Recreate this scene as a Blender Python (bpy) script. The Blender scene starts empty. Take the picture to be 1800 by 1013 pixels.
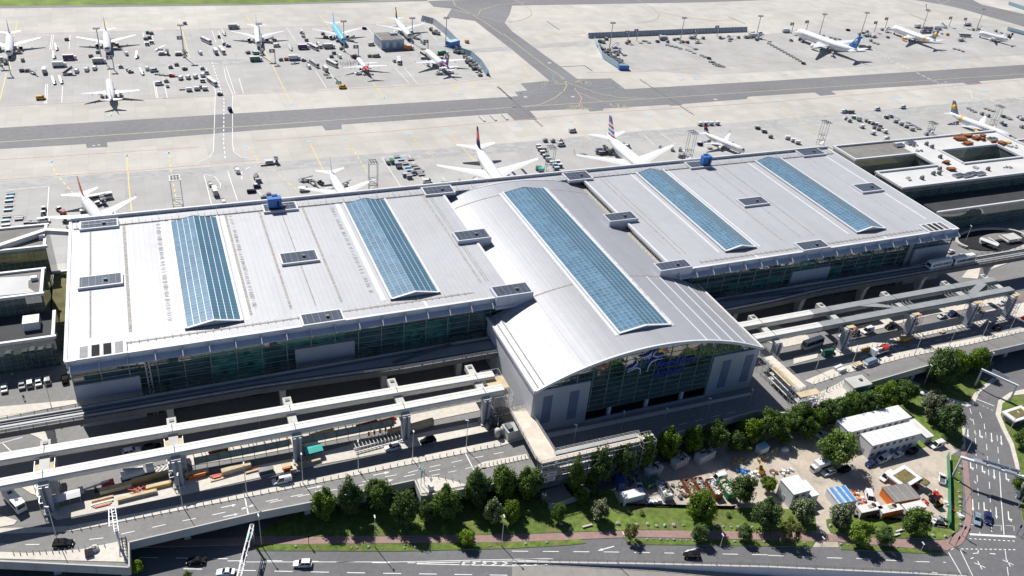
import bpy, math, random
from mathutils import Vector, Matrix
random.seed(7)
sc = bpy.context.scene
COL = sc.collection
R = math.radians
HC = 180.0          # metres of the aircraft above the road
FOC = 1519.418      # focal length in photo pixels
YAW, PIT, ROL = -0.437458207, 1.00686173, 0.100051388
ROT = Matrix.Rotation(YAW, 3, 'Z') @ Matrix.Rotation(PIT, 3, 'X') @ Matrix.Rotation(ROL, 3, 'Z')
# ---- a pixel of the photograph turned into a point of the place
def ray(px, py): return ROT @ Vector(((px-900)/FOC, -(py-506.5)/FOC, -1.0))
def G(px, py, z=0.0):
    d = ray(px, py); t = (z-HC)/d.z; return Vector((d.x*t, d.y*t, z))
def GY(px, py, y):
    d = ray(px, py); t = y/d.y; return Vector((d.x*t, y, HC+d.z*t))
def G2(p, z=0.0):
    v = G(p[0], p[1], z); return (v.x, v.y)
def IA(px, d, z=0.0):
    a = G(px[0], px[1], z); b = G(px[0]+d[0]*8, px[1]+d[1]*8, z); return math.atan2(b.y-a.y, b.x-a.x)
def PX(w):
    d = ROT.transposed() @ (Vector(w)-Vector((0, 0, HC)))
    return 900+FOC*d.x/-d.z, 506.5-FOC*d.y/-d.z
# ---- camera
cam = bpy.data.cameras.new('camera'); co = bpy.data.objects.new('camera', cam); COL.objects.link(co)
cam.sensor_width = 36; cam.lens = FOC/1800*36; cam.clip_start = 1; cam.clip_end = 20000
co.matrix_world = Matrix.Translation((0, 0, HC)) @ ROT.to_4x4(); sc.camera = co
# ---- light
SUND = Vector((.24, -.81, -1)).normalized()
SEL = math.asin(-SUND.z); AZ = math.atan2(-SUND.x, -SUND.y)
w = bpy.data.worlds.new('World'); sc.world = w; w.use_nodes = True
nt = w.node_tree; bg = nt.nodes['Background']; sky = nt.nodes.new('ShaderNodeTexSky')
sky.sky_type = 'NISHITA'; sky.sun_disc = False; sky.sun_elevation = SEL; sky.sun_rotation = AZ
sky.air_density = .5; sky.dust_density = .3; sky.ozone_density = 3.0
nt.links.new(sky.outputs[0], bg.inputs[0]); bg.inputs[1].default_value = 0.085
sl = bpy.data.lights.new('sun', 'SUN'); so = bpy.data.objects.new('sun', sl); COL.objects.link(so)
sl.energy = 5.0; sl.angle = R(.53); sl.color = (1, .97, .925)
so.rotation_euler = SUND.to_track_quat('-Z', 'Y').to_euler(); so.location = (0, 0, 400)
vs = sc.view_settings; vs.view_transform = 'Standard'; vs.look = 'None'; vs.exposure = 0.3; vs.gamma = 1.0
sc.cycles.diffuse_bounces = 2
sc.render.resolution_x = 1024; sc.render.resolution_y = 576
# ---- materials
MATS = {}
def mat(name, col, rough=.7, metal=0.0, var=.12, scale=.5, spec=.5, var2=0.0, scale2=.02, ior=1.5):
    m = bpy.data.materials.new(name); m.use_nodes = True; MATS[name] = m
    n = m.node_tree.nodes; l = m.node_tree.links; b = n['Principled BSDF']
    b.inputs['Roughness'].default_value = rough; b.inputs['Metallic'].default_value = metal
    b.inputs['Specular IOR Level'].default_value = spec; b.inputs['IOR'].default_value = ior
    c = tuple(col)+(1,)
    if var <= 0 and var2 <= 0:
        b.inputs['Base Color'].default_value = c; return m
    g = n.new('ShaderNodeNewGeometry'); last = None
    for v, s in ((var, scale), (var2, scale2)):
        if v <= 0: continue
        t = n.new('ShaderNodeTexNoise'); t.inputs['Scale'].default_value = s; t.inputs['Detail'].default_value = 5
        l.new(g.outputs['Position'], t.inputs['Vector'])
        mr = n.new('ShaderNodeMapRange'); mr.inputs[1].default_value = .3; mr.inputs[2].default_value = .7
        mr.inputs[3].default_value = 1-v; mr.inputs[4].default_value = 1+v
        l.new(t.outputs['Fac'], mr.inputs[0])
        mx = n.new('ShaderNodeVectorMath'); mx.operation = 'SCALE'
        if last is None: mx.inputs[0].default_value = col
        else: l.new(last, mx.inputs[0])
        l.new(mr.outputs[0], mx.inputs['Scale']); last = mx.outputs[0]
    l.new(last, b.inputs['Base Color']); m['last'] = 1
    return m
def over(m, fac_socket, col):
    """lay a second colour over a material's base colour by a mask"""
    n = m.node_tree.nodes; l = m.node_tree.links; b = n['Principled BSDF']
    mx = n.new('ShaderNodeMix'); mx.data_type = 'RGBA'
    if b.inputs['Base Color'].is_linked: l.new(b.inputs['Base Color'].links[0].from_socket, mx.inputs[6])
    else: mx.inputs[6].default_value = b.inputs['Base Color'].default_value
    mx.inputs[7].default_value = tuple(col)+(1,)
    l.new(fac_socket, mx.inputs[0]); l.new(mx.outputs[2], b.inputs['Base Color'])
def lines(m, axis, pitch, width, col, off=0.0, strength=1.0, rot=0.0, obj=False):
    """thin joints every <pitch> metres along an axis"""
    n = m.node_tree.nodes; l = m.node_tree.links
    if obj:
        g = n.new('ShaderNodeTexCoord'); src = g.outputs['Object']
    else:
        g = n.new('ShaderNodeNewGeometry'); src = g.outputs['Position']
    if rot:
        vr = n.new('ShaderNodeVectorRotate'); vr.rotation_type = 'Z_AXIS'; vr.inputs['Angle'].default_value = rot
        l.new(src, vr.inputs[0]); src = vr.outputs[0]
    s = n.new('ShaderNodeSeparateXYZ'); l.new(src, s.inputs[0])
    a = n.new('ShaderNodeMath'); a.operation = 'ADD'; a.inputs[1].default_value = off+10000*pitch
    l.new(s.outputs['XYZ'.index(axis)], a.inputs[0])
    f = n.new('ShaderNodeMath'); f.operation = 'MODULO'; f.inputs[1].default_value = pitch; l.new(a.outputs[0], f.inputs[0])
    c = n.new('ShaderNodeMath'); c.operation = 'LESS_THAN'; c.inputs[1].default_value = width; l.new(f.outputs[0], c.inputs[0])
    k = n.new('ShaderNodeMath'); k.operation = 'MULTIPLY'; k.inputs[1].default_value = strength; l.new(c.outputs[0], k.inputs[0])
    over(m, k.outputs[0], col)
def blotch(m, col, scale, lo, hi, strength=1.0, stretch=(1, 1, 1)):
    n = m.node_tree.nodes; l = m.node_tree.links
    g = n.new('ShaderNodeNewGeometry'); mp = n.new('ShaderNodeMapping'); mp.inputs['Scale'].default_value = stretch
    l.new(g.outputs['Position'], mp.inputs[0])
    t = n.new('ShaderNodeTexNoise'); t.inputs['Scale'].default_value = scale; t.inputs['Detail'].default_value = 6; t.inputs['Roughness'].default_value = .65
    l.new(mp.outputs[0], t.inputs['Vector'])
    mr = n.new('ShaderNodeMapRange'); mr.inputs[1].default_value = lo; mr.inputs[2].default_value = hi
    mr.inputs[3].default_value = 0; mr.inputs[4].default_value = strength
    l.new(t.outputs['Fac'], mr.inputs[0]); over(m, mr.outputs[0], col)
def slabs(m, size, amount, rot=0.0):
    """every concrete slab its own slightly different tone"""
    n = m.node_tree.nodes; l = m.node_tree.links; b = n['Principled BSDF']
    g = n.new('ShaderNodeNewGeometry')
    v = n.new('ShaderNodeVectorMath'); v.operation = 'SCALE'; v.inputs['Scale'].default_value = 1/size; l.new(g.outputs['Position'], v.inputs[0])
    fl = n.new('ShaderNodeVectorMath'); fl.operation = 'FLOOR'; l.new(v.outputs[0], fl.inputs[0])
    wn = n.new('ShaderNodeTexWhiteNoise'); wn.noise_dimensions = '2D'; l.new(fl.outputs[0], wn.inputs['Vector'])
    mr = n.new('ShaderNodeMapRange'); mr.inputs[3].default_value = 1-amount; mr.inputs[4].default_value = 1+amount; l.new(wn.outputs['Value'], mr.inputs[0])
    mx = n.new('ShaderNodeVectorMath'); mx.operation = 'SCALE'
    l.new(b.inputs['Base Color'].links[0].from_socket, mx.inputs[0]); l.new(mr.outputs[0], mx.inputs['Scale']); l.new(mx.outputs[0], b.inputs['Base Color'])

mat('concrete', (.455, .43, .388), .85, var=.07, scale=.08, var2=.10, scale2=.012)
slabs(MATS['concrete'], 7.5, .05); lines(MATS['concrete'], 'X', 7.5, .22, (.26, .245, .22), strength=.22); lines(MATS['concrete'], 'Y', 7.5, .22, (.26, .245, .22), strength=.22)
blotch(MATS['concrete'], (.24, .225, .20), .03, .60, .80, .5, (1, 2.2, 1))
mat('stand_concrete', (.385, .377, .36), .85, var=.08, scale=.07, var2=.09, scale2=.015)
slabs(MATS['stand_concrete'], 7.5, .035); lines(MATS['stand_concrete'], 'X', 7.5, .2, (.22, .215, .2), strength=.3); lines(MATS['stand_concrete'], 'Y', 7.5, .2, (.22, .215, .2), strength=.3)
blotch(MATS['stand_concrete'], (.22, .215, .205), .05, .58, .78, .5); blotch(MATS['stand_concrete'], (.20, .195, .185), .22, .60, .72, .45, (1, .5, 1)); blotch(MATS['concrete'], (.30, .28, .25), .2, .62, .75, .35, (.4, 1, 1))
mat('patched_concrete', (.355, .35, .345), .85, var=.10, scale=.3, var2=.1, scale2=.03)
blotch(MATS['patched_concrete'], (.42, .41, .39), .16, .50, .56, .7, (1, 2.0, 1))
mat('taxi_asphalt', (.18, .18, .185), .85, var=.10, scale=.4, var2=.12, scale2=.02)
blotch(MATS['taxi_asphalt'], (.20, .20, .20), .03, .5, .7, .6, (.15, 1, 1)); blotch(MATS['taxi_asphalt'], (.095, .095, .1), .06, .6, .75, .5, (.1, 1.5, 1))
mat('asphalt', (.135, .135, .139), .85, var=.10, scale=.8, var2=.12, scale2=.05)
blotch(MATS['asphalt'], (.10, .10, .103), .12, .55, .7, .7, (.25, 1, 1)); blotch(MATS['asphalt'], (.18, .178, .172), .35, .6, .72, .5, (.3, 1.4, 1))
mat('deck_asphalt', (.205, .20, .192), .85, var=.08, scale=.8, var2=.10, scale2=.05)
blotch(MATS['deck_asphalt'], (.15, .147, .142), .15, .52, .68, .7, (.12, 1.3, 1)); blotch(MATS['deck_asphalt'], (.26, .255, .245), .4, .6, .72, .5)
mat('pavement', (.56, .52, .455), .85, var=.10, scale=.8, var2=.08, scale2=.06)
mat('kerb', (.46, .44, .40), .8, var=.12, scale=1)
mat('gravel', (.45, .39, .315), .95, var=.10, scale=.9, var2=.12, scale2=.07)
blotch(MATS['gravel'], (.30, .265, .225), .11, .50, .68, .8); blotch(MATS['gravel'], (.25, .225, .19), .5, .56, .7, .6, (1, .25, 1)); blotch(MATS['gravel'], (.55, .48, .39), .2, .58, .7, .6)
mat('red_path', (.29, .19, .165), .9, var=.12, scale=1.0, var2=.1, scale2=.1)
mat('lawn', (.10, .15, .023), .95, var=.35, scale=.6, var2=.3, scale2=.07)
blotch(MATS['lawn'], (.17, .145, .06), .18, .50, .68, .75); blotch(MATS['lawn'], (.045, .085, .015), .5, .55, .68, .7)
mat('far_grass', (.13, .19, .035), .95, var=.25, scale=.1, var2=.25, scale2=.02)
mat('paint_white', (.72, .72, .70), .6, var=.12, scale=.6)
mat('paint_yellow', (.66, .50, .14), .6, var=.12, scale=.6)
mat('paint_red', (.58, .34, .29), .7, var=.12, scale=.6)
mat('paint_blue', (.30, .50, .66), .7, var=.12, scale=.6)
mat('wear_yellow', (.36, .33, .21), .7, var=.15, scale=.6)
mat('roof_left', (.435, .438, .448), .5, metal=.1, spec=.35, var=.03, scale=.3, var2=.05, scale2=.02)
lines(MATS['roof_left'], 'X', 1.6, .2, (.32, .33, .36), strength=.5)
mat('arch_metal', (.36, .364, .38), .5, metal=.15, spec=.35, var=.03, scale=.3, var2=.05, scale2=.02)
blotch(MATS['roof_left'], (.33, .335, .35), .25, .5, .72, .45, (1, .06, 1)); blotch(MATS['roof_left'], (.45, .46, .49), .05, .5, .7, .5); blotch(MATS['roof_left'], (.27, .27, .27), .5, .62, .74, .4, (1, .25, 1)); blotch(MATS['arch_metal'], (.26, .27, .29), .25, .50, .72, .5, (1, .06, 1))
lines(MATS['arch_metal'], 'X', 1.5, .2, (.27, .28, .31), strength=.5)
mat('white_trim', (.62, .62, .63), .5, var=.05, scale=.3)
mat('fascia', (.55, .57, .62), .5, metal=.2, var=.05, scale=.3); lines(MATS['fascia'], 'X', 3.75, .08, (.3, .31, .33), strength=.7)
mat('roof_track', (.30, .28, .25), .8, var=.25, scale=.7)
mat('roof_gravel', (.35, .33, .295), .9, var=.35, scale=1.2)
mat('roof_residue', (.47, .47, .48), .8, var=.3, scale=1.0)
mat('duct_glass', (.085, .10, .125), .25, metal=.2, var=.1, scale=.4); lines(MATS['duct_glass'], 'X', 1.9, .12, (.35, .36, .38), strength=.6)
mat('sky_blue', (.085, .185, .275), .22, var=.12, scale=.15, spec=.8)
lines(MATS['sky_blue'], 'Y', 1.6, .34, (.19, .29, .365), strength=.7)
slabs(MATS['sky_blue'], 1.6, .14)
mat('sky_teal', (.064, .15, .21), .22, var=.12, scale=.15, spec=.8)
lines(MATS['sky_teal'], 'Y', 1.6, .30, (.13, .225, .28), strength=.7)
mat('glass', (.026, .066, .066), .03, var=.5, scale=.12, ior=2.7)
blotch(MATS['glass'], (.10, .135, .12), .38, .53, .62, .75, (.35, 1, 1.6)); blotch(MATS['glass'], (.22, .22, .19), .9, .66, .72, .7, (.5, 1, 1))
mat('glass_green', (.03, .13, .105), .06, var=.6, scale=.35, ior=2.2)
blotch(MATS['glass_green'], (.10, .28, .23), .8, .52, .62, .8, (.6, 1, 1.5))
mat('pier_glass', (.075, .115, .105), .03, var=.4, scale=.2, ior=2.7)
lines(MATS['pier_glass'], 'X', 1.9, .13, (.34, .36, .35), strength=.55); lines(MATS['pier_glass'], 'Z', 1.45, .12, (.34, .36, .35), strength=.55); lines(MATS['pier_glass'], 'Y', 1.9, .13, (.34, .36, .35), strength=.55)
mat('mullion', (.23, .26, .27), .5, metal=.3, var=.08)
mat('panel_grey', (.37, .40, .46), .5, metal=.25, var=.06, scale=.2); lines(MATS['panel_grey'], 'X', 2.4, .07, (.28, .29, .31), strength=.7); lines(MATS['panel_grey'], 'Z', 1.6, .07, (.28, .29, .31), strength=.6)
mat('panel_blue', (.13, .17, .26), .5, metal=.2, var=.06, scale=.2)
mat('pale_concrete', (.48, .47, .44), .8, var=.10, scale=.25, var2=.08, scale2=.05)
mat('girder_clad', (.63, .615, .575), .6, var=.05, scale=.3); lines(MATS['girder_clad'], 'X', 5.2, .12, (.40, .385, .35), strength=.6); blotch(MATS['girder_clad'], (.45, .43, .39), .5, .52, .7, .5, (.4, 2, 1))
mat('girder_steel', (.30, .31, .31), .6, metal=.2, var=.10, scale=.3)
mat('pier_roof', (.55, .545, .53), .85, var=.06, scale=.15, var2=.08, scale2=.04)
mat('dark_roof', (.20, .19, .175), .9, var=.15, scale=.2)
mat('moss_roof', (.13, .115, .045), .95, var=.35, scale=.25)
mat('black_roof', (.035, .036, .04), .85, var=.2, scale=.2)
mat('rust', (.24, .085, .03), .8, var=.25, scale=.8)
mat('timber', (.52, .42, .26), .8, var=.15, scale=.6)
mat('yellow_timber', (.62, .42, .12), .75, var=.12, scale=.6)
mat('red_steel', (.50, .085, .05), .6, var=.15)
mat('steel', (.42, .43, .44), .45, metal=.5, var=.1)
mat('galv', (.55, .56, .57), .4, metal=.6, var=.08)
mat('dark_steel', (.14, .145, .15), .6, metal=.3, var=.15)
mat('guide_shade', (.12, .12, .125), .7, var=.15, scale=.4)  # shade darkened into the colour of the guideway's sides and outer beams
mat('white', (.68, .68, .68), .4, var=.03, scale=.3)
mat('cabin_white', (.60, .61, .62), .55, var=.05, scale=.5, var2=.05, scale2=.1)
mat('offwhite', (.62, .61, .58), .6, var=.10, scale=.7)
mat('plane_white', (.74, .74, .74), .28, var=.02, scale=.1, spec=.6)
mat('plane_grey', (.52, .54, .56), .4, var=.04)
mat('engine_dark', (.03, .03, .033), .85, var=.1, spec=.1)
mat('win', (.012, .015, .02), .12, var=0, spec=.6)
mat('tyre', (.018, .018, .019), .85, var=.1)
for nm, c in dict(black=(.010, .010, .012), silver=(.48, .49, .51), blue=(.03, .08, .26), red=(.45, .03, .025), orange=(.72, .17, .02), yellow=(.70, .36, .03), green=(.03, .22, .10), navy=(.02, .03, .10), purple=(.10, .02, .11), sky=(.16, .50, .78), teal=(.05, .42, .36), tan=(.42, .33, .22), brown=(.16, .085, .06), grey=(.33, .335, .34), bluegrey=(.22, .30, .36), lightblue=(.42, .62, .74), brightblue=(.03, .17, .50), condor=(.20, .26, .27), goldy=(.80, .42, .03), greenblue=(.02, .12, .15)).items():
    mat(nm, c, .65 if nm in ('black', 'navy', 'grey') else .4 if nm not in ('tan', 'brown') else .7, var=.04, scale=.5, spec=.06 if nm in ('black', 'navy') else .5)
mat('window_row', (.74, .74, .74), .3, var=0); lines(MATS['window_row'], 'X', 1.1, .5, (.02, .022, .03), obj=True)
mat('bark', (.09, .065, .045), .9, var=.2, scale=2)
mat('stone', (.33, .32, .295), .9, var=.2, scale=2)
mat('rubble', (.36, .33, .29), .95, var=.4, scale=1.4)
mat('sedum', (.16, .13, .05), .95, var=.4, scale=.6)
mat('logo_blue', (.03, .06, .36), .35, var=.05)
mat('logo_white', (.80, .81, .85), .4, var=.05)
mat('wall_pale', (.62, .62, .67), .7, var=.08, scale=.3)
mat('skin', (.45, .28, .2), .6, var=0)
mat('hivis', (.50, .62, .03), .6, var=0)
mat('greenglass', (.10, .24, .22), .15, var=.1, scale=.3)
def leafmat(name, c1, c2, blossom=0.0):
    m = bpy.data.materials.new(name); m.use_nodes = True; MATS[name] = m
    n = m.node_tree.nodes; l = m.node_tree.links; b = n['Principled BSDF']
    b.inputs['Roughness'].default_value = .55; b.inputs['Specular IOR Level'].default_value = .3
    g = n.new('ShaderNodeNewGeometry'); r = n.new('ShaderNodeValToRGB')
    r.color_ramp.elements[0].color = c1+(1,); r.color_ramp.elements[1].color = c2+(1,)
    if blossom:
        r.color_ramp.elements[1].position = 1-blossom-.02
        e = r.color_ramp.elements.new(1-blossom); e.color = (.55, .55, .42, 1)
    l.new(g.outputs['Random Per Island'], r.inputs[0]); oi = n.new('ShaderNodeObjectInfo'); hs = n.new('ShaderNodeHueSaturation')
    for k_, lo_, hi_ in (('Hue', .485, .515), ('Value', .72, 1.25), ('Saturation', .8, 1.08)):
        q_ = n.new('ShaderNodeMapRange'); q_.inputs[3].default_value = lo_ if k_ != 'Hue' else hi_; q_.inputs[4].default_value = hi_ if k_ != 'Hue' else lo_; l.new(oi.outputs['Random'], q_.inputs[0]); l.new(q_.outputs[0], hs.inputs[k_])
    l.new(r.outputs[0], hs.inputs['Color']); l.new(hs.outputs[0], b.inputs['Base Color'])
    tr = n.new('ShaderNodeBsdfTranslucent'); l.new(hs.outputs[0], tr.inputs[0])
    ad = n.new('ShaderNodeMixShader'); ad.inputs[0].default_value = .25
    l.new(b.outputs[0], ad.inputs[1]); l.new(tr.outputs[0], ad.inputs[2]); l.new(ad.outputs[0], n['Material Output'].inputs[0])
leafmat('leaf', (.05, .10, .012), (.15, .245, .026))
leafmat('leaf_light', (.085, .155, .014), (.22, .34, .035))
leafmat('leaf_yellow', (.12, .13, .014), (.24, .24, .03))
leafmat('leaf_blossom', (.05, .095, .018), (.115, .17, .03), .2)
leafmat('leaf_pale', (.085, .10, .045), (.16, .175, .08), .10)

# ---- mesh building
class MB:
    def __init__(s): s.v = []; s.f = []; s.m = []; s.names = []; s.sm = []
    def mi(s, m):
        if m not in s.names: s.names.append(m)
        return s.names.index(m)
    def add(s, vs, fs, m, smooth=False):
        o = len(s.v); s.v += [tuple(v) for v in vs]; k = s.mi(m)
        for f in fs: s.f.append([i+o for i in f]); s.m.append(k); s.sm.append(smooth)
        return s
    def quad(s, a, b, c, d, m): return s.add([a, b, c, d], [(0, 1, 2, 3)], m)
    def box(s, c, d, m, rz=0.0, top=1.0, ry=0.0):
        x, y, z = d[0]/2, d[1]/2, d[2]/2; vs = []
        ca, sa = math.cos(rz), math.sin(rz); cb, sb = math.cos(ry), math.sin(ry)
        for k in (-1, 1):
            t = top if k > 0 else 1
            for i, j in ((-1, -1), (1, -1), (1, 1), (-1, 1)):
                px, py, pz = i*x*t, j*y*t, k*z
                px, pz = px*cb+pz*sb, -px*sb+pz*cb
                vs.append((c[0]+px*ca-py*sa, c[1]+px*sa+py*ca, c[2]+pz))
        return s.add(vs, [(3, 2, 1, 0), (4, 5, 6, 7), (0, 1, 5, 4), (1, 2, 6, 5), (2, 3, 7, 6), (3, 0, 4, 7)], m)
    def prism(s, poly, z0, z1, m, mtop=None):
        n = len(poly); a = sum(poly[i][0]*poly[(i+1) % n][1]-poly[(i+1) % n][0]*poly[i][1] for i in range(n))
        if a < 0: poly = poly[::-1]
        vs = [(p[0], p[1], z0) for p in poly]+[(p[0], p[1], z1) for p in poly]
        s.add(vs, [(i, (i+1) % n, (i+1) % n+n, i+n) for i in range(n)]+[tuple(range(n-1, -1, -1))], m)
        return s.add([(p[0], p[1], z1) for p in poly], [tuple(range(n))], mtop or m)
    def bar(s, p, q, wd, ht, m, up=Vector((0, 0, 1))):
        """beam of rectangular section from p to q (its top on the line)"""
        p = Vector(p); q = Vector(q); d = (q-p).normalized(); sd = d.cross(up)
        sd = sd.normalized() if sd.length > 1e-5 else Vector((1, 0, 0)); u = sd.cross(d)
        vs = []
        for e in (p, q):
            for a, b in ((-1, -1), (1, -1), (1, 0), (-1, 0)): vs.append(e+sd*a*wd/2+u*b*ht)
        return s.add(vs, [(3, 2, 1, 0), (4, 5, 6, 7), (0, 1, 5, 4), (1, 2, 6, 5), (2, 3, 7, 6), (3, 0, 4, 7)], m)
    def tube(s, p, q, r, m, n=6, r2=None):
        p = Vector(p); q = Vector(q); d = (q-p).normalized(); a = d.orthogonal().normalized(); b = d.cross(a)
        r2 = r if r2 is None else r2; vs = []
        for e, rr in ((p, r), (q, r2)):
            for i in range(n):
                t = 2*math.pi*i/n; vs.append(e+(a*math.cos(t)+b*math.sin(t))*rr)
        return s.add(vs, [(i, (i+1) % n, (i+1) % n+n, i+n) for i in range(n)]+[tuple(range(n-1, -1, -1)), tuple(range(n, 2*n))], m, n > 6)
    def loft(s, rings, m, smooth=True, caps=True):
        n = len(rings[0]); vs = [p for r in rings for p in r]; fs = []
        for k in range(len(rings)-1):
            for i in range(n): fs.append((k*n+i, k*n+(i+1) % n, (k+1)*n+(i+1) % n, (k+1)*n+i))
        if caps: fs += [tuple(range(n-1, -1, -1)), tuple(range((len(rings)-1)*n, len(rings)*n))]
        return s.add(vs, fs, m, smooth)
    def mesh(s, name):
        me = bpy.data.meshes.new(name); me.from_pydata(s.v, [], s.f)
        for nme in s.names: me.materials.append(MATS[nme])
        me.polygons.foreach_set('material_index', s.m); me.polygons.foreach_set('use_smooth', s.sm); me.update()
        return me
    def build(s, name, parent=None, loc=(0, 0, 0), rz=0.0):
        return link(name, s.mesh(name), parent, loc, rz)
def link(name, me, parent=None, loc=(0, 0, 0), rz=0.0):
    o = bpy.data.objects.new(name, me); COL.objects.link(o)
    o.location = loc; o.rotation_euler = (0, 0, rz)
    if parent is not None: o.parent = parent
    return o
def tag(o, label, cat, group=None):
    o['label'] = label; o['category'] = cat
    if group: o['group'] = group
    return o
def struct(o, kind='structure'): o['kind'] = kind; return o
def thing(name, label, cat, loc=(0, 0, 0), rz=0.0, group=None):
    o = bpy.data.objects.new(name, None); COL.objects.link(o); o.empty_display_size = 1
    o.location = loc; o.rotation_euler = (0, 0, rz); return tag(o, label, cat, group)
KIDS = {}
def each(name, parent, boxes):
    """every piece a part of its own"""
    for b in boxes: m = MB(); m.box(*b); m.build(name, parent)
def kids(r): return [o for o in COL.objects if o.parent is r]
def dup(root, loc, rz, label, group=None, scale=None):
    r = root.copy(); COL.objects.link(r); r.location = loc; r.rotation_euler = (0, 0, rz); r['label'] = label
    if group: r['group'] = group
    if scale: r.scale = scale
    if root.name not in KIDS: KIDS[root.name] = [(c, kids(c)) for c in kids(root)]
    for ch, gs in KIDS[root.name]:
        c = ch.copy(); COL.objects.link(c); c.parent = r
        for g_ in gs:
            d = g_.copy(); COL.objects.link(d); d.parent = c
    return r
def sheet(name, poly_px, z, m, kind='structure', zs=None, thick=0.0, mside=None):
    """a flat piece of ground given by its outline"""
    pts = [G2(p, z if zs is None else zs) for p in poly_px]
    mb = MB()
    if thick: mb.prism(pts, z-thick, z, mside or m, m)
    else:
        n = len(pts); a = sum(pts[i][0]*pts[(i+1) % n][1]-pts[(i+1) % n][0]*pts[i][1] for i in range(n))
        if a < 0: pts = pts[::-1]
        mb.add([(p[0], p[1], z) for p in pts], [tuple(range(n))], m)
    return struct(mb.build(name), kind)
def stroke(mb, pts, wd, m, z, dash=None, px=True, zs=None):
    """painted line along pixel points"""
    P = [Vector(G2(p, z if zs is None else zs)) for p in pts] if px else [Vector(p) for p in pts]
    carry = 0.0
    for a, b in zip(P, P[1:]):
        L = (b-a).length
        if L < 1e-3: continue
        d = (b-a)/L; nrm = Vector((-d.y, d.x))*wd/2
        def q(t0, t1):
            p0 = a+d*t0; p1 = a+d*t1
            mb.quad((p0.x-nrm.x, p0.y-nrm.y, z), (p1.x-nrm.x, p1.y-nrm.y, z), (p1.x+nrm.x, p1.y+nrm.y, z), (p0.x+nrm.x, p0.y+nrm.y, z), m)
        if not dash: q(0, L)
        else:
            on, off = dash; t = -carry
            while t < L:
                t0, t1 = max(t, 0), min(t+on, L)
                if t1 > t0: q(t0, t1)
                t += on+off
            carry = L-(t-on-off)
def curve(p0, p1, p2, n=10):
    return [((1-t)**2*p0[0]+2*t*(1-t)*p1[0]+t*t*p2[0], (1-t)**2*p0[1]+2*t*(1-t)*p1[1]+t*t*p2[1]) for t in [i/n for i in range(n+1)]]
def Z4(ox, oy, pts): return [(ox+x/4, oy+y/4) for x, y in pts]
ORD = ['first', 'second', 'third', 'fourth', 'fifth', 'sixth', 'seventh', 'eighth', 'ninth', 'tenth', 'eleventh', 'twelfth', 'thirteenth', 'fourteenth', 'fifteenth', 'sixteenth', 'seventeenth', 'eighteenth', 'nineteenth', 'twentieth']
PENDING = []   # (object, description, anchors) labelled once everything stands
def autolabel(items, anchors):
    """items: (object, description, (px, py)); anchors: (name, px, py). Says where each stands; counts outward where several read alike."""
    G_ = {}
    for o, d, p in items:
        best = min(anchors, key=lambda a: math.hypot(a[1]-p[0], (a[2]-p[1])*1.6))
        dx, dy = p[0]-best[1], p[1]-best[2]
        if abs(dx) > abs(dy)*1.3: rel = 'left of' if dx < 0 else 'right of'
        else: rel = 'beyond' if dy < 0 else 'below'
        G_.setdefault((d, rel, best[0]), []).append((math.hypot(dx, dy), o))
    for (d, rel, a), L in G_.items():
        L.sort(key=lambda t: t[0])
        for i, (_, o) in enumerate(L):
            if len(L) == 1: o['label'] = f'{d} {rel} {a}'
            elif i == 0: o['label'] = f'nearest {d} {rel} {a}'
            else: o['label'] = f'{ORD[min(i,19)]} nearest {d} {rel} {a}'
# ================= the ground
NEAR = [G2(p) for p in ((900, 990), (967, 991), (1150, 994), (1350, 999), (1615, 1011), (1700, 1016))]
g = MB()
left0 = G2((-900, 1500)); rgt0 = G2((2600, 1200))
outline = [(-3000, 60), (left0[0], left0[1]), (G2((900, 1100))[0], G2((900, 1100))[1])]+NEAR+[(rgt0[0], rgt0[1]), (3000, 60), (3000, 205), (-3000, 205)]
# one sheet: asphalt in front of the halls, concrete apron beyond
g.add([(x, y, 0) for x, y in outline], [tuple(range(len(outline)))], 'asphalt')
g.add([(-3000, 205, 0), (3000, 205, 0), (3000, 9000, 0), (-3000, 9000, 0)], [(0, 1, 2, 3)], 'concrete')
struct(g.build('ground'))
# the underpass ramp that drops in front of the main road
mat('ramp_concrete', (.25, .235, .215), .85, var=.1, scale=.5)
r = MB(); nn = len(NEAR)
low = [Vector((x, y, (-.02, -.05, -.9, -2.8, -5, -5.5)[i])) for i, (x, y) in enumerate(NEAR)]
far_ = [v+Vector((6, -40, 0)) for v in low]; far_[0] = Vector((*G2((900, 1100)), -.02))
for i in range(nn-1): r.quad(low[i], far_[i], far_[i+1], low[i+1], 'ramp_concrete')
struct(r.build('ramp_road'))
wl = MB()
for i in range(nn-1):
    a, b = NEAR[i], NEAR[i+1]
    wl.add([(a[0], a[1], .35), (b[0], b[1], .35), (b[0], b[1], low[i+1].z), (a[0], a[1], low[i].z)], [(3, 2, 1, 0)], 'wall_pale')
    d = Vector((b[0]-a[0], b[1]-a[1], 0)).normalized(); n_ = Vector((-d.y, d.x, 0))*.5
    wl.add([(a[0], a[1], .352), (b[0], b[1], .352), (b[0]+n_.x, b[1]+n_.y, .352), (a[0]+n_.x, a[1]+n_.y, .352)], [(0, 1, 2, 3)], 'kerb')
    wl.add([(a[0]+n_.x, a[1]+n_.y, .352), (b[0]+n_.x, b[1]+n_.y, .352), (b[0]+n_.x, b[1]+n_.y, 0), (a[0]+n_.x, a[1]+n_.y, 0)], [(0, 1, 2, 3)], 'kerb')
tag(wl.build('retaining_wall'), 'pale concrete retaining wall of the underpass ramp along the bottom edge', 'wall')
rl = MB()
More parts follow.
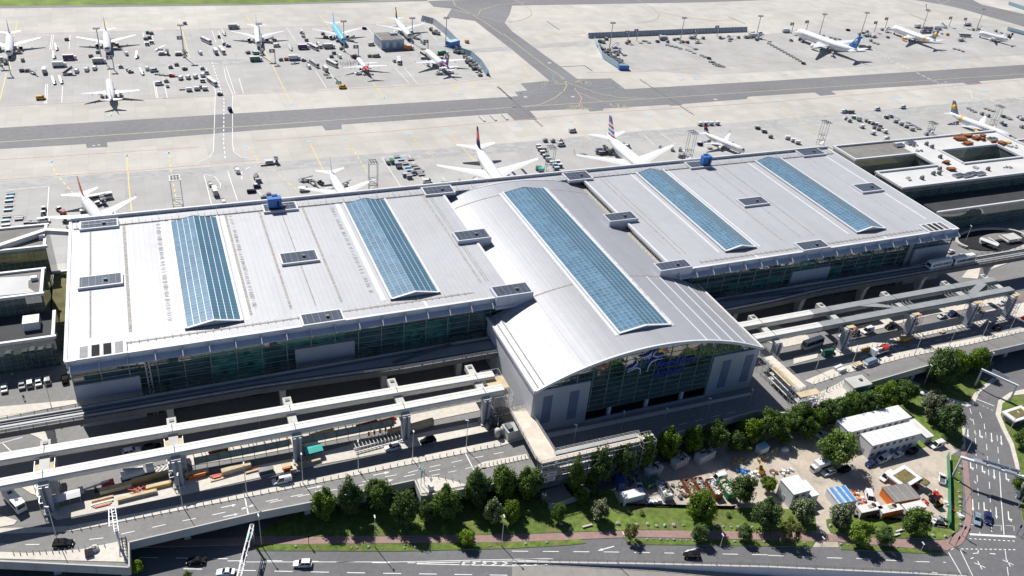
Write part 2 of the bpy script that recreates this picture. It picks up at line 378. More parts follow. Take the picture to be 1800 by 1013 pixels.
for i in range(nn-1):
    a, b = Vector((*NEAR[i], .35)), Vector((*NEAR[i+1], .35)); L = (b-a).length; k = int(L/2.5)
    off = Vector((.08, .3, 0))
    for j in range(k+1):
        p = a.lerp(b, j/max(k, 1))+off; rl.tube(p, p+Vector((0, 0, 1.0)), .05, 'dark_steel', 4)
    for h in (.5, 1.0): rl.tube(a+off+Vector((0, 0, h)), b+off+Vector((0, 0, h)), .045, 'dark_steel', 4)
tag(rl.build('railing'), 'thin dark steel railing on top of the underpass retaining wall', 'railing')

# apron surfaces
sheet('far_grass', [(-200, -70), (900, -70), (690, 0), (450, 7), (0, 11), (-200, 12)], .02, 'far_grass', 'stuff')
sheet('perimeter_road', [(-200, 12), (0, 11), (450, 7), (750, -1), (752, 2), (450, 9.5), (0, 15), (-200, 17)], .02, 'taxi_asphalt')
stand = [(-100, 64), (0, 60), (300, 52), (620, 44), (735, 38), (800, 78), (868, 138), (640, 152), (450, 164), (0, 187), (-100, 192)]
sheet('stand_pavement', stand, .02, 'stand_concrete')
sheet('stand_pavement', [(1040, 76), (1330, 62), (1400, 55), (1720, 42), (1810, 66), (1830, 95), (1500, 118), (1240, 132), (1110, 122)], .02, 'stand_concrete')
gate = [(-100, 336), (0, 331), (450, 303), (900, 267), (1350, 225), (1830, 182), (1900, 340), (1400, 330), (900, 400), (-100, 480)]
sheet('gate_pavement', gate, .02, 'stand_concrete')
sheet('service_road', [(-100, 324), (0, 318), (450, 288), (900, 251), (1350, 211), (1830, 168), (1830, 182), (1350, 225), (900, 267), (450, 303), (0, 331), (-100, 336)], .04, 'patched_concrete')
sheet('service_road', [(-100, 120), (0, 116), (450, 103), (700, 94), (860, 84), (1040, 72), (1035, 79), (860, 91), (700, 101), (450, 111), (0, 125), (-100, 129)], .04, 'patched_concrete')
sheet('crossing_lane', [(379, 158), (408, 164), (409, 262), (418, 272), (440, 282), (350, 288), (368, 278), (375, 265), (377, 230)], .03, 'stand_concrete')
# taxiways
tw = [(-100, 230), (0, 225), (450, 197.5), (900, 170), (911, 169), (905, 162), (927, 159), (915, 147), (966, 142), (900, 87.5), (835, 37), (785, 30), (794, 15), (762, 12), (752, 2), (900, -3), (1245, -9), (1450, -16), (1450, -4), (1245, 4), (900, 10), (896, 25), (887, 40), (900, 55), (1015, 139), (1074, 138), (1099, 157), (1350, 142.5), (1800, 114), (1900, 107), (1900, 130), (1800, 137), (1720, 143), (1727, 147.5), (1703, 149.5), (1692, 145.5), (1460, 160), (1470, 166), (1442, 168.5), (1432, 162.5), (1315, 170), (1312, 174), (1199, 183), (1199, 185), (1180, 186), (1175, 184), (1059, 191), (1061, 194), (1037, 196), (1032, 191), (931, 195), (945, 210), (905, 212), (891, 199), (600, 219), (601, 227), (572, 229.5), (566, 221), (450, 229), (188, 250), (189, 258.5), (152.5, 260), (151, 253), (0, 262), (-100, 268)]
sheet('taxiway', tw, .045, 'taxi_asphalt')
sheet('taxiway', [(1560, -16), (1607, 0), (1667, 10), (1695, 17), (1720, 24), (1800, 47), (1900, 76), (1900, 55), (1800, 25), (1725, 8), (1710, 0), (1680, -16)], .045, 'taxi_asphalt')
# apron markings: one painted sheet each colour
ye = MB(); zz = .065
for p in ([(-60, 254), (0, 250), (450, 221), (900, 189), (1075, 178), (1350, 160), (1800, 130), (1900, 123)],): stroke(ye, p, .75, 'wear_yellow', zz)
for p in (Z4(900, 0, [(0, 757), (200, 735), (300, 690), (365, 640), (385, 600), (365, 555), (300, 510), (235, 465), (70, 340), (0, 285), (-60, 240)]), Z4(900, 0, [(340, 545), (400, 585), (600, 655), (750, 685), (930, 693)]),
          Z4(900, 0, [(-65, 245), (-200, 150), (-320, 80), (-400, 40), (-415, 0), (-400, -40)]), Z4(450, 0, [(1370, 65), (1560, 110), (1580, 70), (1700, 35), (1900, 15)]), Z4(450, 0, [(1580, 115), (1690, 145), (1800, 155)]),
          Z4(900, 0, [(-20, -20), (60, 20), (130, 70), (140, 105), (90, 135), (-20, 160)]), Z4(900, 0, [(870, -5), (980, 50), (1040, 100), (1020, 135), (950, 155), (860, 165)]), Z4(900, 0, [(1040, 85), (1200, 120), (1400, 145), (1560, 140)]),
          Z4(1350, 0, [(1190, 0), (1215, 30), (1280, 0)]), Z4(1350, 0, [(1260, 0), (1500, 60), (1800, 130)])):
    stroke(ye, p, .7, 'wear_yellow', zz)
for p in (Z4(0, 0, [(125, 150), (100, 255)]), Z4(0, 0, [(60, 410), (75, 490)]), Z4(0, 0, [(745, 130), (752, 230)]), Z4(0, 0, [(1255, 122), (1335, 410)]), Z4(0, 0, [(1735, 115), (1800, 225)]), Z4(0, 0, [(45, 515), (0, 705)]), Z4(0, 0, [(770, 490), (770, 585)]), Z4(0, 0, [(780, 780), (782, 815)]),
          Z4(450, 0, [(440, 97), (550, 235)]), Z4(450, 0, [(880, 95), (975, 185)]), Z4(450, 0, [(1000, 82), (1085, 165)]), Z4(450, 0, [(60, 355), (110, 450), (250, 730)]), Z4(450, 0, [(820, 580), (905, 692)]), Z4(450, 0, [(1360, 570), (1440, 655)]), Z4(450, 0, [(1510, 565), (1550, 605), (1800, 590)]), Z4(450, 0, [(1115, 335), (1180, 375)]), Z4(450, 0, [(1360, 62), (1250, 90), (1000, 95)]),
          Z4(900, 0, [(0, 400), (75, 450), (130, 535), (0, 580)]), Z4(900, 0, [(870, 300), (950, 355), (1080, 430), (1290, 550)]), Z4(900, 0, [(1470, 300), (1800, 470)]), Z4(900, 0, [(415, 855), (560, 990)]), Z4(900, 0, [(1190, 800), (1480, 985)]), Z4(900, 0, [(210, 300), (205, 265), (300, 240), (520, 235)]),
          Z4(0, 253, [(892, 70), (905, 280), (925, 470)]), Z4(450, 253, [(380, 0), (490, 215)]), Z4(450, 253, [(1430, 0), (1560, 145)]), Z4(1350, 0, [(75, 750), (420, 980)]), Z4(1350, 0, [(0, 470), (130, 530)]), Z4(450, 0, [(1345, 925), (1430, 1012)])):
    stroke(ye, p, .42, 'paint_yellow', zz)
for p in (Z4(0, 253, [(365, 110), (365, 160), (420, 240), (520, 355)]), Z4(0, 253, [(1185, 50), (1205, 200), (1245, 430)]), Z4(450, 253, [(0, 100), (140, 200), (320, 350)]), Z4(450, 253, [(660, 0), (740, 130), (790, 210)]), Z4(450, 253, [(1140, 0), (1200, 60), (1280, 110)]), Z4(450, 0, [(640, 985), (670, 1020)]), Z4(450, 0, [(1090, 950), (1140, 1012)]), Z4(900, 0, [(1000, 830), (1070, 900)]), Z4(900, 0, [(60, 900), (130, 985)]), Z4(0, 253, [(1745, 25), (1800, 95)]), Z4(1350, 0, [(1730, 590), (1745, 605), (1780, 605)])):
    stroke(ye, p, .45, 'paint_yellow', zz, dash=(3, 2.2))
# HALT stop texts and boxes as on the taxiway
def word(mb, px, txt, size, m, z, ang, wd=.45):
    STR = {'H': [((0, 0), (0, 1)), ((.7, 0), (.7, 1)), ((0, .5), (.7, .5))], 'A': [((0, 0), (.35, 1)), ((.35, 1), (.7, 0)), ((.15, .4), (.55, .4))], 'L': [((0, 1), (0, 0)), ((0, 0), (.6, 0))], 'T': [((0, 1), (.7, 1)), ((.35, 1), (.35, 0))],
           'M': [((0, 0), (0, 1)), ((0, 1), (.35, .4)), ((.35, .4), (.7, 1)), ((.7, 1), (.7, 0))], 'X': [((0, 0), (.7, 1)), ((.7, 0), (0, 1))], '1': [((.3, 0), (.3, 1))], '6': [((.6, 1), (0, .9)), ((0, .9), (0, 0)), ((0, 0), (.6, 0)), ((.6, 0), (.6, .5)), ((.6, .5), (0, .5))],
           '5': [((.6, 1), (0, 1)), ((0, 1), (0, .5)), ((0, .5), (.6, .5)), ((.6, .5), (.6, 0)), ((.6, 0), (0, 0))], 'N': [((0, 0), (0, 1)), ((0, 1), (.7, 0)), ((.7, 0), (.7, 1))], '0': [((0, 0), (0, 1)), ((0, 1), (.6, 1)), ((.6, 1), (.6, 0)), ((.6, 0), (0, 0))], '4': [((.5, 0), (.5, 1)), ((.5, 1), (0, .4)), ((0, .4), (.7, .4))], '8': [((0, 0), (0, 1)), ((0, 1), (.6, 1)), ((.6, 1), (.6, 0)), ((.6, 0), (0, 0)), ((0, .5), (.6, .5))]}
    o = Vector(G2(px)); ux = Vector((math.cos(ang), math.sin(ang))); uy = Vector((-ux.y, ux.x)); x = 0
    for ch in txt:
        for a, b in STR.get(ch, []):
            pa = o+ux*(x+a[0])*size*.8+uy*a[1]*size; pb = o+ux*(x+b[0])*size*.8+uy*b[1]*size
            stroke(mb, [pa, pb], wd, m, z, px=False)
        x += .95
for (px, t1, t2, a) in (((953, 149), 'MAX 65M', 'HALT', -.12), ((997, 193), 'MAX 65M', 'HALT', -.12)):
    word(ye, px, t1, 3.0, 'wear_yellow', zz, a, .6); word(ye, (px[0]+6, px[1]-4), t2, 3.0, 'wear_yellow', zz, a, .6)
for (px, t1, a) in (((1012, 146), 'N5', -.2), ((1026, 148), 'N4', -.2), ((1076, 187), 'L1', -.2), ((1089, 190), 'L6', -.2)):
    word(ye, px, t1, 4.5, 'wear_yellow', zz, a, .7)
struct(ye.build('yellow_markings'))
bl = MB()
for p in (Z4(0, 0, [(105, 144), (150, 144)]), Z4(0, 0, [(728, 132), (765, 132)]), Z4(0, 0, [(1235, 122), (1270, 120)]), Z4(0, 0, [(1715, 110), (1750, 108)]), Z4(0, 0, [(755, 813), (805, 812)]), Z4(450, 0, [(425, 97), (460, 95)]), Z4(450, 0, [(820, 55), (840, 58)]), Z4(450, 0, [(860, 85), (885, 87)]), Z4(450, 0, [(232, 733), (275, 733)]), Z4(450, 0, [(888, 690), (927, 690)]), Z4(450, 0, [(1422, 658), (1458, 657)]), Z4(450, 0, [(355, 996), (392, 993)]), Z4(450, 0, [(615, 977), (655, 974)]), Z4(450, 0, [(1060, 943), (1105, 941)]), Z4(450, 0, [(1335, 920), (1365, 918)]),
          Z4(0, 253, [(338, 128), (395, 126)]), Z4(0, 253, [(868, 85), (915, 83)]), Z4(0, 253, [(1157, 65), (1208, 63)]), Z4(0, 253, [(1705, 22), (1755, 18)]), Z4(900, 0, [(25, 886), (65, 884)]), Z4(900, 0, [(402, 856), (428, 854)]), Z4(900, 0, [(600, 842), (630, 840)]), Z4(900, 0, [(955, 815), (995, 813)]), Z4(900, 0, [(1178, 798), (1208, 797)]), Z4(900, 0, [(1175, 562), (1215, 558)]), Z4(900, 0, [(1270, 555), (1310, 556)]), Z4(900, 0, [(1665, 540), (1695, 537)]), Z4(1350, 0, [(95, 527), (130, 525)]), Z4(1350, 0, [(310, 512), (345, 510)]), Z4(1350, 0, [(660, 493), (685, 492)]), Z4(1350, 0, [(735, 489), (765, 487)]), Z4(1350, 0, [(1245, 457), (1272, 455)]), Z4(1350, 0, [(1355, 448), (1385, 447)]), Z4(1350, 0, [(1560, 438), (1590, 438)]), Z4(1350, 0, [(55, 752), (90, 750)]), Z4(1350, 0, [(630, 708), (660, 708)]), Z4(1350, 0, [(870, 686), (935, 686)]), Z4(1350, 0, [(1040, 676), (1075, 676)]), Z4(1350, 0, [(1495, 645), (1550, 640)])):
    stroke(bl, p, 2.0, 'paint_blue', zz, dash=(2.2, .9))
for p in (Z4(900, 0, [(240, 490), (290, 520), (290, 570), (200, 625), (40, 665)]), Z4(900, 0, [(290, 490), (380, 560), (560, 605), (780, 622)]), Z4(900, 0, [(40, 660), (450, 640), (780, 615)])):
    stroke(bl, p, .6, 'bluegrey', zz)
struct(bl.build('blue_markings'))
rd = MB()
for p in ([(0, 61), (300, 54), (620, 45), (735, 40)], [(0, 187), (450, 165), (770, 148), (870, 138)], Z4(900, 0, [(520, 510), (900, 505), (1350, 475), (1800, 440)]), Z4(1350, 0, [(0, 440), (900, 420), (1800, 380)]),
          Z4(0, 253, [(0, 250), (900, 190), (1800, 115)]), Z4(0, 253, [(0, 110), (800, 60), (1400, 20)]), Z4(450, 0, [(0, 990), (900, 925), (1800, 850)]), Z4(900, 0, [(0, 850), (500, 800), (1000, 770), (1800, 720)]), Z4(1350, 0, [(0, 720), (800, 650), (1800, 560)]),
          Z4(0, 0, [(0, 445), (350, 355), (650, 400)]), Z4(0, 0, [(170, 410), (480, 345), (700, 395)]), Z4(0, 0, [(900, 375), (1040, 330)]), Z4(450, 0, [(700, 330), (800, 275), (720, 185)]), Z4(450, 253, [(850, 310), (880, 265), (960, 265), (1015, 310)]), Z4(900, 0, [(440, 620), (490, 690), (470, 750)]), Z4(900, 0, [(470, 650), (560, 690), (640, 715)])):
    stroke(rd, p, .45, 'paint_red', zz)
struct(rd.build('red_markings'))
wh = MB()
for p in (Z4(0, 0, [(1515, 640), (1503, 1012), (1500, 1065), (1470, 1110), (1385, 1145)]), Z4(0, 0, [(1635, 660), (1635, 1012), (1645, 1070), (1700, 1108), (1790, 1113)]), Z4(0, 0, [(1450, 480), (1480, 560), (1515, 640)]), Z4(0, 0, [(1575, 480), (1590, 560), (1635, 660)]), Z4(0, 0, [(1590, 470), (1655, 665)]), Z4(0, 0, [(1490, 215), (1520, 300)]), Z4(0, 0, [(1535, 215), (1570, 300)]),
          Z4(0, 0, [(365, 245), (350, 350)]), Z4(0, 0, [(378, 245), (362, 350)]), Z4(0, 0, [(493, 245), (485, 345)]), Z4(0, 0, [(1005, 230), (1020, 325)]), Z4(0, 0, [(1070, 230), (1080, 320)]), Z4(0, 0, [(322, 590), (315, 735)]), Z4(0, 0, [(335, 590), (328, 735)]), Z4(0, 0, [(440, 610), (434, 725)]), Z4(0, 0, [(1080, 570), (1100, 690), (1180, 692)]), Z4(0, 0, [(1090, 570), (1110, 690)]), Z4(0, 0, [(1160, 610), (1178, 692)]), Z4(0, 0, [(1680, 550), (1712, 660)]),
          Z4(450, 0, [(215, 195), (280, 290)]), Z4(450, 0, [(310, 195), (375, 290)]), Z4(450, 0, [(420, 500), (495, 620)]), Z4(450, 0, [(510, 500), (590, 610)]), Z4(450, 0, [(980, 480), (1075, 585)]), Z4(450, 0, [(1045, 480), (1130, 585)]), Z4(450, 0, [(770, 180), (840, 265)]), Z4(450, 0, [(1180, 190), (1280, 290)]),
          Z4(0, 253, [(55, 325), (345, 298), (330, 520)]), Z4(0, 253, [(1435, 220), (1490, 435)]), Z4(0, 253, [(1440, 215), (1510, 230), (1550, 280), (1550, 310)]), Z4(0, 253, [(1600, 190), (1670, 400)]), Z4(450, 253, [(885, 95), (1020, 305)]), Z4(450, 253, [(885, 95), (1075, 80), (1180, 250)]), Z4(450, 253, [(1310, 235), (1345, 275)]), Z4(450, 253, [(0, 310), (55, 385)]),
          Z4(900, 0, [(930, 950), (1000, 1020)]), Z4(900, 0, [(1050, 940), (1150, 1012)]), Z4(1350, 0, [(1350, 590), (1420, 640), (1440, 690), (1400, 715), (1280, 722)]), Z4(1350, 0, [(820, 800), (805, 830), (1010, 960)])):
    stroke(wh, p, .3, 'paint_white', zz)
for p in (Z4(0, 0, [(1490, 440), (1575, 700), (1572, 1012), (1585, 1120)]), Z4(0, 253, [(1700, 250), (1700, 200), (1740, 170), (1800, 155)]), Z4(0, 0, [(1300, 450), (1490, 450), (1660, 440)]), Z4(1350, 0, [(720, 330), (860, 420), (1060, 520), (1200, 590), (1400, 640), (1560, 700), (1640, 730)]), Z4(1350, 0, [(740, 380), (1000, 490), (1150, 560), (1300, 615)]), Z4(1350, 0, [(1240, 575), (1330, 625), (1600, 720)])):
    stroke(wh, p, .45, 'paint_white', zz, dash=(3, 2.5))
for p in (Z4(900, 0, [(900, 560), (1100, 690), (1280, 810)]), Z4(900, 0, [(0, 700), (110, 800), (215, 890)]), Z4(450, 0, [(1700, 610), (1800, 700)]), Z4(900, 0, [(-100, 610), (0, 700)])):
    stroke(wh, p, 1.4, 'dark_steel', zz, dash=(1.3, 1.1))
stroke(wh, Z4(900, 0, [(340, 470), (510, 462), (565, 500)]), .9, 'dark_steel', zz)
stroke(wh, Z4(900, 0, [(245, 150), (335, 212)]), .8, 'dark_steel', zz); stroke(wh, Z4(900, 0, [(1520, 118), (1640, 168)]), .8, 'dark_steel', zz); stroke(wh, Z4(1350, 0, [(990, 98), (1120, 148)]), .8, 'dark_steel', zz)
for a, b in ((Z4(1350, 0, [(840, 685), (980, 745)])), (Z4(1350, 0, [(1740, 690), (1800, 700)]))): stroke(wh, [a, b], 3.5, 'kerb', zz)
for c in ((264, 443), (95, 682), (428, 680), (1430, 700)): stroke(wh, Z4(900, 0, [(c[0]-12, c[1]), (c[0]+12, c[1])]), 2.2, 'kerb', zz)
for c in ((660, 12), (695, 8)): stroke(wh, Z4(0, 253, [(c[0]-10, c[1]), (c[0]+10, c[1])]), 1.2, 'kerb', zz)
struct(wh.build('white_markings'))

# ================= ground in front: path, lawns, yard, street
KH = .12
sheet('bike_path', [(60, 953), (227, 951), (450, 944), (700, 943), (900, 940), (1120, 932), (1350, 934), (1445, 938), (1535, 945), (1640, 952), (1668, 948), (1692, 930), (1700, 900), (1697, 860), (1690, 790), (1699, 790), (1706, 860), (1709, 905), (1702, 940), (1690, 957), (1664, 968), (1640, 967), (1475, 952), (1350, 949), (1120, 944), (900, 953), (450, 957), (227, 963), (60, 966)], KH, 'red_path', thick=KH+.3, mside='kerb')
L1 = [(480, 957), (700, 955.5), (900, 953.5), (1020, 948.5), (1030, 955), (1000, 958), (900, 964), (700, 969), (450, 968), (445, 958)]
sheet('verge_grass', L1, KH+.02, 'lawn', 'stuff', thick=.2, mside='kerb')
sheet('verge_grass', [(1095, 946), (1350, 950), (1432, 951), (1428, 962), (1350, 960), (1110, 957)], KH+.02, 'lawn', 'stuff', thick=.2, mside='kerb')
sheet('verge_grass', [(1475, 954), (1600, 964), (1655, 968), (1662, 973), (1600, 972), (1478, 966)], KH+.02, 'lawn', 'stuff', thick=.2, mside='kerb')
sheet('lawn', [(450, 943), (470, 925), (520, 900), (750, 880), (960, 860), (1078, 862), (1090, 889), (1280, 893), (1350, 893), (1432, 897), (1436, 934), (1350, 934), (1120, 931), (900, 939), (700, 942)], KH+.02, 'lawn', 'stuff', thick=.25, mside='kerb')
sheet('lawn', [(1452, 913), (1500, 905), (1600, 918), (1662, 930), (1668, 880), (1672, 800), (1688, 803), (1692, 870), (1690, 918), (1684, 933), (1660, 949), (1535, 944), (1460, 937), (1453, 925)], KH+.02, 'lawn', 'stuff', thick=.25, mside='kerb')
sheet('lawn', [(1590, 800), (1610, 770), (1600, 735), (1540, 720), (1600, 690), (1650, 707), (1690, 745), (1694, 780), (1686, 790), (1660, 772)], KH+.02, 'lawn', 'stuff', thick=.25, mside='kerb')
sheet('lawn', [(1610, 680), (1640, 670), (1660, 655), (1712, 655), (1735, 672), (1712, 692), (1704, 708), (1690, 706), (1650, 694)], KH+.02, 'lawn', 'stuff', thick=.25, mside='kerb')
sheet('pavement', [(1600, 668), (1655, 691), (1700, 706), (1712, 690), (1745, 664), (1752, 668), (1722, 690), (1712, 712), (1700, 715), (1650, 698), (1596, 676)], KH, 'pavement', thick=.25, mside='kerb')
sheet('pavement', [(1800, 684), (1775, 690), (1755, 704), (1750, 728), (1760, 752), (1775, 782), (1784, 815), (1790, 860), (1797, 860), (1791, 815), (1782, 780), (1768, 752), (1759, 730), (1762, 710), (1780, 695), (1830, 690), (1830, 682)], KH, 'pavement', thick=.25, mside='kerb')
sheet('lawn', [(1762, 710), (1780, 695), (1830, 690), (1860, 930), (1806, 945), (1795, 900), (1797, 860), (1791, 815), (1782, 780), (1768, 752), (1759, 730)], KH-.02, 'lawn', 'stuff', thick=.25, mside='kerb')
sheet('pavement', [(1690, 715), (1697, 745), (1697, 790), (1690, 790), (1688, 745), (1680, 716)], KH, 'pavement', thick=.25, mside='kerb')
sheet('gravel_yard', [(1078, 862), (1090, 889), (1280, 893), (1432, 897), (1436, 951), (1428, 962), (1475, 962), (1470, 945), (1453, 925), (1452, 913), (1500, 905), (1600, 918), (1662, 930), (1668, 880), (1672, 800), (1690, 790), (1660, 772), (1610, 770), (1560, 735), (1500, 740), (1430, 750), (1300, 775), (1180, 810), (1090, 835)], .04, 'gravel', thick=.2)
# road paint
rp = MB()
def onroad(pts, wd, dash=None, z=.03): stroke(rp, pts, wd, 'paint_white', z, dash=dash)
onroad([(420, 988), (700, 988), (960, 982), (973, 983)], .18)
onroad(Z4(450, 760, [(-200, 905), (0, 902), (470, 909), (860, 917), (1120, 918)]), .22, (4.5, 4.5))
onroad(Z4(450, 760, [(-130, 970), (300, 980), (900, 992), (1300, 998), (1800, 1006)]), .22, (4.5, 4.5))
onroad(Z4(900, 760, [(0, 836), (700, 842), (1140, 850)]), .22, (4.3, 3.9)); onroad(Z4(900, 760, [(1480, 856), (1800, 862)]), .22, (4.3, 3.9))
onroad(Z4(1350, 760, [(0, 865), (400, 882), (640, 888), (1000, 908), (1250, 915)]), .22, (4.3, 3.9))
onroad(Z4(450, 760, [(1130, 920), (1800, 905), (2050, 900)]), .22); onroad(Z4(450, 760, [(1130, 925), (1800, 940), (2050, 935)]), .22)
for i in range(9):
    x = 1430+i*75
    onroad(Z4(450, 760, [(x, 909), (x+42, 921), (x, 934)]), .25)
onroad(Z4(0, 760, [(980, 880), (1240, 884), (1600, 890)]), .22, (4.5, 4.5)); onroad(Z4(0, 760, [(1290, 960), (1800, 970)]), .22, (4.5, 4.5))
# cross street: stop line, lanes, arrows
def A_(pts): return Z4(1350, 760, pts)
onroad(A_([(1418, 717), (1740, 735)]), .7)
onroad(A_([(1416, 748), (1740, 766)]), .3, (.7, .7)); onroad(A_([(1358, 820), (1748, 826)]), .3, (.7, .7))
onroad(A_([(1630, 310), (1640, 470), (1660, 725)]), .25)
for P_ in ([(1458, 40), (1470, 300), (1480, 470), (1490, 715)], [(1530, 0), (1555, 330), (1568, 590), (1575, 720)], [(1610, 20), (1630, 310)], [(1668, 830), (1690, 1010)]): onroad(A_(P_), .2, (3.2, 3.2))
onroad(A_([(1270, 845), (1365, 1010)]), .25); onroad(A_([(1350, 825), (1440, 1010)]), .25); onroad(A_([(1245, 760), (1285, 825), (1305, 815)]), .35)
for P_ in ([(1412, 648), (1405, 690)], [(1412, 648), (1640, 655), (1640, 692)], [(1670, 655), (1730, 660), (1730, 695)]): onroad(A_(P_), .12)
def arrow(px, ang, L=5.0, bend=0, z=.03, zs=0.0):
    o = Vector(G2(px, zs)); u = Vector((math.cos(ang), math.sin(ang))); n_ = Vector((-u.y, u.x))
    stroke(rp, [o-u*L/2, o+u*L*.2], .3, 'paint_white', z, px=False)
    t = o+u*L*.2
    if bend: t2 = t+n_*bend*.55-u*.1; stroke(rp, [t, t2], .3, 'paint_white', z, px=False); t = t2-u*.7
    a, b, c = t+u*1.5, t+n_*.42, t-n_*.42
    rp.add([(a.x, a.y, z), (b.x, b.y, z), (c.x, c.y, z)], [(0, 1, 2)] if (b-a).cross(c-a) > 0 else [(0, 2, 1)], 'paint_white')
dn = IA((1725, 830), (.05, 1))
for px, bd in (((1405, 5), 0), ((1490, 20), 1), ((1572, 40), 0), ((1640, 60), 0), ((1425, 240), 1), ((1507, 265), 1), ((1590, 295), 0), ((1675, 320), 1), ((1440, 515), 0), ((1520, 535), 1), ((1605, 570), 0), ((1692, 600), 1)): arrow(A_([px])[0], dn, 5.5, bd)
for px in ((1505, 965), (1705, 945)): word(rp, A_([px])[0], 'X', 2.5, 'paint_white', .03, .1, .25)
onroad(A_([(1440, 852), (1475, 850), (1480, 830)]), .25); onroad(A_([(1425, 890), (1445, 880)]), .25); onroad(A_([(1560, 853), (1600, 856)]), .3); onroad(A_([(1155, 985), (1200, 992)]), .3); onroad(A_([(1235, 1000), (1275, 1008)]), .3)
onroad([(1713, 700), (1748, 714)], .35); onroad([(1712, 707), (1746, 722)], .2, (.7, .7))
for P_ in ([(1705, 718), (1712, 745), (1716, 775)], [(1722, 725), (1730, 745), (1733, 770)]): onroad(P_, .2, (3, 3))
arrow(Z4(900, 760, [(660, 818)])[0], math.pi, 5); arrow(Z4(900, 760, [(1265, 826)])[0], math.pi, 4.5)
onroad([(1570, 728), (1590, 738), (1592, 744)], .3)
struct(rp.build('road_markings'))
# ================= the terminal hall
T = thing('terminal_building', 'long silver roofed terminal hall with arched glass front and blue skylights', 'terminal', (0, 0, 0))
ZR, YF, YB = 29.0, 211.7, 293.2
XL0, XL1, XR0, XR1 = -30.4, 100.2, 161.3, 294.0
CX, ZA, RA = 131.2, 31.1, 94.1
def az(x): return ZA-(RA-math.sqrt(RA*RA-(x-CX)**2))
def rx(px, py): return G(px, py, ZR).x
def ry(px, py): return G(px, py, ZR).y
for x0, x1 in ((XL0, XL1), (XR0, XR1)):
    m = MB(); m.box(((x0+x1)/2, (YF+.3+YB)/2, ZR-.9), (x1-x0-.6, YB-YF-.6, 1.8), 'roof_left'); wr = m.build('wing_roof', T)
    m = MB()   # raised white edges
    m.box(((x0+x1)/2, YF+.25, ZR-.85), (x1-x0, .5, 2.3), 'fascia'); m.box(((x0+x1)/2, YF+.35, ZR+.32), (x1-x0+.3, .9, .12), 'white_trim')
    for xe in (x0, x1): m.box((xe, (YF+YB)/2, ZR-.2), (.9, YB-YF-1.2, 1.0), 'white_trim')
    m.build('roof_edge', wr)
    # gravel gutters, walk strips and seams along the depth
    m = MB(); k = 0
    if x0 < 0:
        LS = [(159, 403, .5, 'roof_track', 0), (218, 400, .9, 'roof_gravel', 0), (397, 381, .8, 'roof_gravel', 0), (531, 363, .8, 'roof_gravel', 0), (456, 372, .8, 'roof_gravel', 0), (493, 369, .35, 'roof_track', 0), (744, 345, .7, 'roof_gravel', 0), (753, 345, .3, 'roof_track', 0), (757, 345, .3, 'roof_track', 0), (286, 394, 1.3, 'white_trim', 1), (594, 362, 1.6, 'white_trim', 1), (391, 383, 1.3, 'white_trim', 1)]
    else:
        LS = [(1052, 311, .6, 'roof_gravel', 0), (1060, 310, .3, 'roof_track', 0), (1215, 297, .5, 'roof_gravel', 0), (1246, 294, .3, 'roof_track', 0), (1267, 291, .5, 'roof_track', 0), (1107, 305, .8, 'white_trim', 1), (1172, 299, .8, 'white_trim', 1), (1316, 287, .8, 'white_trim', 1), (1376, 281, .8, 'white_trim', 1), (1418, 276, .5, 'roof_gravel', 0), (1450, 274, .8, 'white_trim', 0)]
    for px, py, wd, mm, sk in LS: m.box((rx(px, py), (222+287)/2+k, ZR+.02+.003*k), (wd, 65 if not sk else 70, .05), mm); k += .01
    rnd = random.Random(3)
    if x0 < 0:     # patchy strips of old adhesive beside the skylights
        for px, py, s in ((283, 395, 1), (400, 380, 1), (587, 363, 1)):
            xx = rx(px, py)+1.0*(1 if px == 400 else -1)
            for i in range(130):
                y = 225+i*.47
                if rnd.random() < .72: m.box((xx+rnd.uniform(-.12, .12), y, ZR+.03), (rnd.uniform(.9, 1.5), .2, .05), 'roof_track' if rnd.random() < .3 else 'roof_residue')
    else: pass
    m.build('roof_strip', wr)
    m = MB()
    yf = ry(520, 560) if x0 < 0 else ry(1500, 422)
    m.box(((x0+x1)/2, yf, ZR+.05), (x1-x0-24, .6, .06), 'roof_track')
    for i in range(int((x1-x0-24)/2.2)): m.box((x0+12+i*2.2, yf, ZR+.14), (.25, 1.3, .2), 'roof_gravel')
    m.build('maintenance_track', wr)
    each('roof_seam', wr, [((rx(px, py), (YF+yf)/2+.3, ZR+.06), (1.0, yf-YF-1.8, .1), 'white_trim') for px, py in (((380, 560), (740, 520)) if x0 < 0 else ((1317, 440), (1537, 405)))])
    # back strip with rail
m = MB()
m.box(((XL0+XR1)/2, 290.2, ZR-.6), (XR1-XL0-1.2, 5.4, 1.3), 'roof_left'); m.build('back_roof', T)
m = MB(); m.box(((XL0+XR1)/2, YB+.1, ZR-.6), (XR1-XL0, .6, 3.4), 'fascia'); m.box(((XL0+XR1)/2, YB+.1, ZR+1.16), (XR1-XL0+.2, .8, .12), 'white_trim')
m.box(((XL0+XR1)/2, 287.3, ZR+.14), (XR1-XL0-2, .5, .16), 'roof_track'); m.build('back_parapet', T)
m = MB()
for i in range(150):
    x = XL0+2+i*2.15; m.tube((x, 287.6, ZR+.1), (x, 287.6, ZR+1.2), .06, 'galv', 4)
    if i % 3 == 0: m.tube((x, 289.8, ZR+.1), (x, 289.8, ZR+1.9), .07, 'galv', 4)
for h in (.6, 1.2): m.tube((XL0+2, 287.6, ZR+h), (XR1-2, 287.6, ZR+h), .05, 'galv', 4)
m.build('back_railing', T)
m = MB(); m.box(((XL1+XR0)/2, 287.4, 25.5), (XR0-XL1, .4, 6.6), 'panel_grey'); m.build('back_wall', T)
m = MB(); m.box(((XL0+XR1)/2, 292.6, 14), (XR1-XL0-2, .4, 28), 'pier_glass')
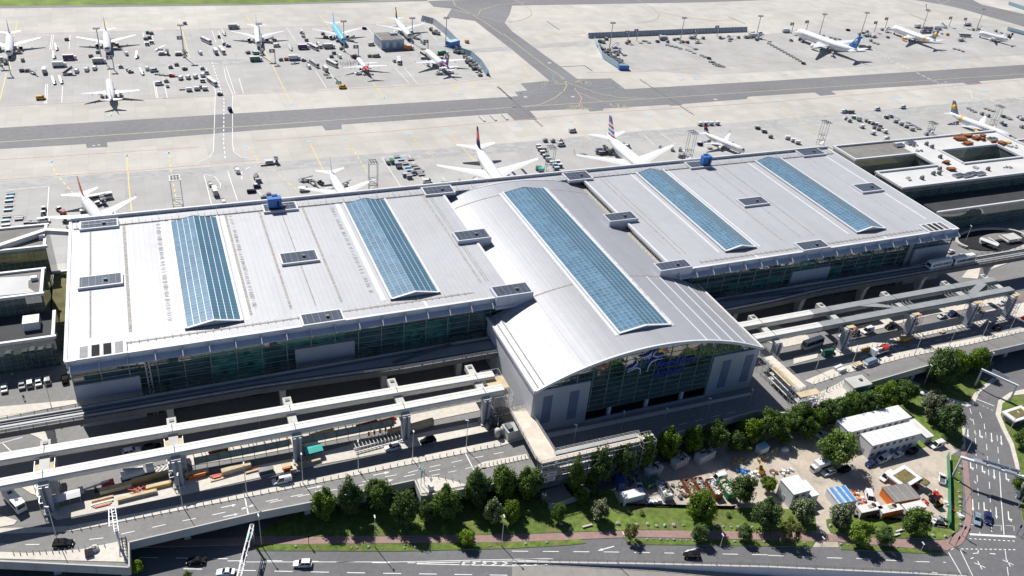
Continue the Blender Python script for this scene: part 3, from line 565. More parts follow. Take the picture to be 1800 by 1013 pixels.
for xe in (XL0+1.2, XR1-1.2): m.box((xe, 252.5, 13.6), (.4, 79.6, 27.1), 'pier_glass')
m.build('rear_facade', T)
# skylights of the wings
def skylight(x0, x1, y0, y1, zb, rise, nb, name='skylight', base=None):
    xm = (x0+x1)/2; zt = zb+rise
    e = MB(); b = zb if base is None else base
    for xa in (x0-.35, x1+.35): e.box((xa, (y0+y1)/2, b+.2), (.7, y1-y0+1.4, .5), 'white_trim')
    e.add([(x0, y0-.3, zb), (x1, y0-.3, zb), (xm, y0-.3, zt+.12)], [(0, 1, 2)], 'panel_grey'); e.add([(x0, y1+.3, zb), (x1, y1+.3, zb), (xm, y1+.3, zt+.12)], [(2, 1, 0)], 'panel_grey')
    for xa, xb_ in ((x0-.6, xm), (xm, x1+.6)):
        e.bar((xa, y0-.35, zb+.25 if xa < xm else zt+.25), (xb_, y0-.35, zt+.25 if xa < xm else zb+.25), .7, .25, 'white_trim')
    s = e.build(name, T)
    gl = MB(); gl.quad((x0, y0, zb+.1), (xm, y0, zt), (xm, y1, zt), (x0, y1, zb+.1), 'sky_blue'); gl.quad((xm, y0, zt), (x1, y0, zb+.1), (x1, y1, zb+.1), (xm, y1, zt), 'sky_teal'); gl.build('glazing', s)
    br = MB()
    for i in range(nb+1):
        t = i/nb; x = x0+(x1-x0)*t; z = zb+.1+(zt-zb-.1)*(1-abs(2*t-1))
        br.box((x, (y0+y1)/2, z+.06), (.15, y1-y0, .14), 'steel')
    br.build('glazing_bar', s)
    return s
skylight(rx(301, 393), rx(380, 383), 219.6, 285.0, ZR+.3, 1.55, 8)
skylight(rx(606, 360), rx(674, 351), 219.6, 285.3, ZR+.3, 1.55, 8)
skylight(rx(1115, 302), rx(1160, 298), 219.6, 286.6, ZR+.3, 1.55, 8)
skylight(rx(1327, 284), rx(1370, 280), 219.6, 286.6, ZR+.3, 1.55, 8)
# the arched roof
def arch_strip(x0, x1, y0, y1, n, dz, mm, th=.7):
    m = MB(); xs = [x0+(x1-x0)*i/n for i in range(n+1)]; vs = []
    for x in xs: vs += [(x, y0, az(x)+dz), (x, y1, az(x)+dz), (x, y0, az(x)+dz-th), (x, y1, az(x)+dz-th)]
    fs = []
    for i in range(n):
        a = 4*i; b = a+4; fs += [(a, b, b+1, a+1), (a+2, a+3, b+3, b+2), (a, a+2, b+2, b), (a+1, b+1, b+3, a+3)]
    fs += [(0, 1, 3, 2), (4*n, 4*n+2, 4*n+3, 4*n+1)]
    m.add(vs, fs, mm); return m
AX0, AX1, AY0, AYM, AYB = 91.3, 171.0, 172.4, 211.3, 286.9
ar = arch_strip(AX0, AX1, AY0+.3, AYM-.2, 40, 0, 'arch_metal').build('arch_roof', T)
arch_strip(XL1+.4, XR0-.4, AYM-.2, AYB, 32, 0, 'arch_metal').build('arch_roof', T)
for a_ in (arch_strip(AX0, AX1, AY0-.1, AY0+.5, 40, .16, 'white_trim', 1.0), arch_strip(XL1+.6, XR0-.6, AYB-.1, AYB+.4, 32, .14, 'white_trim', .6), arch_strip(AX0+5, 122, AYM-.3, AYM+.3, 16, .06, 'roof_track', .3), arch_strip(140.5, AX1-5, AYM-.3, AYM+.3, 16, .06, 'roof_track', .3), arch_strip(XL1+1, XR0-1, 277.5, 278.0, 30, .06, 'roof_track', .3)):
    a_.build('arch_edge', ar)
for xe in (AX0, AX1):
    m = MB(); s = 1 if xe < CX else -1
    m.box((xe-.1*s, (AY0+AYM)/2, 22.15), (.7, AYM-AY0, .9), 'white_trim'); m.box((xe+1.3*s, (AY0+AYM)/2+.2, az(xe+1.3*s)+.04), (.5, AYM-AY0-.4, .1), 'roof_track'); m.box((xe+3.0*s, (AY0+AYM)/2+.2, az(xe+3*s)+.04), (.45, AYM-AY0-.4, .1), 'roof_track'); m.build('gutter', ar)
each('roof_seam', ar, [((x, (AY0+AYM)/2, az(x)+.05), (.35, AYM-AY0-1, .12), 'white_trim') for x in (148.5, 154, 159, 164)]+[((x, (AY0+AYM)/2, az(x)+.02), (.12, AYM-AY0-1, .06), 'roof_residue') for x in (97, 102, 107, 112)])
skylight(122.6, 139.8, 181.8, 278.5, az(122.6)+.2, 1.35, 10, 'skylight', az(122.6))
each('skylight_walkway', ar, [((xa, 230, az(xa)+.05), (1.1, 98, .12), 'roof_residue' if xa > 130 else 'white_trim') for xa in (121.2, 141.2)])
# clerestory between wing and arch (right one shows its windows)
for xe, s in ((XL1, -1), (XR0, 1)):
    m = MB(); m.box((xe+.25*s, 249, 26.6), (.3, 74.8, 3.2), 'glass')
    for i in range(38): m.box((xe+.05*s, 212.5+i*2, 26.6), (.14, .14, 3.2), 'white_trim')
    m.box((xe-1.0*s, 249, az(xe-1.0*s)+.12), (1.6, 74.5, .2), 'roof_gravel' if s > 0 else 'white_trim')
    m.build('clerestory_window', T)
# wing facades
def facade(x0, x1, greens, panels, struts):
    m = MB(); yg = YF+.55
    m.box(((x0+x1)/2, yg+.2, 16.4), (x1-x0-1.2, .4, 21.0), 'glass'); f = m.build('glass_facade', T)
    each('green_glazing', f, [(((a+b)/2, yg-.03, (z0+z1)/2), (b-a, .06, z1-z0), 'glass_green') for a, b, z0, z1 in greens])
    m = MB()
    n = int((x1-x0)/6.9)
    for i in range(n+1): m.box((x0+.7+(x1-x0-1.4)*i/n, yg-.12, 16.6), (.28, .3, 20.6), 'mullion')
    for k in range(10): m.box(((x0+x1)/2, yg-.08, 7.4+k*2.05), (x1-x0-1.2, .14, .16), 'mullion')
    m.build('mullion', f)
    each('wall_panel', f, [(((a+b)/2, yg-.35, (z0+z1)/2), (b-a, .9, z1-z0), 'panel_grey') for a, b, z0, z1 in panels])
    m = MB()
    for x in struts:
        for dx in (-.5, .5): m.box((x+dx, yg-.6, 15.5), (.35, .6, 21.4), 'steel')
        for k in range(14): m.bar((x-.5, yg-.6, 6+k*1.5), (x+.5, yg-.6, 7.5+k*1.5), .15, .15, 'steel')
    m.build('lattice_column', f)
    m = MB()
    xa, xb_ = x0+.3, x1-.3
    m.quad((xa, YF-.01, 27.5), (xa, YF-2.0, 26.9), (xb_, YF-2.0, 26.9), (xb_, YF-.01, 27.5), 'fascia'); m.quad((xa, YF-2.0, 26.8), (xa, YF-.01, 27.3), (xb_, YF-.01, 27.3), (xb_, YF-2.0, 26.8), 'fascia')
    m.quad((xa, YF-2.0, 26.9), (xa, YF-2.0, 26.8), (xb_, YF-2.0, 26.8), (xb_, YF-2.0, 26.9), 'white_trim'); c = m.build('eave_canopy', T)
    n = int((x1-x0)/6.9)
    for i in range(n+1):
        m = MB(); x = x0+.8+(x1-x0-1.6)*i/n
        m.add([(x-.12, YF, 29.0), (x-.12, YF-2.4, 27.2), (x-.12, YF-2.4, 26.7), (x-.12, YF, 27.2), (x+.12, YF, 29.0), (x+.12, YF-2.4, 27.2), (x+.12, YF-2.4, 26.7), (x+.12, YF, 27.2)], [(0, 1, 2, 3), (7, 6, 5, 4), (0, 4, 5, 1), (1, 5, 6, 2), (2, 6, 7, 3)], 'white_trim'); m.build('eave_fin', c)
facade(XL0, XL1, [(6, 21.5, 12, 24), (60.5, 79, 15, 23.5), (26, 45, 22.2, 24.5)], [(-29.6, -13, 6, 21.0), (30, 47.9, 13.5, 21.5)], (-10.6,))
facade(XR0, XR1, [(172, 178, 14, 21), (186, 212, 16, 19), (232, 238, 15, 20), (246, 259, 15.2, 18.5), (214, 222, 22, 26)], [(213.8, 231.6, 13.5, 21.0), (273.6, 292.4, 6, 22.6)], (270.6,))
# the arched front
m = MB(); xs = [AX0+1+(AX1-AX0-2)*i/40 for i in range(41)]; yg = AY0+.75
for a, b in zip(xs, xs[1:]):
    z0 = 22.0 if (b < 109.8 or a > 153) else 9.8
    m.quad((a, yg, z0), (b, yg, z0), (b, yg, az(b)-.4), (a, yg, az(a)-.4), 'glass')
af = m.build('arch_facade', T)
m = MB()
for i in range(15):
    x = AX0+3.2+i*5.27; z0 = 21.9 if (x < 109.5 or x > 153) else 9.8
    if az(x)-.4 > z0: m.box((x, yg-.08, (z0+az(x)-.4)/2), (.18, .22, az(x)-.4-z0), 'mullion')
for k in range(12):
    z = 9.9+k*1.9
    hw = 39 if z < 22.3 else math.sqrt(max(0, RA*RA-(z+.5-ZA+RA)**2))
    a, b = (109.6, 153) if z < 21.9 else (CX-hw, CX+hw)
    m.box(((a+b)/2, yg-.05, z), (b-a, .12, .1), 'mullion')
m.build('mullion', af)
for x0, x1, sl_ in ((AX0+.4, 109.6, ((95.9, 9.2, 19.4), (104.6, 8.8, 19.4))), (153.1, AX1-.4, ((158.6, 8.6, 19.6), (167.2, 9.2, 20.0)))):
    m = MB(); m.box(((x0+x1)/2, AY0+.7, 13.5), (x1-x0, .8, 17), 'panel_grey'); p = m.build('front_panel', T)
    for xs_, z0, z1 in sl_:
        m = MB(); m.box((xs_, AY0+.24, (z0+z1)/2), (3.0, .14, z1-z0), 'panel_blue'); m.build('slot_window', p)
for xe in (AX0+.3, AX1-.3):
    m = MB(); m.box((xe, (AY0+AYM)/2+.6, 13.6), (.5, AYM-AY0-1, 16.6), 'white_trim'); m.build('side_wall', T)
each('entrance_column', T, [((x, AY0+1.3, 7.9), (1.0, 1.0, 3.8), 'white_trim') for x in (118.2, 131.5, 144.4)])
m = MB(); m.box((131.3, AY0+.1, 6.0), (43.2, .5, 1.7), 'panel_grey'); m.box((131.3, AY0+3.8, 8.3), (43.2, .3, 4.2), 'glass'); m.box((131.3, AY0+2.2, 9.9), (43.2, 3.2, .3), 'dark_steel'); m.build('entrance_parapet', T)
# emblem and lettering
def FP(px, py): v = GY(px, py, yg-.45); return (v.x, v.z)
def ribbon(mb, pts, ws, mm, dz=0.0, dx=0.0, y=None, th=.35):
    y = yg-.45 if y is None else y
    P = [Vector(FP(*p)) for p in pts]; L = []; Rr = []
    for i, p in enumerate(P):
        d = (P[min(i+1, len(P)-1)]-P[max(i-1, 0)]).normalized(); nn_ = Vector((-d.y, d.x))*ws[i]/2
        L.append((p+nn_)+Vector((dx, dz))); Rr.append((p-nn_)+Vector((dx, dz)))
    n = len(P); vs = [(a.x, y, a.y) for a in L]+[(a.x, y, a.y) for a in Rr]+[(a.x, y+th, a.y) for a in L]+[(a.x, y+th, a.y) for a in Rr]; fs = []
    for i in range(n-1):
        fs += [(i, i+1, n+i+1, n+i), (2*n+i+1, 2*n+i, 3*n+i, 3*n+i+1), (i+1, i, 2*n+i, 2*n+i+1), (n+i, n+i+1, 3*n+i+1, 3*n+i)]
    fs += [(0, n, 3*n, 2*n), (n-1, 3*n-1, 4*n-1, 2*n-1)]
    mb.add(vs, fs, mm)
def ZE(pts): return [(1080+x*280/1795, 580+y*158/1013) for x, y in pts]
STK = [[(288, 302), (340, 300), (385, 282), (415, 255), (432, 234)], [(472, 228), (446, 258), (440, 285), (480, 295), (563, 270)], [(240, 328), (260, 345), (258, 370), (215, 412), (142, 442)], [(142, 470), (200, 438), (250, 415), (290, 430), (290, 492)], [(548, 312), (480, 322), (420, 350), (385, 400), (366, 462)]]
em = MB()
for s in STK:
    ribbon(em, ZE(s), [.15, .5, .7, .5, .16], 'logo_blue'); ribbon(em, ZE(s), [.1, .26, .34, .26, .1], 'logo_white', -.42, .1, yg-.5, .3)
em.build('sign_emblem', T)
for txt, px, size in (('Frankfurt', (1151, 648), 3.35), ('Airport', (1146, 664), 3.35)):
    cu = bpy.data.curves.new('lettering', 'FONT'); cu.body = txt; cu.size = size*1.12; cu.shear = .28; cu.extrude = .15; cu.offset = 0
    ob = bpy.data.objects.new('sign_lettering', cu); me = bpy.data.meshes.new_from_object(ob); bpy.data.objects.remove(ob)
    me.materials.clear(); me.materials.append(MATS['logo_blue'])
    x, z = FP(*px); o = link('sign_lettering', me, T, (x, yg-.35, z)); o.rotation_euler = (R(90), 0, 0)
# roof vents with dark glass tops
def vent(quad, win4=False, zt=.9, low=0):
    P = [G(px, py, ZR+zt) for px, py in quad]; x0 = (P[0].x+P[3].x)/2; x1 = (P[1].x+P[2].x)/2; y1 = (P[0].y+P[1].y)/2; y0 = (P[2].y+P[3].y)/2
    m = MB(); cxm, cym = (x0+x1)/2, (y0+y1)/2
    zb = ZR-.2-low
    m.box((cxm, cym, (zb+ZR+zt)/2), (x1-x0+.9, y1-y0+.9, ZR+zt-zb), 'white_trim' if not low else 'fascia'); o = m.build('roof_vent', T)
    m = MB()
    if win4:
        for i in range(4):
            wd = (x1-x0)/4; m.box((x0+wd*(i+.5), cym, ZR+zt+.02), (wd-.9, y1-y0-.3, .1), 'engine_dark' if i in (1, 2) else 'dark_steel')
    else:
        m.box((cxm, cym, ZR+zt+.02), (x1-x0-.2, y1-y0-.2, .1), 'duct_glass'); m.box((cxm+1.5, cym-.5, ZR+zt+.4), (1.0, .8, .7), 'dark_steel')
    m.build('vent_glass', o)
for q in ([(138, 488), (212, 480), (214, 497), (140, 505)], [(492, 447), (553, 439), (559, 456), (497, 463)], [(529, 555), (597, 543), (604, 561), (534, 571)], [(142, 391), (205, 384), (206, 396), (142, 402)], [(463, 361), (518, 354), (521, 366), (465, 372)], [(743, 331), (790, 325), (798, 336), (749, 343)], [(1298, 351), (1338, 345), (1350, 357), (1308, 361)], [(1400, 428), (1443, 421), (1456, 433), (1412, 440)], [(992, 304), (1030, 301), (1040, 313), (998, 317)], [(1503, 325), (1537, 321), (1549, 333), (1514, 338)], [(1208, 286), (1240, 282), (1248, 291), (1213, 295)], [(1402, 264), (1437, 260), (1447, 269), (1412, 275)]): vent(q)
for q in ([(136, 610), (218, 599), (221, 619), (137, 631)], [(1620, 396), (1655, 390), (1668, 402), (1633, 408)]): vent(q, True, .7)
for q in ([(798, 409), (852, 402), (860, 416), (806, 423)], [(864, 505), (924, 497), (935, 513), (874, 521)], [(1063, 378), (1110, 371), (1118, 384), (1072, 388)], [(1150, 464), (1205, 456), (1214, 469), (1162, 474)]): vent(q, False, 1.5, 3.2)
# blue machine containers standing on the roof
for i, (px, s, lab) in enumerate((((483, 362), .68, 'blue machine container standing on the back of the left roof half'), ((1240, 287), .62, 'blue machine container standing on the back of the right roof half'))):
    p = G(*px, ZR+1.4); t = thing('machine_container', lab, 'container', p, 0, 'machine containers on the roof')
    m = MB(); m.box((0, 0, 1.7), (7*s, 4*s, 3.4), 'brightblue'); m.build('container_body', t)
    m = MB()
    for k in range(6): m.box((-3*s+k*1.2*s, -2.04*s, 1.7), (.2, .1, 3.0), 'blue')
    m.box((.4*s, 2.0*s, 3.5), (2, 1.2, .5), 'blue'); m.build('container_rib', t)
    m = MB(); m.box((1.6*s, -2.06*s, 1.3), (1.1*s, .14, 2.2), 'navy'); m.build('door', t)

# ================= the piers left and right of the hall
def pier_wall(m, x0, x1, y, z0, z1, ns=-1): m.box(((x0+x1)/2, y, (z0+z1)/2), (abs(x1-x0), .4, z1-z0), 'pier_glass')
def parapet(m, x0, y0, x1, y1, z, wd=.9, h=.9):
    L = math.hypot(x1-x0, y1-y0); m.box(((x0+x1)/2, (y0+y1)/2, z+h/2-.1), (L+wd if x1 != x0 else wd, L-wd-.02 if x1 == x0 else wd, h), 'white_trim')
def block(root, x0, x1, y0, y1, z0, z1, roof, edges='NSEW', name='wing'):
    m = MB(); m.box(((x0+x1)/2, (y0+y1)/2, (z0+z1)/2), (x1-x0, y1-y0, z1-z0), 'pier_glass'); o = m.build(name, root)
    m = MB(); m.box(((x0+x1)/2, (y0+y1)/2, z1+.05), (x1-x0-.1, y1-y0-.1, .2), roof); m.build('roof', o)
    m = MB()
    if 'S' in edges: parapet(m, x0, y0+.4, x1, y0+.4, z1)
    if 'N' in edges: parapet(m, x0, y1-.4, x1, y1-.4, z1)
    if 'W' in edges: parapet(m, x0+.4, y0+.4, x0+.4, y1-.4, z1)
    if 'E' in edges: parapet(m, x1-.4, y0+.4, x1-.4, y1-.4, z1)
    if m.v: m.build('parapet', o)
    return o
PL = thing('pier_building', 'stepped glass pier building with flat roofs at the left edge beside the hall', 'building', (-60, 275, 0))
PLo = Vector((60, -275, 0))
def at0(root): 
    e = root.location; 
    return e
PL.location = (0, 0, 0)
block(PL, -140, -36.2, 243.5, 259, 5.5, 16, 'black_roof', 'SE')
block(PL, -140, -38.9, 259.2, 275.2, 5.5, 22, 'dark_roof')
block(PL, -140, -39.1, 289.5, 306, 0, 22, 'dark_roof')
block(PL, -140, -39.2, 275.4, 289.3, 0, 13, 'moss_roof', '')
block(PL, -38.7, -31.2, 259.4, 291, 0, 11, 'moss_roof', 'N')
m = MB()
pts = [G2(p, 22.25) for p in ((-60, 493), (0, 488), (55, 485), (64, 488), (50, 494), (50, 506), (62, 514), (0, 520), (-60, 526))]
m.add([(x, y, 22.25) for x, y in pts][::-1], [tuple(range(len(pts)))], 'pier_roof'); m.build('roof_patch', PL)
each('roof_plant', PL, [((-42.5, 251.5, 17.5), (4.5, 4.5, 2.8), 'white_trim'), ((-41.6, 269, 22.8), (1.8, 1.5, 1.2), 'white_trim')])
m = MB()
a, b = G(-30, 440, 23.6), G(80, 403, 24.4)
m.bar(a, b, 1.9, 1.7, 'offwhite'); m.bar(b, (XL0+3, 293, 25), 1.6, 1.6, 'offwhite')
for i in range(26):
    p = a.lerp(b, i/26); m.tube(p, p+Vector((0, -1.2, -1.4)), .09, 'dark_steel', 4)
tag(m.build('roof_bridge'), 'covered pale access bridge crossing the far left flat roof to the hall', 'bridge')
m = MB(); m.box((0, 0, .7), (2.2, 1.7, 1.4), 'white_trim', top=.8); m.box((0, 0, 1.45), (.8, .8, .25), 'dark_steel')
tag(m.build('roof_vent_box', None, G(75, 419, 22.2)), 'small white vent box beside the covered bridge on the far left roof', 'vent')
PRt = thing('pier_building', 'long glass pier building with courtyards and cluttered pale roof right of hall', 'building')
for (x0, x1, y0, y1) in ((312, 350.2, 259.6, 276.8), (350.2, 367.2, 259.6, 307), (367.2, 407, 259.6, 275.6), (367.2, 407, 291.4, 307), (407, 423, 259.6, 307), (312, 350.2, 290.8, 307)):
    block(PRt, x0, x1, y0, y1, 0, 22, 'dark_roof' if (x0 == 312 and y0 > 280) else 'pier_roof', '')
block(PRt, 423, 700, 262, 300, 0, 19, 'dark_roof', 'NS'); block(PRt, 322, 700, 244.5, 259.4, 5.5, 16, 'black_roof', 'S'); block(PRt, 296, 322, 250, 262, 0, 12.5, 'black_roof', '')
block(PRt, 312.4, 350, 277, 290.6, 0, 14.5, 'moss_roof', '')
m = MB()
for e in ((312, 259.6, 423, 259.6), (312, 307, 423, 307), (312, 276.6, 350.2, 276.6), (312, 291, 350.2, 291), (367.2, 275.4, 407, 275.4), (367.2, 291.6, 407, 291.6)): parapet(m, *e, 22.1, 1.0, 1.0)
for e in ((312, 260, 312, 277), (312, 291, 312, 307), (350.3, 277, 350.3, 291), (367, 275.6, 367, 291.6), (407.2, 275.6, 407.2, 291.6), (423, 259.6, 423, 307)): parapet(m, *e, 22.1, 1.0, .97)
m.build('parapet', PRt)
m = MB(); m.box((387, 283.5, 8), (39, 15.5, .4), 'black_roof'); m.build('courtyard_floor', PRt)
# things lying on the pier roof
rr = random.Random(11)
def zr(p): return G(1440+p[0]/5, 230+p[1]/5, 22.2)
for i, (x, y, sx, sy) in enumerate(((1240, 78, 7, 4), (1290, 55, 6, 3), (1380, 72, 6, 4), (1430, 53, 4, 2), (1300, 118, 6, 3), (1440, 85, 3, 1.5), (1530, 103, 3, 2), (1600, 118, 6, 3), (1110, 285, 4, 2), (1160, 345, 5, 2.5))):
    m = MB()
    for k in range(4): m.box((rr.uniform(-.4, .4), rr.uniform(-.4, .4), .2+.32*k), (sx*rr.uniform(.7, 1), sy*rr.uniform(.6, 1), .3), 'rust', rr.uniform(-.1, .1))
    o = m.build('plate_stack', None, zr((x, y)), rr.uniform(-.3, .3)); tag(o, '', 'steel plates', 'rusty plate stacks'); PENDING.append((o, 'rusty plate stack on the pier roof', (1440+x/5, 230+y/5), 'roof'))
for i, (x, y, kind) in enumerate(((840, 135, 2), (940, 125, 1), (988, 150, 1), (870, 180, 2), (1060, 238, 1), (1055, 345, 1), (1480, 345, 1), (1380, 325, 2), (1650, 325, 2), (1050, 382, 1), (1000, 385, 1), (900, 425, 1), (780, 430, 2), (1340, 385, 3), (1290, 400, 3), (1410, 385, 3), (1220, 400, 3), (1650, 110, 4), (1700, 140, 5), (1490, 80, 1), (1520, 80, 3), (700, 135, 3), (800, 115, 3))):
    m = MB(); p = zr((x, y))
    if kind == 1: m.box((0, 0, .7), (1.8, 1.3, 1.4), 'dark_steel', top=.9); m.box((.3, 0, 1.6), (.8, .7, .5), 'steel'); nm, ds, ct = 'ventilator', 'dark roof ventilator on the pier roof', 'ventilator'
    elif kind == 2:
        for k in range(5): m.box((rr.uniform(-2, 2), rr.uniform(-1, 1), .3), (1.4, .8, .6), rr.choice(('steel', 'grey', 'offwhite')), rr.uniform(0, 3))
        nm, ds, ct = 'material_pile', 'small heap of building material on the pier roof', 'material'
    elif kind == 3: m.box((0, 0, .5), (6, 2.6, .9), 'steel', .05); m.box((0, 0, 1.0), (5.4, 2.0, .15), 'duct_glass', .05); nm, ds, ct = 'rooflight', 'low grey rooflight box on the pier roof', 'rooflight'
    elif kind == 4:
        for k in range(3): m.box((0, k*.8-.8, .3), (5, .6, .6), 'yellow_timber', .1)
        nm, ds, ct = 'timber_stack', 'yellow stack of timber on the pier roof', 'timber'
    else:
        for k in range(7): m.box((rr.uniform(-2.5, 2.5), rr.uniform(-1.8, 1.8), .4), (1.3, 1.0, .8), 'white', rr.uniform(0, 3))
        nm, ds, ct = 'sack_pile', 'heap of white sacks on the pier roof', 'sacks'
    o = m.build(nm, None, p, .05); tag(o, ds, ct); PENDING.append((o, ds, (1440+x/5, 230+y/5), 'roof'))
# ramp bowl at the right end of the hall
rb = MB(); c = Vector((346, 231.5, 6.1)); n = 20
for i in range(n):
    a0, a1 = R(-20)+R(220)*i/n, R(-20)+R(220)*(i+1)/n
    for r0, r1, zz_ in ((14.2, 15.2, 7.2),):
        P = [(c.x+r*1.35*math.cos(a), c.y+r*.62*math.sin(a)) for r, a in ((r0, a0), (r1, a0), (r1, a1), (r0, a1))]
        rb.add([(x, y, zz_) for x, y in P], [(0, 1, 2, 3)], 'pale_concrete')
        rb.add([(P[0][0], P[0][1], zz_), (P[3][0], P[3][1], zz_), (P[3][0], P[3][1], 6.3), (P[0][0], P[0][1], 6.3)], [(0, 1, 2, 3)], 'pale_concrete'); rb.add([(P[1][0], P[1][1], zz_), (P[2][0], P[2][1], zz_), (P[2][0], P[2][1], 6.3), (P[1][0], P[1][1], 6.3)], [(3, 2, 1, 0)], 'pale_concrete')
tag(rb.build('ramp_wall'), 'curved concrete wall of the ramp bowl right of the hall', 'wall')
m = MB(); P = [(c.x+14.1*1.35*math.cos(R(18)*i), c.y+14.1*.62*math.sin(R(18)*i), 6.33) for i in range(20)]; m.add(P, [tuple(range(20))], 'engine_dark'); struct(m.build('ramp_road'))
m = MB(); P = [(c.x+2+8*1.35*math.cos(R(9)*i), c.y-2+8*.62*math.sin(R(9)*i), 6.5) for i in range(21)]; m.prism([(x, y) for x, y, z in P], 6.4, 7.6, 'pale_concrete', 'dark_roof')
for i in (4, 8, 12): m.box((c.x-9+i*1.6, c.y-2.6, 7.7), (.7, 5.5, .5), 'white_trim')
m.box((c.x+9, c.y-2.3, 7.5), (8, 5, 1.6), 'pale_concrete'); tag(m.build('ramp_island'), 'rounded concrete island with pale ribs inside the ramp bowl', 'ramp island')
m = MB(); m.box((0, 0, 2.6), (3, 8, .25), 'white_trim', .1)
for x, y in ((-1, -3), (1, -3), (-1, 3), (1, 3)): m.tube((x, y, 0), (x, y, 2.6), .09, 'steel', 5)
tag(m.build('shelter', None, G(1735, 434, 6.1), .35), 'white flat roofed shelter beside the ramp bowl', 'shelter')
# ================= the departures viaduct
ZD = 6.0
FE = [(-400, 960), (-100, 981), (227, 997), (226, 953), (450, 901), (549, 882), (729, 843.5), (741, 871), (752, 870), (900, 844), (946, 832), (1128, 778), (1240, 746), (1330, 722), (1388, 726), (1430, 714), (1475, 703), (1532, 671), (1635, 641), (1800, 604), (2000, 560)]
edge = [G2(p, ZD+1.0) for p in FE]
poly = edge+[(edge[-1][0]+200, edge[-1][1]), (640, 246), (294.2, 246), (294.2, 212.2), (AX1-.6, 212.2), (AX1-.6, 173.4), (AX0+.6, 173.4), (AX0+.6, 212.2), (-30.6, 212.2), (-30.6, 243.3), (-200, 243.3)]
VD = thing('viaduct', 'long concrete road viaduct in front of the terminal with pale parapet', 'viaduct')
m = MB(); m.prism(poly, ZD-1.5, ZD, 'pale_concrete', 'deck_asphalt'); m.build('deck', VD)
m = MB()
for a, b in zip(edge, edge[1:]):
    m.bar((a[0], a[1], ZD+1.0), (b[0], b[1], ZD+1.0), .35, 2.7, 'pale_concrete'); L = math.hypot(b[0]-a[0], b[1]-a[1])
    for k in range(1, int(L/7)):
        p = Vector((*a, ZD+.95)).lerp(Vector((*b, ZD+.95)), k*7/L); m.box((p.x, p.y-.02, ZD-.35), (.12, .42, 2.6), 'steel', math.atan2(b[1]-a[1], b[0]-a[0]))
m.build('parapet', VD)
for px in ((95, 991), (215, 995), (327, 930), (541, 886), (742, 868), (1558, 668), (1614, 651), (1779, 611), (640, 864)):
    p = G(px[0], px[1], ZD-1.0); m = MB(); m.box((p.x, p.y+1.6, 2.2), (1.6, 1.4, 4.5), 'pale_concrete'); m.build('pier', VD)
for x in range(-100, 420, 26):
    m = MB(); m.box((x, 185, 2.2), (1.4, 3, 4.5), 'pale_concrete'); m.build('pier', VD)
# pavement strips on the deck
KZ = ZD+.14
def strip(name, pts, mm='pavement', z=KZ): sheet(name, pts, z, mm, thick=.2, mside='kerb')
strip('pavement', [(-100, 930), (75, 927), (122, 925), (450, 861), (870, 775), (920, 762), (925, 770), (880, 784), (450, 871), (125, 934), (75, 936), (-100, 941)])
strip('pavement', [(-100, 973), (0, 970), (50, 972), (140, 966), (218, 950), (224, 988), (0, 982), (-100, 979)])
strip('pavement', [(97, 893), (150, 881), (300, 851), (470, 815), (568, 795), (633, 777), (720, 765), (885, 733), (890, 752), (720, 787), (533, 822), (300, 875), (100, 914), (85, 902)])
strip('pavement', [(330, 799), (450, 779), (694, 735), (860, 702), (870, 716), (700, 751), (450, 800), (336, 818), (326, 812)])
strip('pavement', [(733, 843), (741, 867), (752, 866), (821, 853), (800, 846), (770, 839), (748, 838)])
strip('pavement', [(834, 820), (850, 812), (925, 798), (930, 806), (850, 823), (836, 824)])
strip('pavement', [(-80, 880), (0, 905), (30, 915), (25, 922), (-80, 940)])
strip('pavement', [(45, 760), (62, 767), (80, 777), (100, 770), (95, 752), (65, 755)]); strip('pavement', [(35, 855), (55, 868), (80, 876), (105, 868), (100, 842), (60, 845)])
strip('pavement', [(112, 846), (120, 862), (200, 838), (330, 808), (325, 790), (200, 812)], 'deck_asphalt', ZD+.02)
strip('pavement', [(1415, 669), (1460, 650), (1500, 640), (1560, 625), (1590, 618), (1700, 597), (1800, 576), (1900, 556), (1900, 562), (1800, 583), (1707, 605), (1590, 629), (1492, 655), (1430, 676)])
strip('pavement', [(1463, 608), (1566, 584), (1680, 559), (1760, 540), (1850, 522), (1850, 545), (1800, 556), (1690, 576), (1570, 602), (1470, 628)])
strip('pavement', [(1395, 640), (1436, 629), (1440, 617), (1395, 628)])
strip('pavement', [(1495, 577), (1545, 563), (1640, 541), (1784, 519), (1790, 529), (1640, 553), (1545, 578), (1498, 588)])
strip('pavement', [(1432, 712), (1440, 690), (1470, 676), (1490, 664), (1532, 674), (1478, 700)])
strip('pavement', [(1330, 560), (1420, 590), (1425, 600), (1380, 610), (1345, 600)])
strip('pavement', [(1690, 488), (1712, 462), (1800, 430), (1900, 410), (1900, 425), (1800, 452), (1730, 478), (1740, 492)]) 
strip('pavement', [(958, 762), (1030, 749), (1240, 706), (1320, 690), (1320, 694), (1240, 712), (1030, 756), (962, 770)])
strip('pavement', [(-150, 722), (0, 715), (132, 703), (136, 709), (0, 735), (-150, 750)])
def deckline(pts, wd=.2, dash=None): stroke(DP, pts, wd, 'paint_white', ZD+.02, dash, zs=ZD)
DP = MB()
deckline(Z4(0, 760, [(-40, 785), (0, 787), (220, 790), (400, 785), (600, 757), (740, 742), (880, 710), (1090, 665), (1260, 628), (1420, 598), (1570, 565), (1700, 535), (2040, 465), (2250, 420), (2480, 385), (2700, 340), (2900, 300), (3200, 240)]), .2, (3.2, 4.0))
deckline(Z4(450, 760, [(-100, 545), (0, 500), (310, 440), (470, 405), (640, 372), (770, 345), (900, 315), (1070, 285), (1200, 250), (1340, 220), (1470, 193), (1600, 168), (1740, 140)]), .2, (3.2, 3.2))
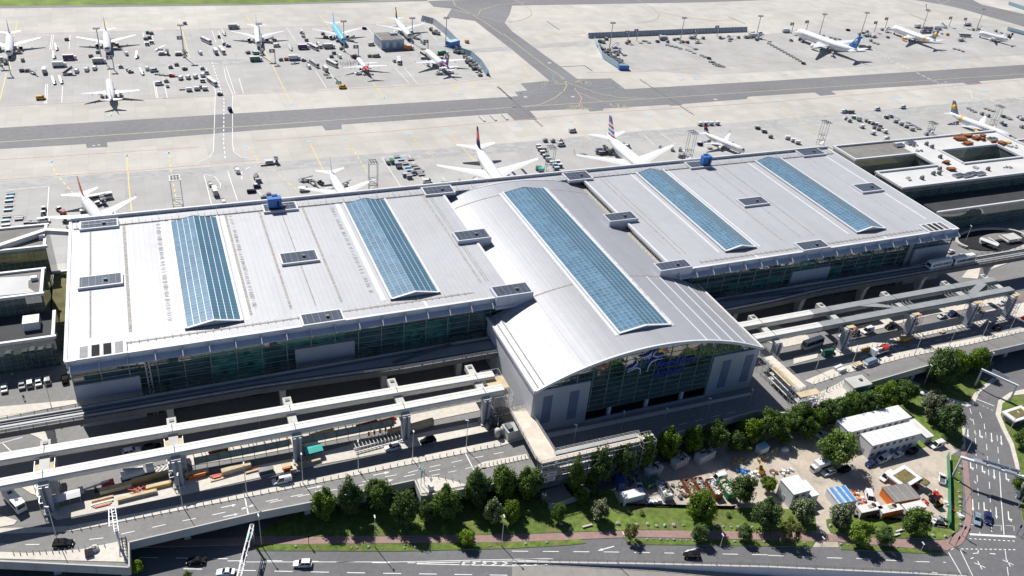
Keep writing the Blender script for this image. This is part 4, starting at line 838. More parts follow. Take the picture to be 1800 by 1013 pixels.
deckline(Z4(450, 760, [(1230, 305), (1390, 275), (1480, 255), (1550, 240)]), .18, (2.5, 2.5))
deckline(Z4(0, 760, [(1712, 410), (1750, 600)]), .3); deckline(Z4(450, 760, [(1467, 138), (1550, 300)]), .3)
deckline(Z4(1350, 506, [(865, 410), (975, 495)]), .3); deckline(Z4(1350, 506, [(1525, 290), (1615, 352)]), .3)
for p in ([(0, 78), (160, 35)], [(20, 80), (85, 140)]): deckline(Z4(0, 760, p), .2)
for i in range(6): x = 1010+i*32; deckline(Z4(0, 760, [(x, 250+i*-6), (x+50, 262-i*7), (x+10, 300-i*7)]), .25)
deckline([(1467, 640), (1520, 627), (1590, 611), (1700, 587), (1790, 569)], .18, (3, 3)); deckline([(1008, 786), (1150, 757), (1300, 722)], .18, (3, 3))
for (x, y) in ((1600, 520), (1615, 585)):
    o = Z4(0, 760, [(x-45, y+10), (x+30, y-5)]); deckline(o, .25); t = Z4(0, 760, [(x+30, y-12), (x+60, y-12), (x+35, y+4)]); P = [G2(p, ZD) for p in t]; DP.add([(a, b, ZD+.02) for a, b in P][::-1], [(0, 1, 2)], 'paint_white')
for (x, y) in ((410, 388), (885, 290), (910, 345)):
    o = Z4(450, 760, [(x-60, y+13), (x+20, y-4)]); deckline(o, .25); t = Z4(450, 760, [(x+15, y-11), (x+58, y-12), (x+22, y+5)]); P = [G2(p, ZD) for p in t]; DP.add([(a, b, ZD+.02) for a, b in P][::-1], [(0, 1, 2)], 'paint_white')
struct(DP.build('road_markings'))

# ================= people mover guideway
GZ = 16.0
up = [(-200, 208.4), (-30, 208.4), (78, 209.6), (AX0-.2, 209.6)]; lo = [(-200, 202.8), (17, 202.8), (40, 201.8), (60, 200.6), (AX0-.2, 200.6)]
upr = [(AX1+.2, 209.8), (285, 209.2), (420, 209.2), (700, 209.2)]; lor = [(AX1+.2, 200.8), (200, 201.6), (224, 203.4), (420, 203.4), (700, 203.4)]
GW = thing('guideway', 'elevated concrete people mover track running along the terminal front', 'guideway')
def pathbar(mb, pts, z, wd, ht, mm):
    for a, b in zip(pts, pts[1:]): mb.bar((a[0], a[1], z), (b[0], b[1], z), wd, ht, mm)
for u, l_ in ((up, lo), (upr, lor)):
    m = MB(); m.prism(u+l_[::-1], GZ-1.3, GZ, 'guide_shade', 'girder_steel'); m.build('deck', GW)
    m = MB(); off = lambda pts, d: [(x, y+d) for x, y in pts]
    pathbar(m, off(u, -.9), GZ+.55, .5, .5, 'pale_concrete'); pathbar(m, off(l_, 1.0), GZ+.55, .5, .5, 'pale_concrete'); pathbar(m, off(u, -.1), GZ+.2, .5, 1.8, 'guide_shade'); pathbar(m, off(l_, .1), GZ+.2, .5, 1.8, 'guide_shade')
    pathbar(m, off(u, -2.0), GZ+.3, .3, .3, 'dark_steel'); pathbar(m, off(l_, 2.1), GZ+.3, .3, .3, 'dark_steel'); m.build('running_beam', GW)
    m = MB()
    for pts in (u, l_):
        for h in (.55, 1.1): pathbar(m, pts, GZ+.2+h, .07, .07, 'dark_steel')
        for a, b in zip(pts, pts[1:]):
            L = b[0]-a[0]
            for k in range(int(L/3.2)): t = k*3.2/L; m.box((a[0]+L*t, a[1]+(b[1]-a[1])*t, GZ+.75), (.14, .14, 1.1), 'dark_steel')
    m.build('railing', GW)
for x in (-150, -115, -80, -37, -6.5, 24.7, 55.4, 80, 186, 216, 246, 276, 312, 350, 400):
    m = MB(); m.loft([[(x-.8, 205, ZD), (x+.8, 205, ZD), (x+.8, 207, ZD), (x-.8, 207, ZD)], [(x-.9, 204.6, 12), (x+.9, 204.6, 12), (x+.9, 208, 12), (x-.9, 208, 12)], [(x-1.1, 203.4, 14.7), (x+1.1, 203.4, 14.7), (x+1.1, 209, 14.7), (x-1.1, 209, 14.7)]], 'pale_concrete', False); m.build('pillar', GW)
for a, b in (((58, 204.2, GZ+.7), (78, 208.4, GZ+.7)), ((182, 207.5, GZ+.7), (215, 205, GZ+.7))): m = MB(); m.bar(a, b, .6, .6, 'dark_steel'); m.build('track_switch', GW)
def train_car(lab, x):
    t = thing('train_car', lab, 'train', (x, 206.3, GZ+.3), .03, 'people mover train')
    m = MB(); L = 11.8
    m.loft([[(sx, -1.4*w, z0), (sx, 1.4*w, z0), (sx, 1.4*w, z1-.5), (sx, .9*w, z1), (sx, -.9*w, z1), (sx, -1.4*w, z1-.5)] for sx, w, z0, z1 in ((-L/2, .93, .3, 3.0), (-L/2+.5, 1, .15, 3.4), (L/2-.5, 1, .15, 3.4), (L/2, .93, .3, 3.0))], 'plane_white', False); m.build('body', t)
    m = MB()
    for s in (-1, 1): m.box((0, s*1.41, 1.95), (L-1.6, .06, 1.15), 'win')
    for s in (-1, 1): m.box((s*(L/2+.0), 0, 1.9), (.12, 2.0, 1.3), 'win')
    m.build('window_band', t)
    m = MB()
    for s in (-4, 0, 4): m.box((s, -1.43, 1.5), (.12, .06, 2.2), 'white')
    m.build('door_post', t); m = MB(); m.box((0, 0, 3.48), (4, 1.4, .2), 'offwhite'); m.build('roof_unit', t)
train_car('white people mover car leading on the elevated track, farther from the ramp bowl', G(1647, 464, GZ+1).x)
train_car('white people mover car coupled behind, nearest to the ramp bowl', G(1687, 456, GZ+1).x)

# ================= canopy frame under conversion: columns, arms, long girders
def girder(name, lab, x0, x1, y, clad, stop=None, slope=0.0):
    t = thing('girder', lab, 'girder', (0, 0, 0), 0, 'long canopy girders')
    m = MB()
    def seg(a, b, mm):
        m.add([(xx, y+slope*(xx-x0)+yy, z) for xx in (a, b) for yy, z in ((-1.65, 16.6), (-1.4, 17.0), (1.4, 17.0), (1.55, 16.6), (1.1, 14.9), (-.9, 14.7))], [(0, 6, 7, 1), (1, 7, 8, 2), (2, 8, 9, 3), (3, 9, 10, 4), (4, 10, 11, 5), (5, 11, 6, 0), (5, 4, 3, 2, 1, 0), (6, 7, 8, 9, 10, 11)][:8], mm)
    seg(x0, stop or x1, clad)
    if stop: seg(stop, x1, 'girder_steel')
    m.build('beam', t); m = MB()
    xs = [x for x in CXS if x0+2 < x < x1-2]
    for x in xs: m.box((x, y+slope*(x-x0), 16.99), (.16, 2.7, .1), 'engine_dark')
    m.bar((x0, y+.5, 17.04), ((stop or x1), y+.5+slope*((stop or x1)-x0), 17.04), .12, .07, 'roof_residue')
    m.build('joint', t); return t
CXS = [-68, -37, -6.3, 24.7, 55.4, 80, 186, 216, 246.5, 277, 297.5]
girder('g', 'cream clad canopy girder left of the arch, nearer the road', -140, 86, 183.2, 'girder_clad')
girder('g', 'cream clad canopy girder left of the arch, nearer the terminal', -140, 85.5, 194.4, 'girder_clad', None, -.0195)
girder('g', 'canopy girder right of the arch nearer the road, half cream and half bare steel', 178, 299.5, 184.4, 'girder_clad', 206)
girder('g', 'canopy girder right of the arch nearer the terminal, half cream and half bare steel', 173.5, 298.5, 191.8, 'girder_clad', 208)
fr = thing('canopy_column', '', 'column', (CXS[1], 181.2, ZD), 0, 'canopy columns')
m = MB()
for s in (-1, 1): m.loft([[(s*.75-.35, -1.0, 0), (s*.75+.35, -1.0, 0), (s*.75+.35, .8, 0), (s*.75-.35, .8, 0)], [(s*.75-.35, -1.3, 9.3), (s*.75+.35, -1.3, 9.3), (s*.75+.35, 1.2, 9.3), (s*.75-.35, 1.2, 9.3)]], 'panel_grey', False)
m.box((0, 0, 4.6), (.9, .5, 9.2), 'steel'); m.build('shaft', fr)
m = MB(); m.loft([[(-1.2, -.8, 8.6), (1.2, -.8, 8.6), (1.2, -.8, 9.6), (-1.2, -.8, 9.6)], [(-1.2, 16, 8.2), (1.2, 16, 8.2), (1.2, 16, 10.0), (-1.2, 16, 10.0)]], 'pale_concrete', False); m.box((0, 14.6, 10.1), (1.2, .9, .25), 'dark_steel'); m.build('arm', fr)
m = MB(); m.box((0, 0, .3), (3.0, 3.2, .6), 'pale_concrete'); m.build('base', fr)
cl = {-68: 0}
names = ['first', 'second', 'third', 'fourth', 'fifth']
for i, x in enumerate(CXS):
    side = 'left' if x < 100 else 'right'
    L = [c for c in CXS if (c < 100) == (x < 100)]; k = L.index(x)
    if x == -68: continue
    n_ = k-1 if side == 'left' else k
    lab = f'grey twin canopy column {side} of the arch, {names[n_]} from the left of its row'
    if x == CXS[1]: fr['label'] = lab
    else: dup(fr, (x, 181.2, ZD), 0, lab)
# scaffold platforms round the column heads
def scaffold(name, lab, cx_, cy_, z0, dx, dy, dz, nx, ny, nz, boards=(), rz=0, parent=None):
    m = MB(); a = -dx/2; b = -dy/2
    for i in range(nx+1):
        for j in range(ny+1): m.tube((a+dx*i/nx, b+dy*j/ny, 0), (a+dx*i/nx, b+dy*j/ny, dz), .07, 'galv', 4)
    for k in range(1, nz+1):
        z = dz*k/nz
        for j in range(ny+1): m.tube((a, b+dy*j/ny, z), (-a, b+dy*j/ny, z), .06, 'galv', 4)
        for i in range(nx+1): m.tube((a+dx*i/nx, b, z), (a+dx*i/nx, -b, z), .06, 'galv', 4)
        for i in range(nx):
            if (i+k) % 2: m.tube((a+dx*i/nx, b, z-dz/nz), (a+dx*(i+1)/nx, b, z), .05, 'galv', 4)
    t = thing(name, lab, 'scaffold', (cx_, cy_, z0), rz); m.build('tubes', t)
    m = MB()
    for k in range(1, nz+1):
        m.box((0, 0, dz*k/nz), (dx, dy*.45, .1), 'timber' if k == nz else 'offwhite')
    m.build('planks', t); return t
for x, w_ in ((-37, 'far left'), (-6.3, 'second left')):
    scaffold('scaffold', f'tube scaffold round the {w_} canopy column head', x, 186.5, ZD+.1, 4.6, 9, 9.5, 2, 3, 4)
for x, w_ in ((216, 'second'), (246.5, 'third'), (277, 'fourth'), (297.5, 'last')):
    q = scaffold('scaffold', f'tube scaffold round the {w_} canopy column right of the arch', x+1.5, 181.8, ZD+.1, 3.2, 5, 9.8, 2, 2, 4)
    m = MB()
    for k_ in range(5): m.bar((-1.6+k_*.5, -2.4, 8+k_*.5), (1.4, 2.2-k_*.8, 8.2+k_*.5), .22, .2, 'yellow_timber' if k_ % 2 else 'orange')
    m.build('guard_board', q)
t = scaffold('scaffold', 'tall tube scaffold at the left girder ends beside the arch', 85.5, 187, ZD+.1, 6, 13, 9.5, 2, 4, 4)
m = MB()
for x in (64, 70, 76):
    m.box((x, 186.5, 15.9), (1.2, 7, .7), 'pale_concrete')
m.build('landing', t)
for i, (x0, x1, lab) in enumerate(((235, 252, 'steel grid of thin cross ribs between bare girders, nearer the arch'), (270, 296, 'steel grid of thin cross ribs between bare girders, nearer the right edge'))):
    m = MB(); n = int((x1-x0)/1.7)
    for k in range(n+1): m.bar((x0+(x1-x0)*k/n, 185.6, 15.9), (x0+(x1-x0)*k/n, 190.4, 15.9), .3, .5, 'girder_steel')
    m.build('rib_grid'); o = COL.objects[-1]; tag(o, lab, 'grid')
m = MB(); m.add([(228, 190.6, 16.9), (242, 185.6, 16.9), (243.5, 185.8, 16.9), (236, 190.4, 16.9)], [(0, 1, 2, 3)], 'girder_steel'); m.add([(228, 190.6, 16.6), (242, 185.6, 16.6), (243.5, 185.8, 16.6), (236, 190.4, 16.6)], [(3, 2, 1, 0)], 'girder_steel'); tag(m.build('brace'), 'flat steel brace crossing between the bare girders left of the rib grid', 'brace')
m = MB(); m.bar((279, 185.5, 17.02), (291, 190.6, 17.02), 2.6, .4, 'girder_steel'); tag(m.build('brace'), 'broad steel diagonal brace between the bare girders near the right edge', 'brace')

# low glazed canopies and rails between the girders
mat('canopy_glass', (.22, .29, .27), .2, var=.2, scale=.4)
def canopy(lab, x0, x1, y0, y1, z=8.9):
    t = thing('glass_canopy', lab, 'canopy', (x0, y0, ZD), 0, 'low glass canopies'); L = x1-x0; W = y1-y0; h = z-ZD
    m = MB(); m.box((L/2, W/2, h), (L, W, .12), 'canopy_glass'); m.build('glass_roof', t); m = MB(); n = int(L/3.1)
    for i in range(n+1):
        m.box((L*i/n, W/2, h+.12), (.16, W+.3, .14), 'dark_steel'); m.tube((L*i/n, W*.5, 0), (L*i/n, W*.5, h), .09, 'steel', 5)
    m.box((L/2, 0, h+.1), (L, .14, .18), 'dark_steel'); m.box((L/2, W, h+.1), (L, .14, .18), 'steel'); m.build('rib', t)
canopy('low glazed canopy with dark ribs in the sun before the lower left girder', -2, 23, 184.6, 187.1); canopy('low glazed canopy in the sun under the lower left girder, nearer the arch', 26.5, 53, 184.4, 186.9)
canopy('low shaded glazed canopy between the left girders, farther from the arch', 1, 23.4, 190.4, 192.6); canopy('low shaded glazed canopy between the left girders, nearer the arch', 26.2, 54, 190.4, 192.6); canopy('low glazed canopy between the right girders beside the cream part', 218, 244, 192.6, 195.2); canopy('low glazed canopy between the right girders toward the right edge', 249, 274, 193, 195.6)
def latticerail(lab, x0, x1, y, h=1.5):
    t = thing('lattice_rail', lab, 'railing', (x0, y, ZD), 0, 'lattice rails'); m = MB(); L = x1-x0; n = int(L/2.4)
    for z in (.1, h): m.bar((0, 0, z+3.1), (L, 0, z+3.1), .12, .12, 'galv')
    for i in range(n):
        a, b = L*i/n, L*(i+1)/n; m.bar((a, 0, 3.2), (b, 0, h+3.1), .08, .08, 'galv'); m.bar((b, 0, 3.2), (b, 0, h+3.1), .08, .08, 'galv')
    for i in range(0, n+1, 4): m.tube((L*i/n, 0, 0), (L*i/n, 0, 3.2), .1, 'steel', 5)
    m.build('lattice', t)
latticerail('white lattice rail in shade behind the upper left girder, nearer the arch', 27, 53, 198.6); latticerail('white lattice rail in shade behind the upper left girder, in its middle part', -4, 22, 198.4); latticerail('lattice rail in shade behind the upper right girder', 214, 244, 198.2)

# ================= the scaffolded footbridges beside the arch
WZ = 12.0
def deckway(name, lab, px, z):
    t = thing(name, lab, 'footbridge'); pts = [G2(p, z) for p in px]
    m = MB(); m.prism(pts, z-.5, z, 'offwhite', 'timber_pale'); m.build('deck', t)
    m = MB(); n = len(pts)
    for i in range(n):
        a = Vector((*pts[i], z)); b = Vector((*pts[(i+1) % n], z)); L = (b-a).length
        for h in (.5, 1.05): m.bar(a+Vector((0, 0, h)), b+Vector((0, 0, h)), .08, .1, 'galv')
        for k in range(int(L/2)+1): p = a.lerp(b, k*2/L if L else 0); m.tube(p, p+Vector((0, 0, 1.1)), .06, 'galv', 4)
    m.build('railing', t); return t, pts
mat('timber_pale', (.62, .54, .44), .85, var=.08, scale=.6, var2=.08, scale2=.15); blotch(MATS['timber_pale'], (.70, .67, .62), .25, .55, .65, .6)
fb, pts = deckway('footbridge', 'pale boarded temporary footbridge bending round the left foot of the arch', [(897, 722), (927, 717), (975, 793), (1121, 761), (1128, 775), (952, 815), (942, 806)], WZ)
m = MB()
a, b = G(976, 797, WZ), G(1120, 765, WZ); n = 46
for i in range(n): p = a.lerp(b, i/n); m.box((p.x, p.y-.3, WZ+.25), (.55, 1.2, .2), 'galv', .0)
m.build('grating', fb)
# tube scaffold below the bridge leg that runs along the yard
a, b = G(952, 815, WZ), G(1124, 776, WZ)
sc1 = scaffold('scaffold', 'long tube scaffold carrying the footbridge above the yard trees', (a.x+b.x)/2, (a.y+b.y)/2+.6, 0, (b-a).length, 3, 11.5, 15, 2, 6, (), math.atan2(b.y-a.y, b.x-a.x))
m = MB(); rr = random.Random(5)
for i in range(14): m.box((-15+i*2.2, -1.55, 8.3+rr.uniform(-.1, .1)), (2.1, .1, 2.6), 'bluegrey' if i > 4 else 'steel')
m.build('netting', sc1)
for i, (x, z_, w_) in enumerate(((-13.0, 8.2, 4.2), (-12.8, 6.2, 3.4), (-8, 8.6, 2.8))):
    m = MB(); m.box((x, -1.68, z_), (w_, .08, 1.6), 'white'); m.box((x-w_*.33, -1.73, z_+.1), (.8, .04, .8), 'red'); m.box((x+w_*.1, -1.73, z_+.1), (w_*.4, .04, .35), 'red_steel'); m.build('banner', sc1)
m = MB()
for i in range(40): m.tube((-14+i*.72, -1.5, 3+rr.uniform(0, 3)), (-14+i*.72+rr.uniform(-1, 1), -2.6, 4.5+rr.uniform(0, 2.5)), .06, 'galv', 4)
m.build('outrigger', sc1)
s2 = scaffold('scaffold', 'tube tower with white boards at the yard end of the footbridge', G(1130, 774, WZ).x+1.2, G(1130, 774, WZ).y, 0, 4.2, 4.2, 13, 2, 2, 6)
m = MB()
for k in range(4): m.box((rr.uniform(-.8, .8), rr.uniform(-.8, .8), 12.9+.2*k), (2.6, .7, .18), 'white', rr.uniform(-.3, .3))
m.build('loose_boards', s2)
fb2, pts2 = deckway('footbridge', 'pale boarded temporary footbridge beside the right foot of the arch', [(1335, 624), (1340, 609), (1418, 680), (1403, 690)], WZ)
a, b = G(1337, 626, WZ), G(1403, 690, WZ)
sc3 = scaffold('scaffold', 'tube scaffold carrying the footbridge at the right foot of the arch', (a.x+b.x)/2+.5, (a.y+b.y)/2-1.5, ZD, 2.4, 22, 6, 1, 9, 3)
scaffold('scaffold', 'heap of tube scaffold where the right footbridge ends over the trees', 181.5, 158.2, 0, 8, 5.5, 12.5, 4, 3, 5)
m = MB()
for k in range(26): m.box((rr.uniform(-4, 4), rr.uniform(-2.6, 2.6), rr.uniform(4, 12)), (rr.uniform(1, 3), .25, .12), rr.choice(('offwhite', 'galv', 'timber')), rr.uniform(0, 3))
tag(m.build('board_pile', None, (181.5, 157, 0)), 'loose pale boards strewn over the scaffold at the right footbridge end', 'boards')
# small kiosk on the deck, right
hk = thing('kiosk_building', 'pale flat roofed lift kiosk on the deck right of the arch', 'kiosk', (205.6, 161.2, ZD))
m = MB(); m.box((.3, -.2, 1.6), (6.2, 4.2, 3.2), 'greenglass'); m.build('glass_wall', hk); m = MB(); m.box((0, 0, 3.4), (7.6, 5.2, .5), 'pale_concrete'); m.build('roof', hk)
m = MB(); m.box((1.2, .3, 3.85), (1.1, .9, .5), 'dark_steel'); m.build('roof_vent', hk); m = MB(); m.box((-3.6, 0, 1.6), (.2, 4.6, 3.0), 'white_trim'); m.box((3.4, -2.35, 1.5), (.25, .25, 3.0), 'white_trim'); m.build('door_frame', hk)

# ================= gantries
def gantry(lab, p0, p1, h, boards, mm='white', depth=.6, arm=None):
    a = Vector(p0); b = Vector(p1); t = thing('sign_gantry', lab, 'sign gantry', a, math.atan2(b.y-a.y, b.x-a.x)); L = (b-a).to_2d().length
    m = MB(); m.box((L/2, 0, h), (L+.7, depth, .7), mm); m.build('beam', t)
    for x in (0, L):
        m = MB(); m.box((x, 0, h/2-.2), (.6, .6, h-.4), mm, top=.85); m.build('post', t)
    for x, w_, hh in boards:
        m = MB(); m.box((x, .55, h+.4), (w_, .12, hh), 'panel_grey')
        for k in range(4): m.box((x, .64, h+.4-hh/2+hh*k/3), (w_, .06, .1), 'galv')
        for k in range(4): m.box((x-w_/2+w_*k/3, .64, h+.4), (.1, .06, hh), 'galv')
        m.build('sign_panel', t)
    return t
g1 = gantry('white sign gantry over the narrower road by the lawn, farther up the street', G(1713.6, 678), G(1774, 706), 7.1, [(4.1, 2.6, 2.4), (7.0, 2.8, 2.2)])
g2 = gantry('thick white sign gantry over the wide street, nearest the junction', G(1673.7, 839), G(1787, 875), 8.2, [(7.2, 3.6, 2.2), (11, 3.8, 2.2), (14.6, 2.6, 2.2)], depth=.9)
m = MB()
for x in (5, 9, 13.5): m.box((x, 0, 8.85), (3.4, 1.6, .12), 'galv')
m.bar((5.2, 1.2, 9.9), (14.8, 1.2, 9.9), .12, .1, 'galv'); m.build('walkway', g2)
def truss(lab, a, b, base, n, boards=()):
    a, b, base = Vector(a), Vector(b), Vector(base); t = thing('sign_gantry', lab, 'sign gantry', base); a, b = a-base, b-base; m = MB(); d = (b-a).normalized(); sd = Vector((-d.y, d.x, 0))*.45
    for s in (-1, 1): m.bar(a+sd*s, b+sd*s, .16, .2, 'white'); m.bar(a+sd*s-Vector((0, 0, .8)), b+sd*s-Vector((0, 0, .8)), .14, .18, 'white')
    for k in range(n+1):
        p = a.lerp(b, k/n); m.bar(p-sd, p+sd, .12, .12, 'white'); m.bar(p+sd, p+sd-Vector((0, 0, .8)), .1, .1, 'white', sd)
    m.build('beam', t); m = MB(); m.tube((0, 0, 0), (0, 0, a.z), .28, 'galv', 8); m.build('post', t)
    for k, c in enumerate(boards):
        p = a.lerp(b, .25+.18*k); m = MB(); m.box((p.x, p.y, p.z-.3), (.14, 1.9, 1.9), c, math.atan2(d.y, d.x)+1.57); m.build('sign_panel', t)
    return t
truss('white lattice sign gantry reaching over the lower road under the viaduct edge', G(443, 922, 7.4), G(419, 1015, 7.4), G(443, 922, 7.4)*Vector((1, 1, 0)), 12, ('teal', 'navy', 'navy'))
tb = G(212, 965, ZD); ta = Vector((tb.x, tb.y, 12.2))
t5 = truss('white lattice sign gantry over the upper road at the viaduct corner', ta, G(199, 893, 12.2), tb, 8)
m = MB(); d = G(191, 893, 12.2)-tb
for k in range(5): m.bar(d+Vector((0, -k*1.5, 0)), d+Vector((1.2, -k*1.5, 0)), .12, .12, 'white')
m.bar(d, d+Vector((0, -6.2, 0)), .18, .18, 'white'); m.build('ladder_frame', t5)
sp = thing('road_sign', 'tall green and white direction sign on the viaduct wedge by the trees', 'sign', G(740, 855, ZD+.14))
m = MB(); m.tube((0, 0, 0), (0, 0, 6.6), .1, 'galv', 6); m.tube((1.0, .3, 0), (1.0, .3, 6), .1, 'galv', 6); m.build('post', sp)
m = MB(); m.box((.2, 0, 5.4), (2.0, .14, 2.6), 'teal', 1.1); m.build('sign_panel', sp); m = MB(); m.box((-.6, .3, 6.6), (.9, .12, 1.2), 'white', 1.1); m.build('sign_panel', sp)

# ================= lamps
def lamp(h=11.0):
    t = thing('street_lamp', '', 'street lamp', (0, 0, -50), 0, 'street lamps')
    m = MB(); m.tube((0, 0, 0), (0, 0, h), .13, 'galv', 6, .07); m.build('pole', t)
    m = MB(); m.box((.3, 0, h+.05), (.95, .32, .16), 'white', 0, 1, -.15); m.build('lamp_head', t); return t
LP = None
lampset = []
for px, z, hh in [((532.5, 850), ZD, 11), ((630, 829), ZD, 11), ((725, 809), ZD, 11), ((819, 790), ZD, 11), ((434, 870), ZD, 11), ((321, 890), ZD, 11), ((100, 947), ZD, 11), ((1092, 756), ZD, 7), ((1165, 748), ZD, 7), ((1242, 731), ZD, 7), ((1315, 716), ZD, 7), ((1008, 783), ZD, 8), ((1433.7, 650), ZD, 8), ((1497, 642), ZD, 8), ((1607, 625), ZD, 8), ((1667, 611), ZD, 8), ((1725, 596), ZD, 8), ((1772, 586), ZD, 8), ((92, 722), ZD, 11), ((1695, 429), ZD, 9),
                  ((460, 960), 0, 11), ((659, 962), 0, 11), ((881, 960), 0, 11), ((1085, 990), 0, 11), ((1256, 992), 0, 11), ((1429, 997), 0, 11), ((1600, 1006), 0, 11), ((1691, 897), 0, 11), ((1622.6, 679), 0, 9), ((1733, 652), 0, 8), ((1789, 893), 0, 10), ((1697, 800), 0, 9), ((1772, 762), 0, 9), ((1690, 776), 0, 9)]:
    p = G(px[0], px[1], z)
    if LP is None: LP = {}
    if hh not in LP: LP[hh] = lamp(hh); o = LP[hh]; o.location = p
    else: o = dup(LP[hh], p, 0, '')
    o.rotation_euler = (0, 0, random.choice((1.4, -1.6, 2.9)) if z else random.choice((1.5, 1.7)))
    lampset.append((o, 'thin street lamp on the deck' if z else 'thin street lamp at ground level', px))
# ================= bollards
bm = MB(); bm.tube((0, 0, 0), (0, 0, .95), .13, 'pale_concrete', 6, .10); bm.tube((0, 0, .95), (0, 0, 1.02), .10, 'dark_steel', 6, .05)
bme = bm.mesh('bollard')
def bollards(line, n, z, lab, group):
    P = [Vector(G2(p, z)) for p in line]; Ls = [(b-a).length for a, b in zip(P, P[1:])]; T_ = sum(Ls)
    for i in range(n):
        d = T_*i/(n-1); k = 0
        while k < len(Ls)-1 and d > Ls[k]: d -= Ls[k]; k += 1
        q = P[k].lerp(P[k+1], d/Ls[k]); o = link('bollard', bme, None, (q.x, q.y, z)); tag(o, lab, 'bollard', group)
bollards([(126, 933), (450, 869), (880, 782)], 56, KZ, 'small bollard in the long row on the strip between the two left deck roads', 'bollards on the left strip')
bollards([(24, 974), (110, 970), (184, 960)], 15, KZ, 'small bollard along the road edge of the lower left deck corner', 'bollards on the corner')
bollards([(745, 842), (770, 840), (820, 851)], 7, KZ, 'small bollard round the wedge of the viaduct under the green sign', 'bollards on the wedge')
bollards([(838, 822), (930, 804)], 14, KZ, 'small bollard on the short island before the footbridge', 'bollards on the island')
bollards([(1430, 674), (1492, 653), (1590, 627), (1707, 604), (1800, 583)], 44, KZ, 'small bollard in the long row on the strip of the right deck road', 'bollards on the right strip')
bollards([(1437, 705), (1450, 690), (1472, 680), (1488, 668)], 12, KZ, 'small bollard beside the deck bend in front of the lift kiosk', 'bollards by the kiosk')
bollards([(1545, 563), (1640, 541), (1784, 520)], 26, KZ, 'small bollard on the pale pavement behind the right canopy columns', 'bollards behind the columns')
bollards([(1468, 626), (1570, 601), (1690, 575)], 26, KZ, 'small bollard on the building pavement before the right canopy columns', 'bollards before the columns')
bollards([(340, 801), (694, 737)], 28, KZ, 'small bollard on the pavement under the left canopy girders', 'bollards under the girders')
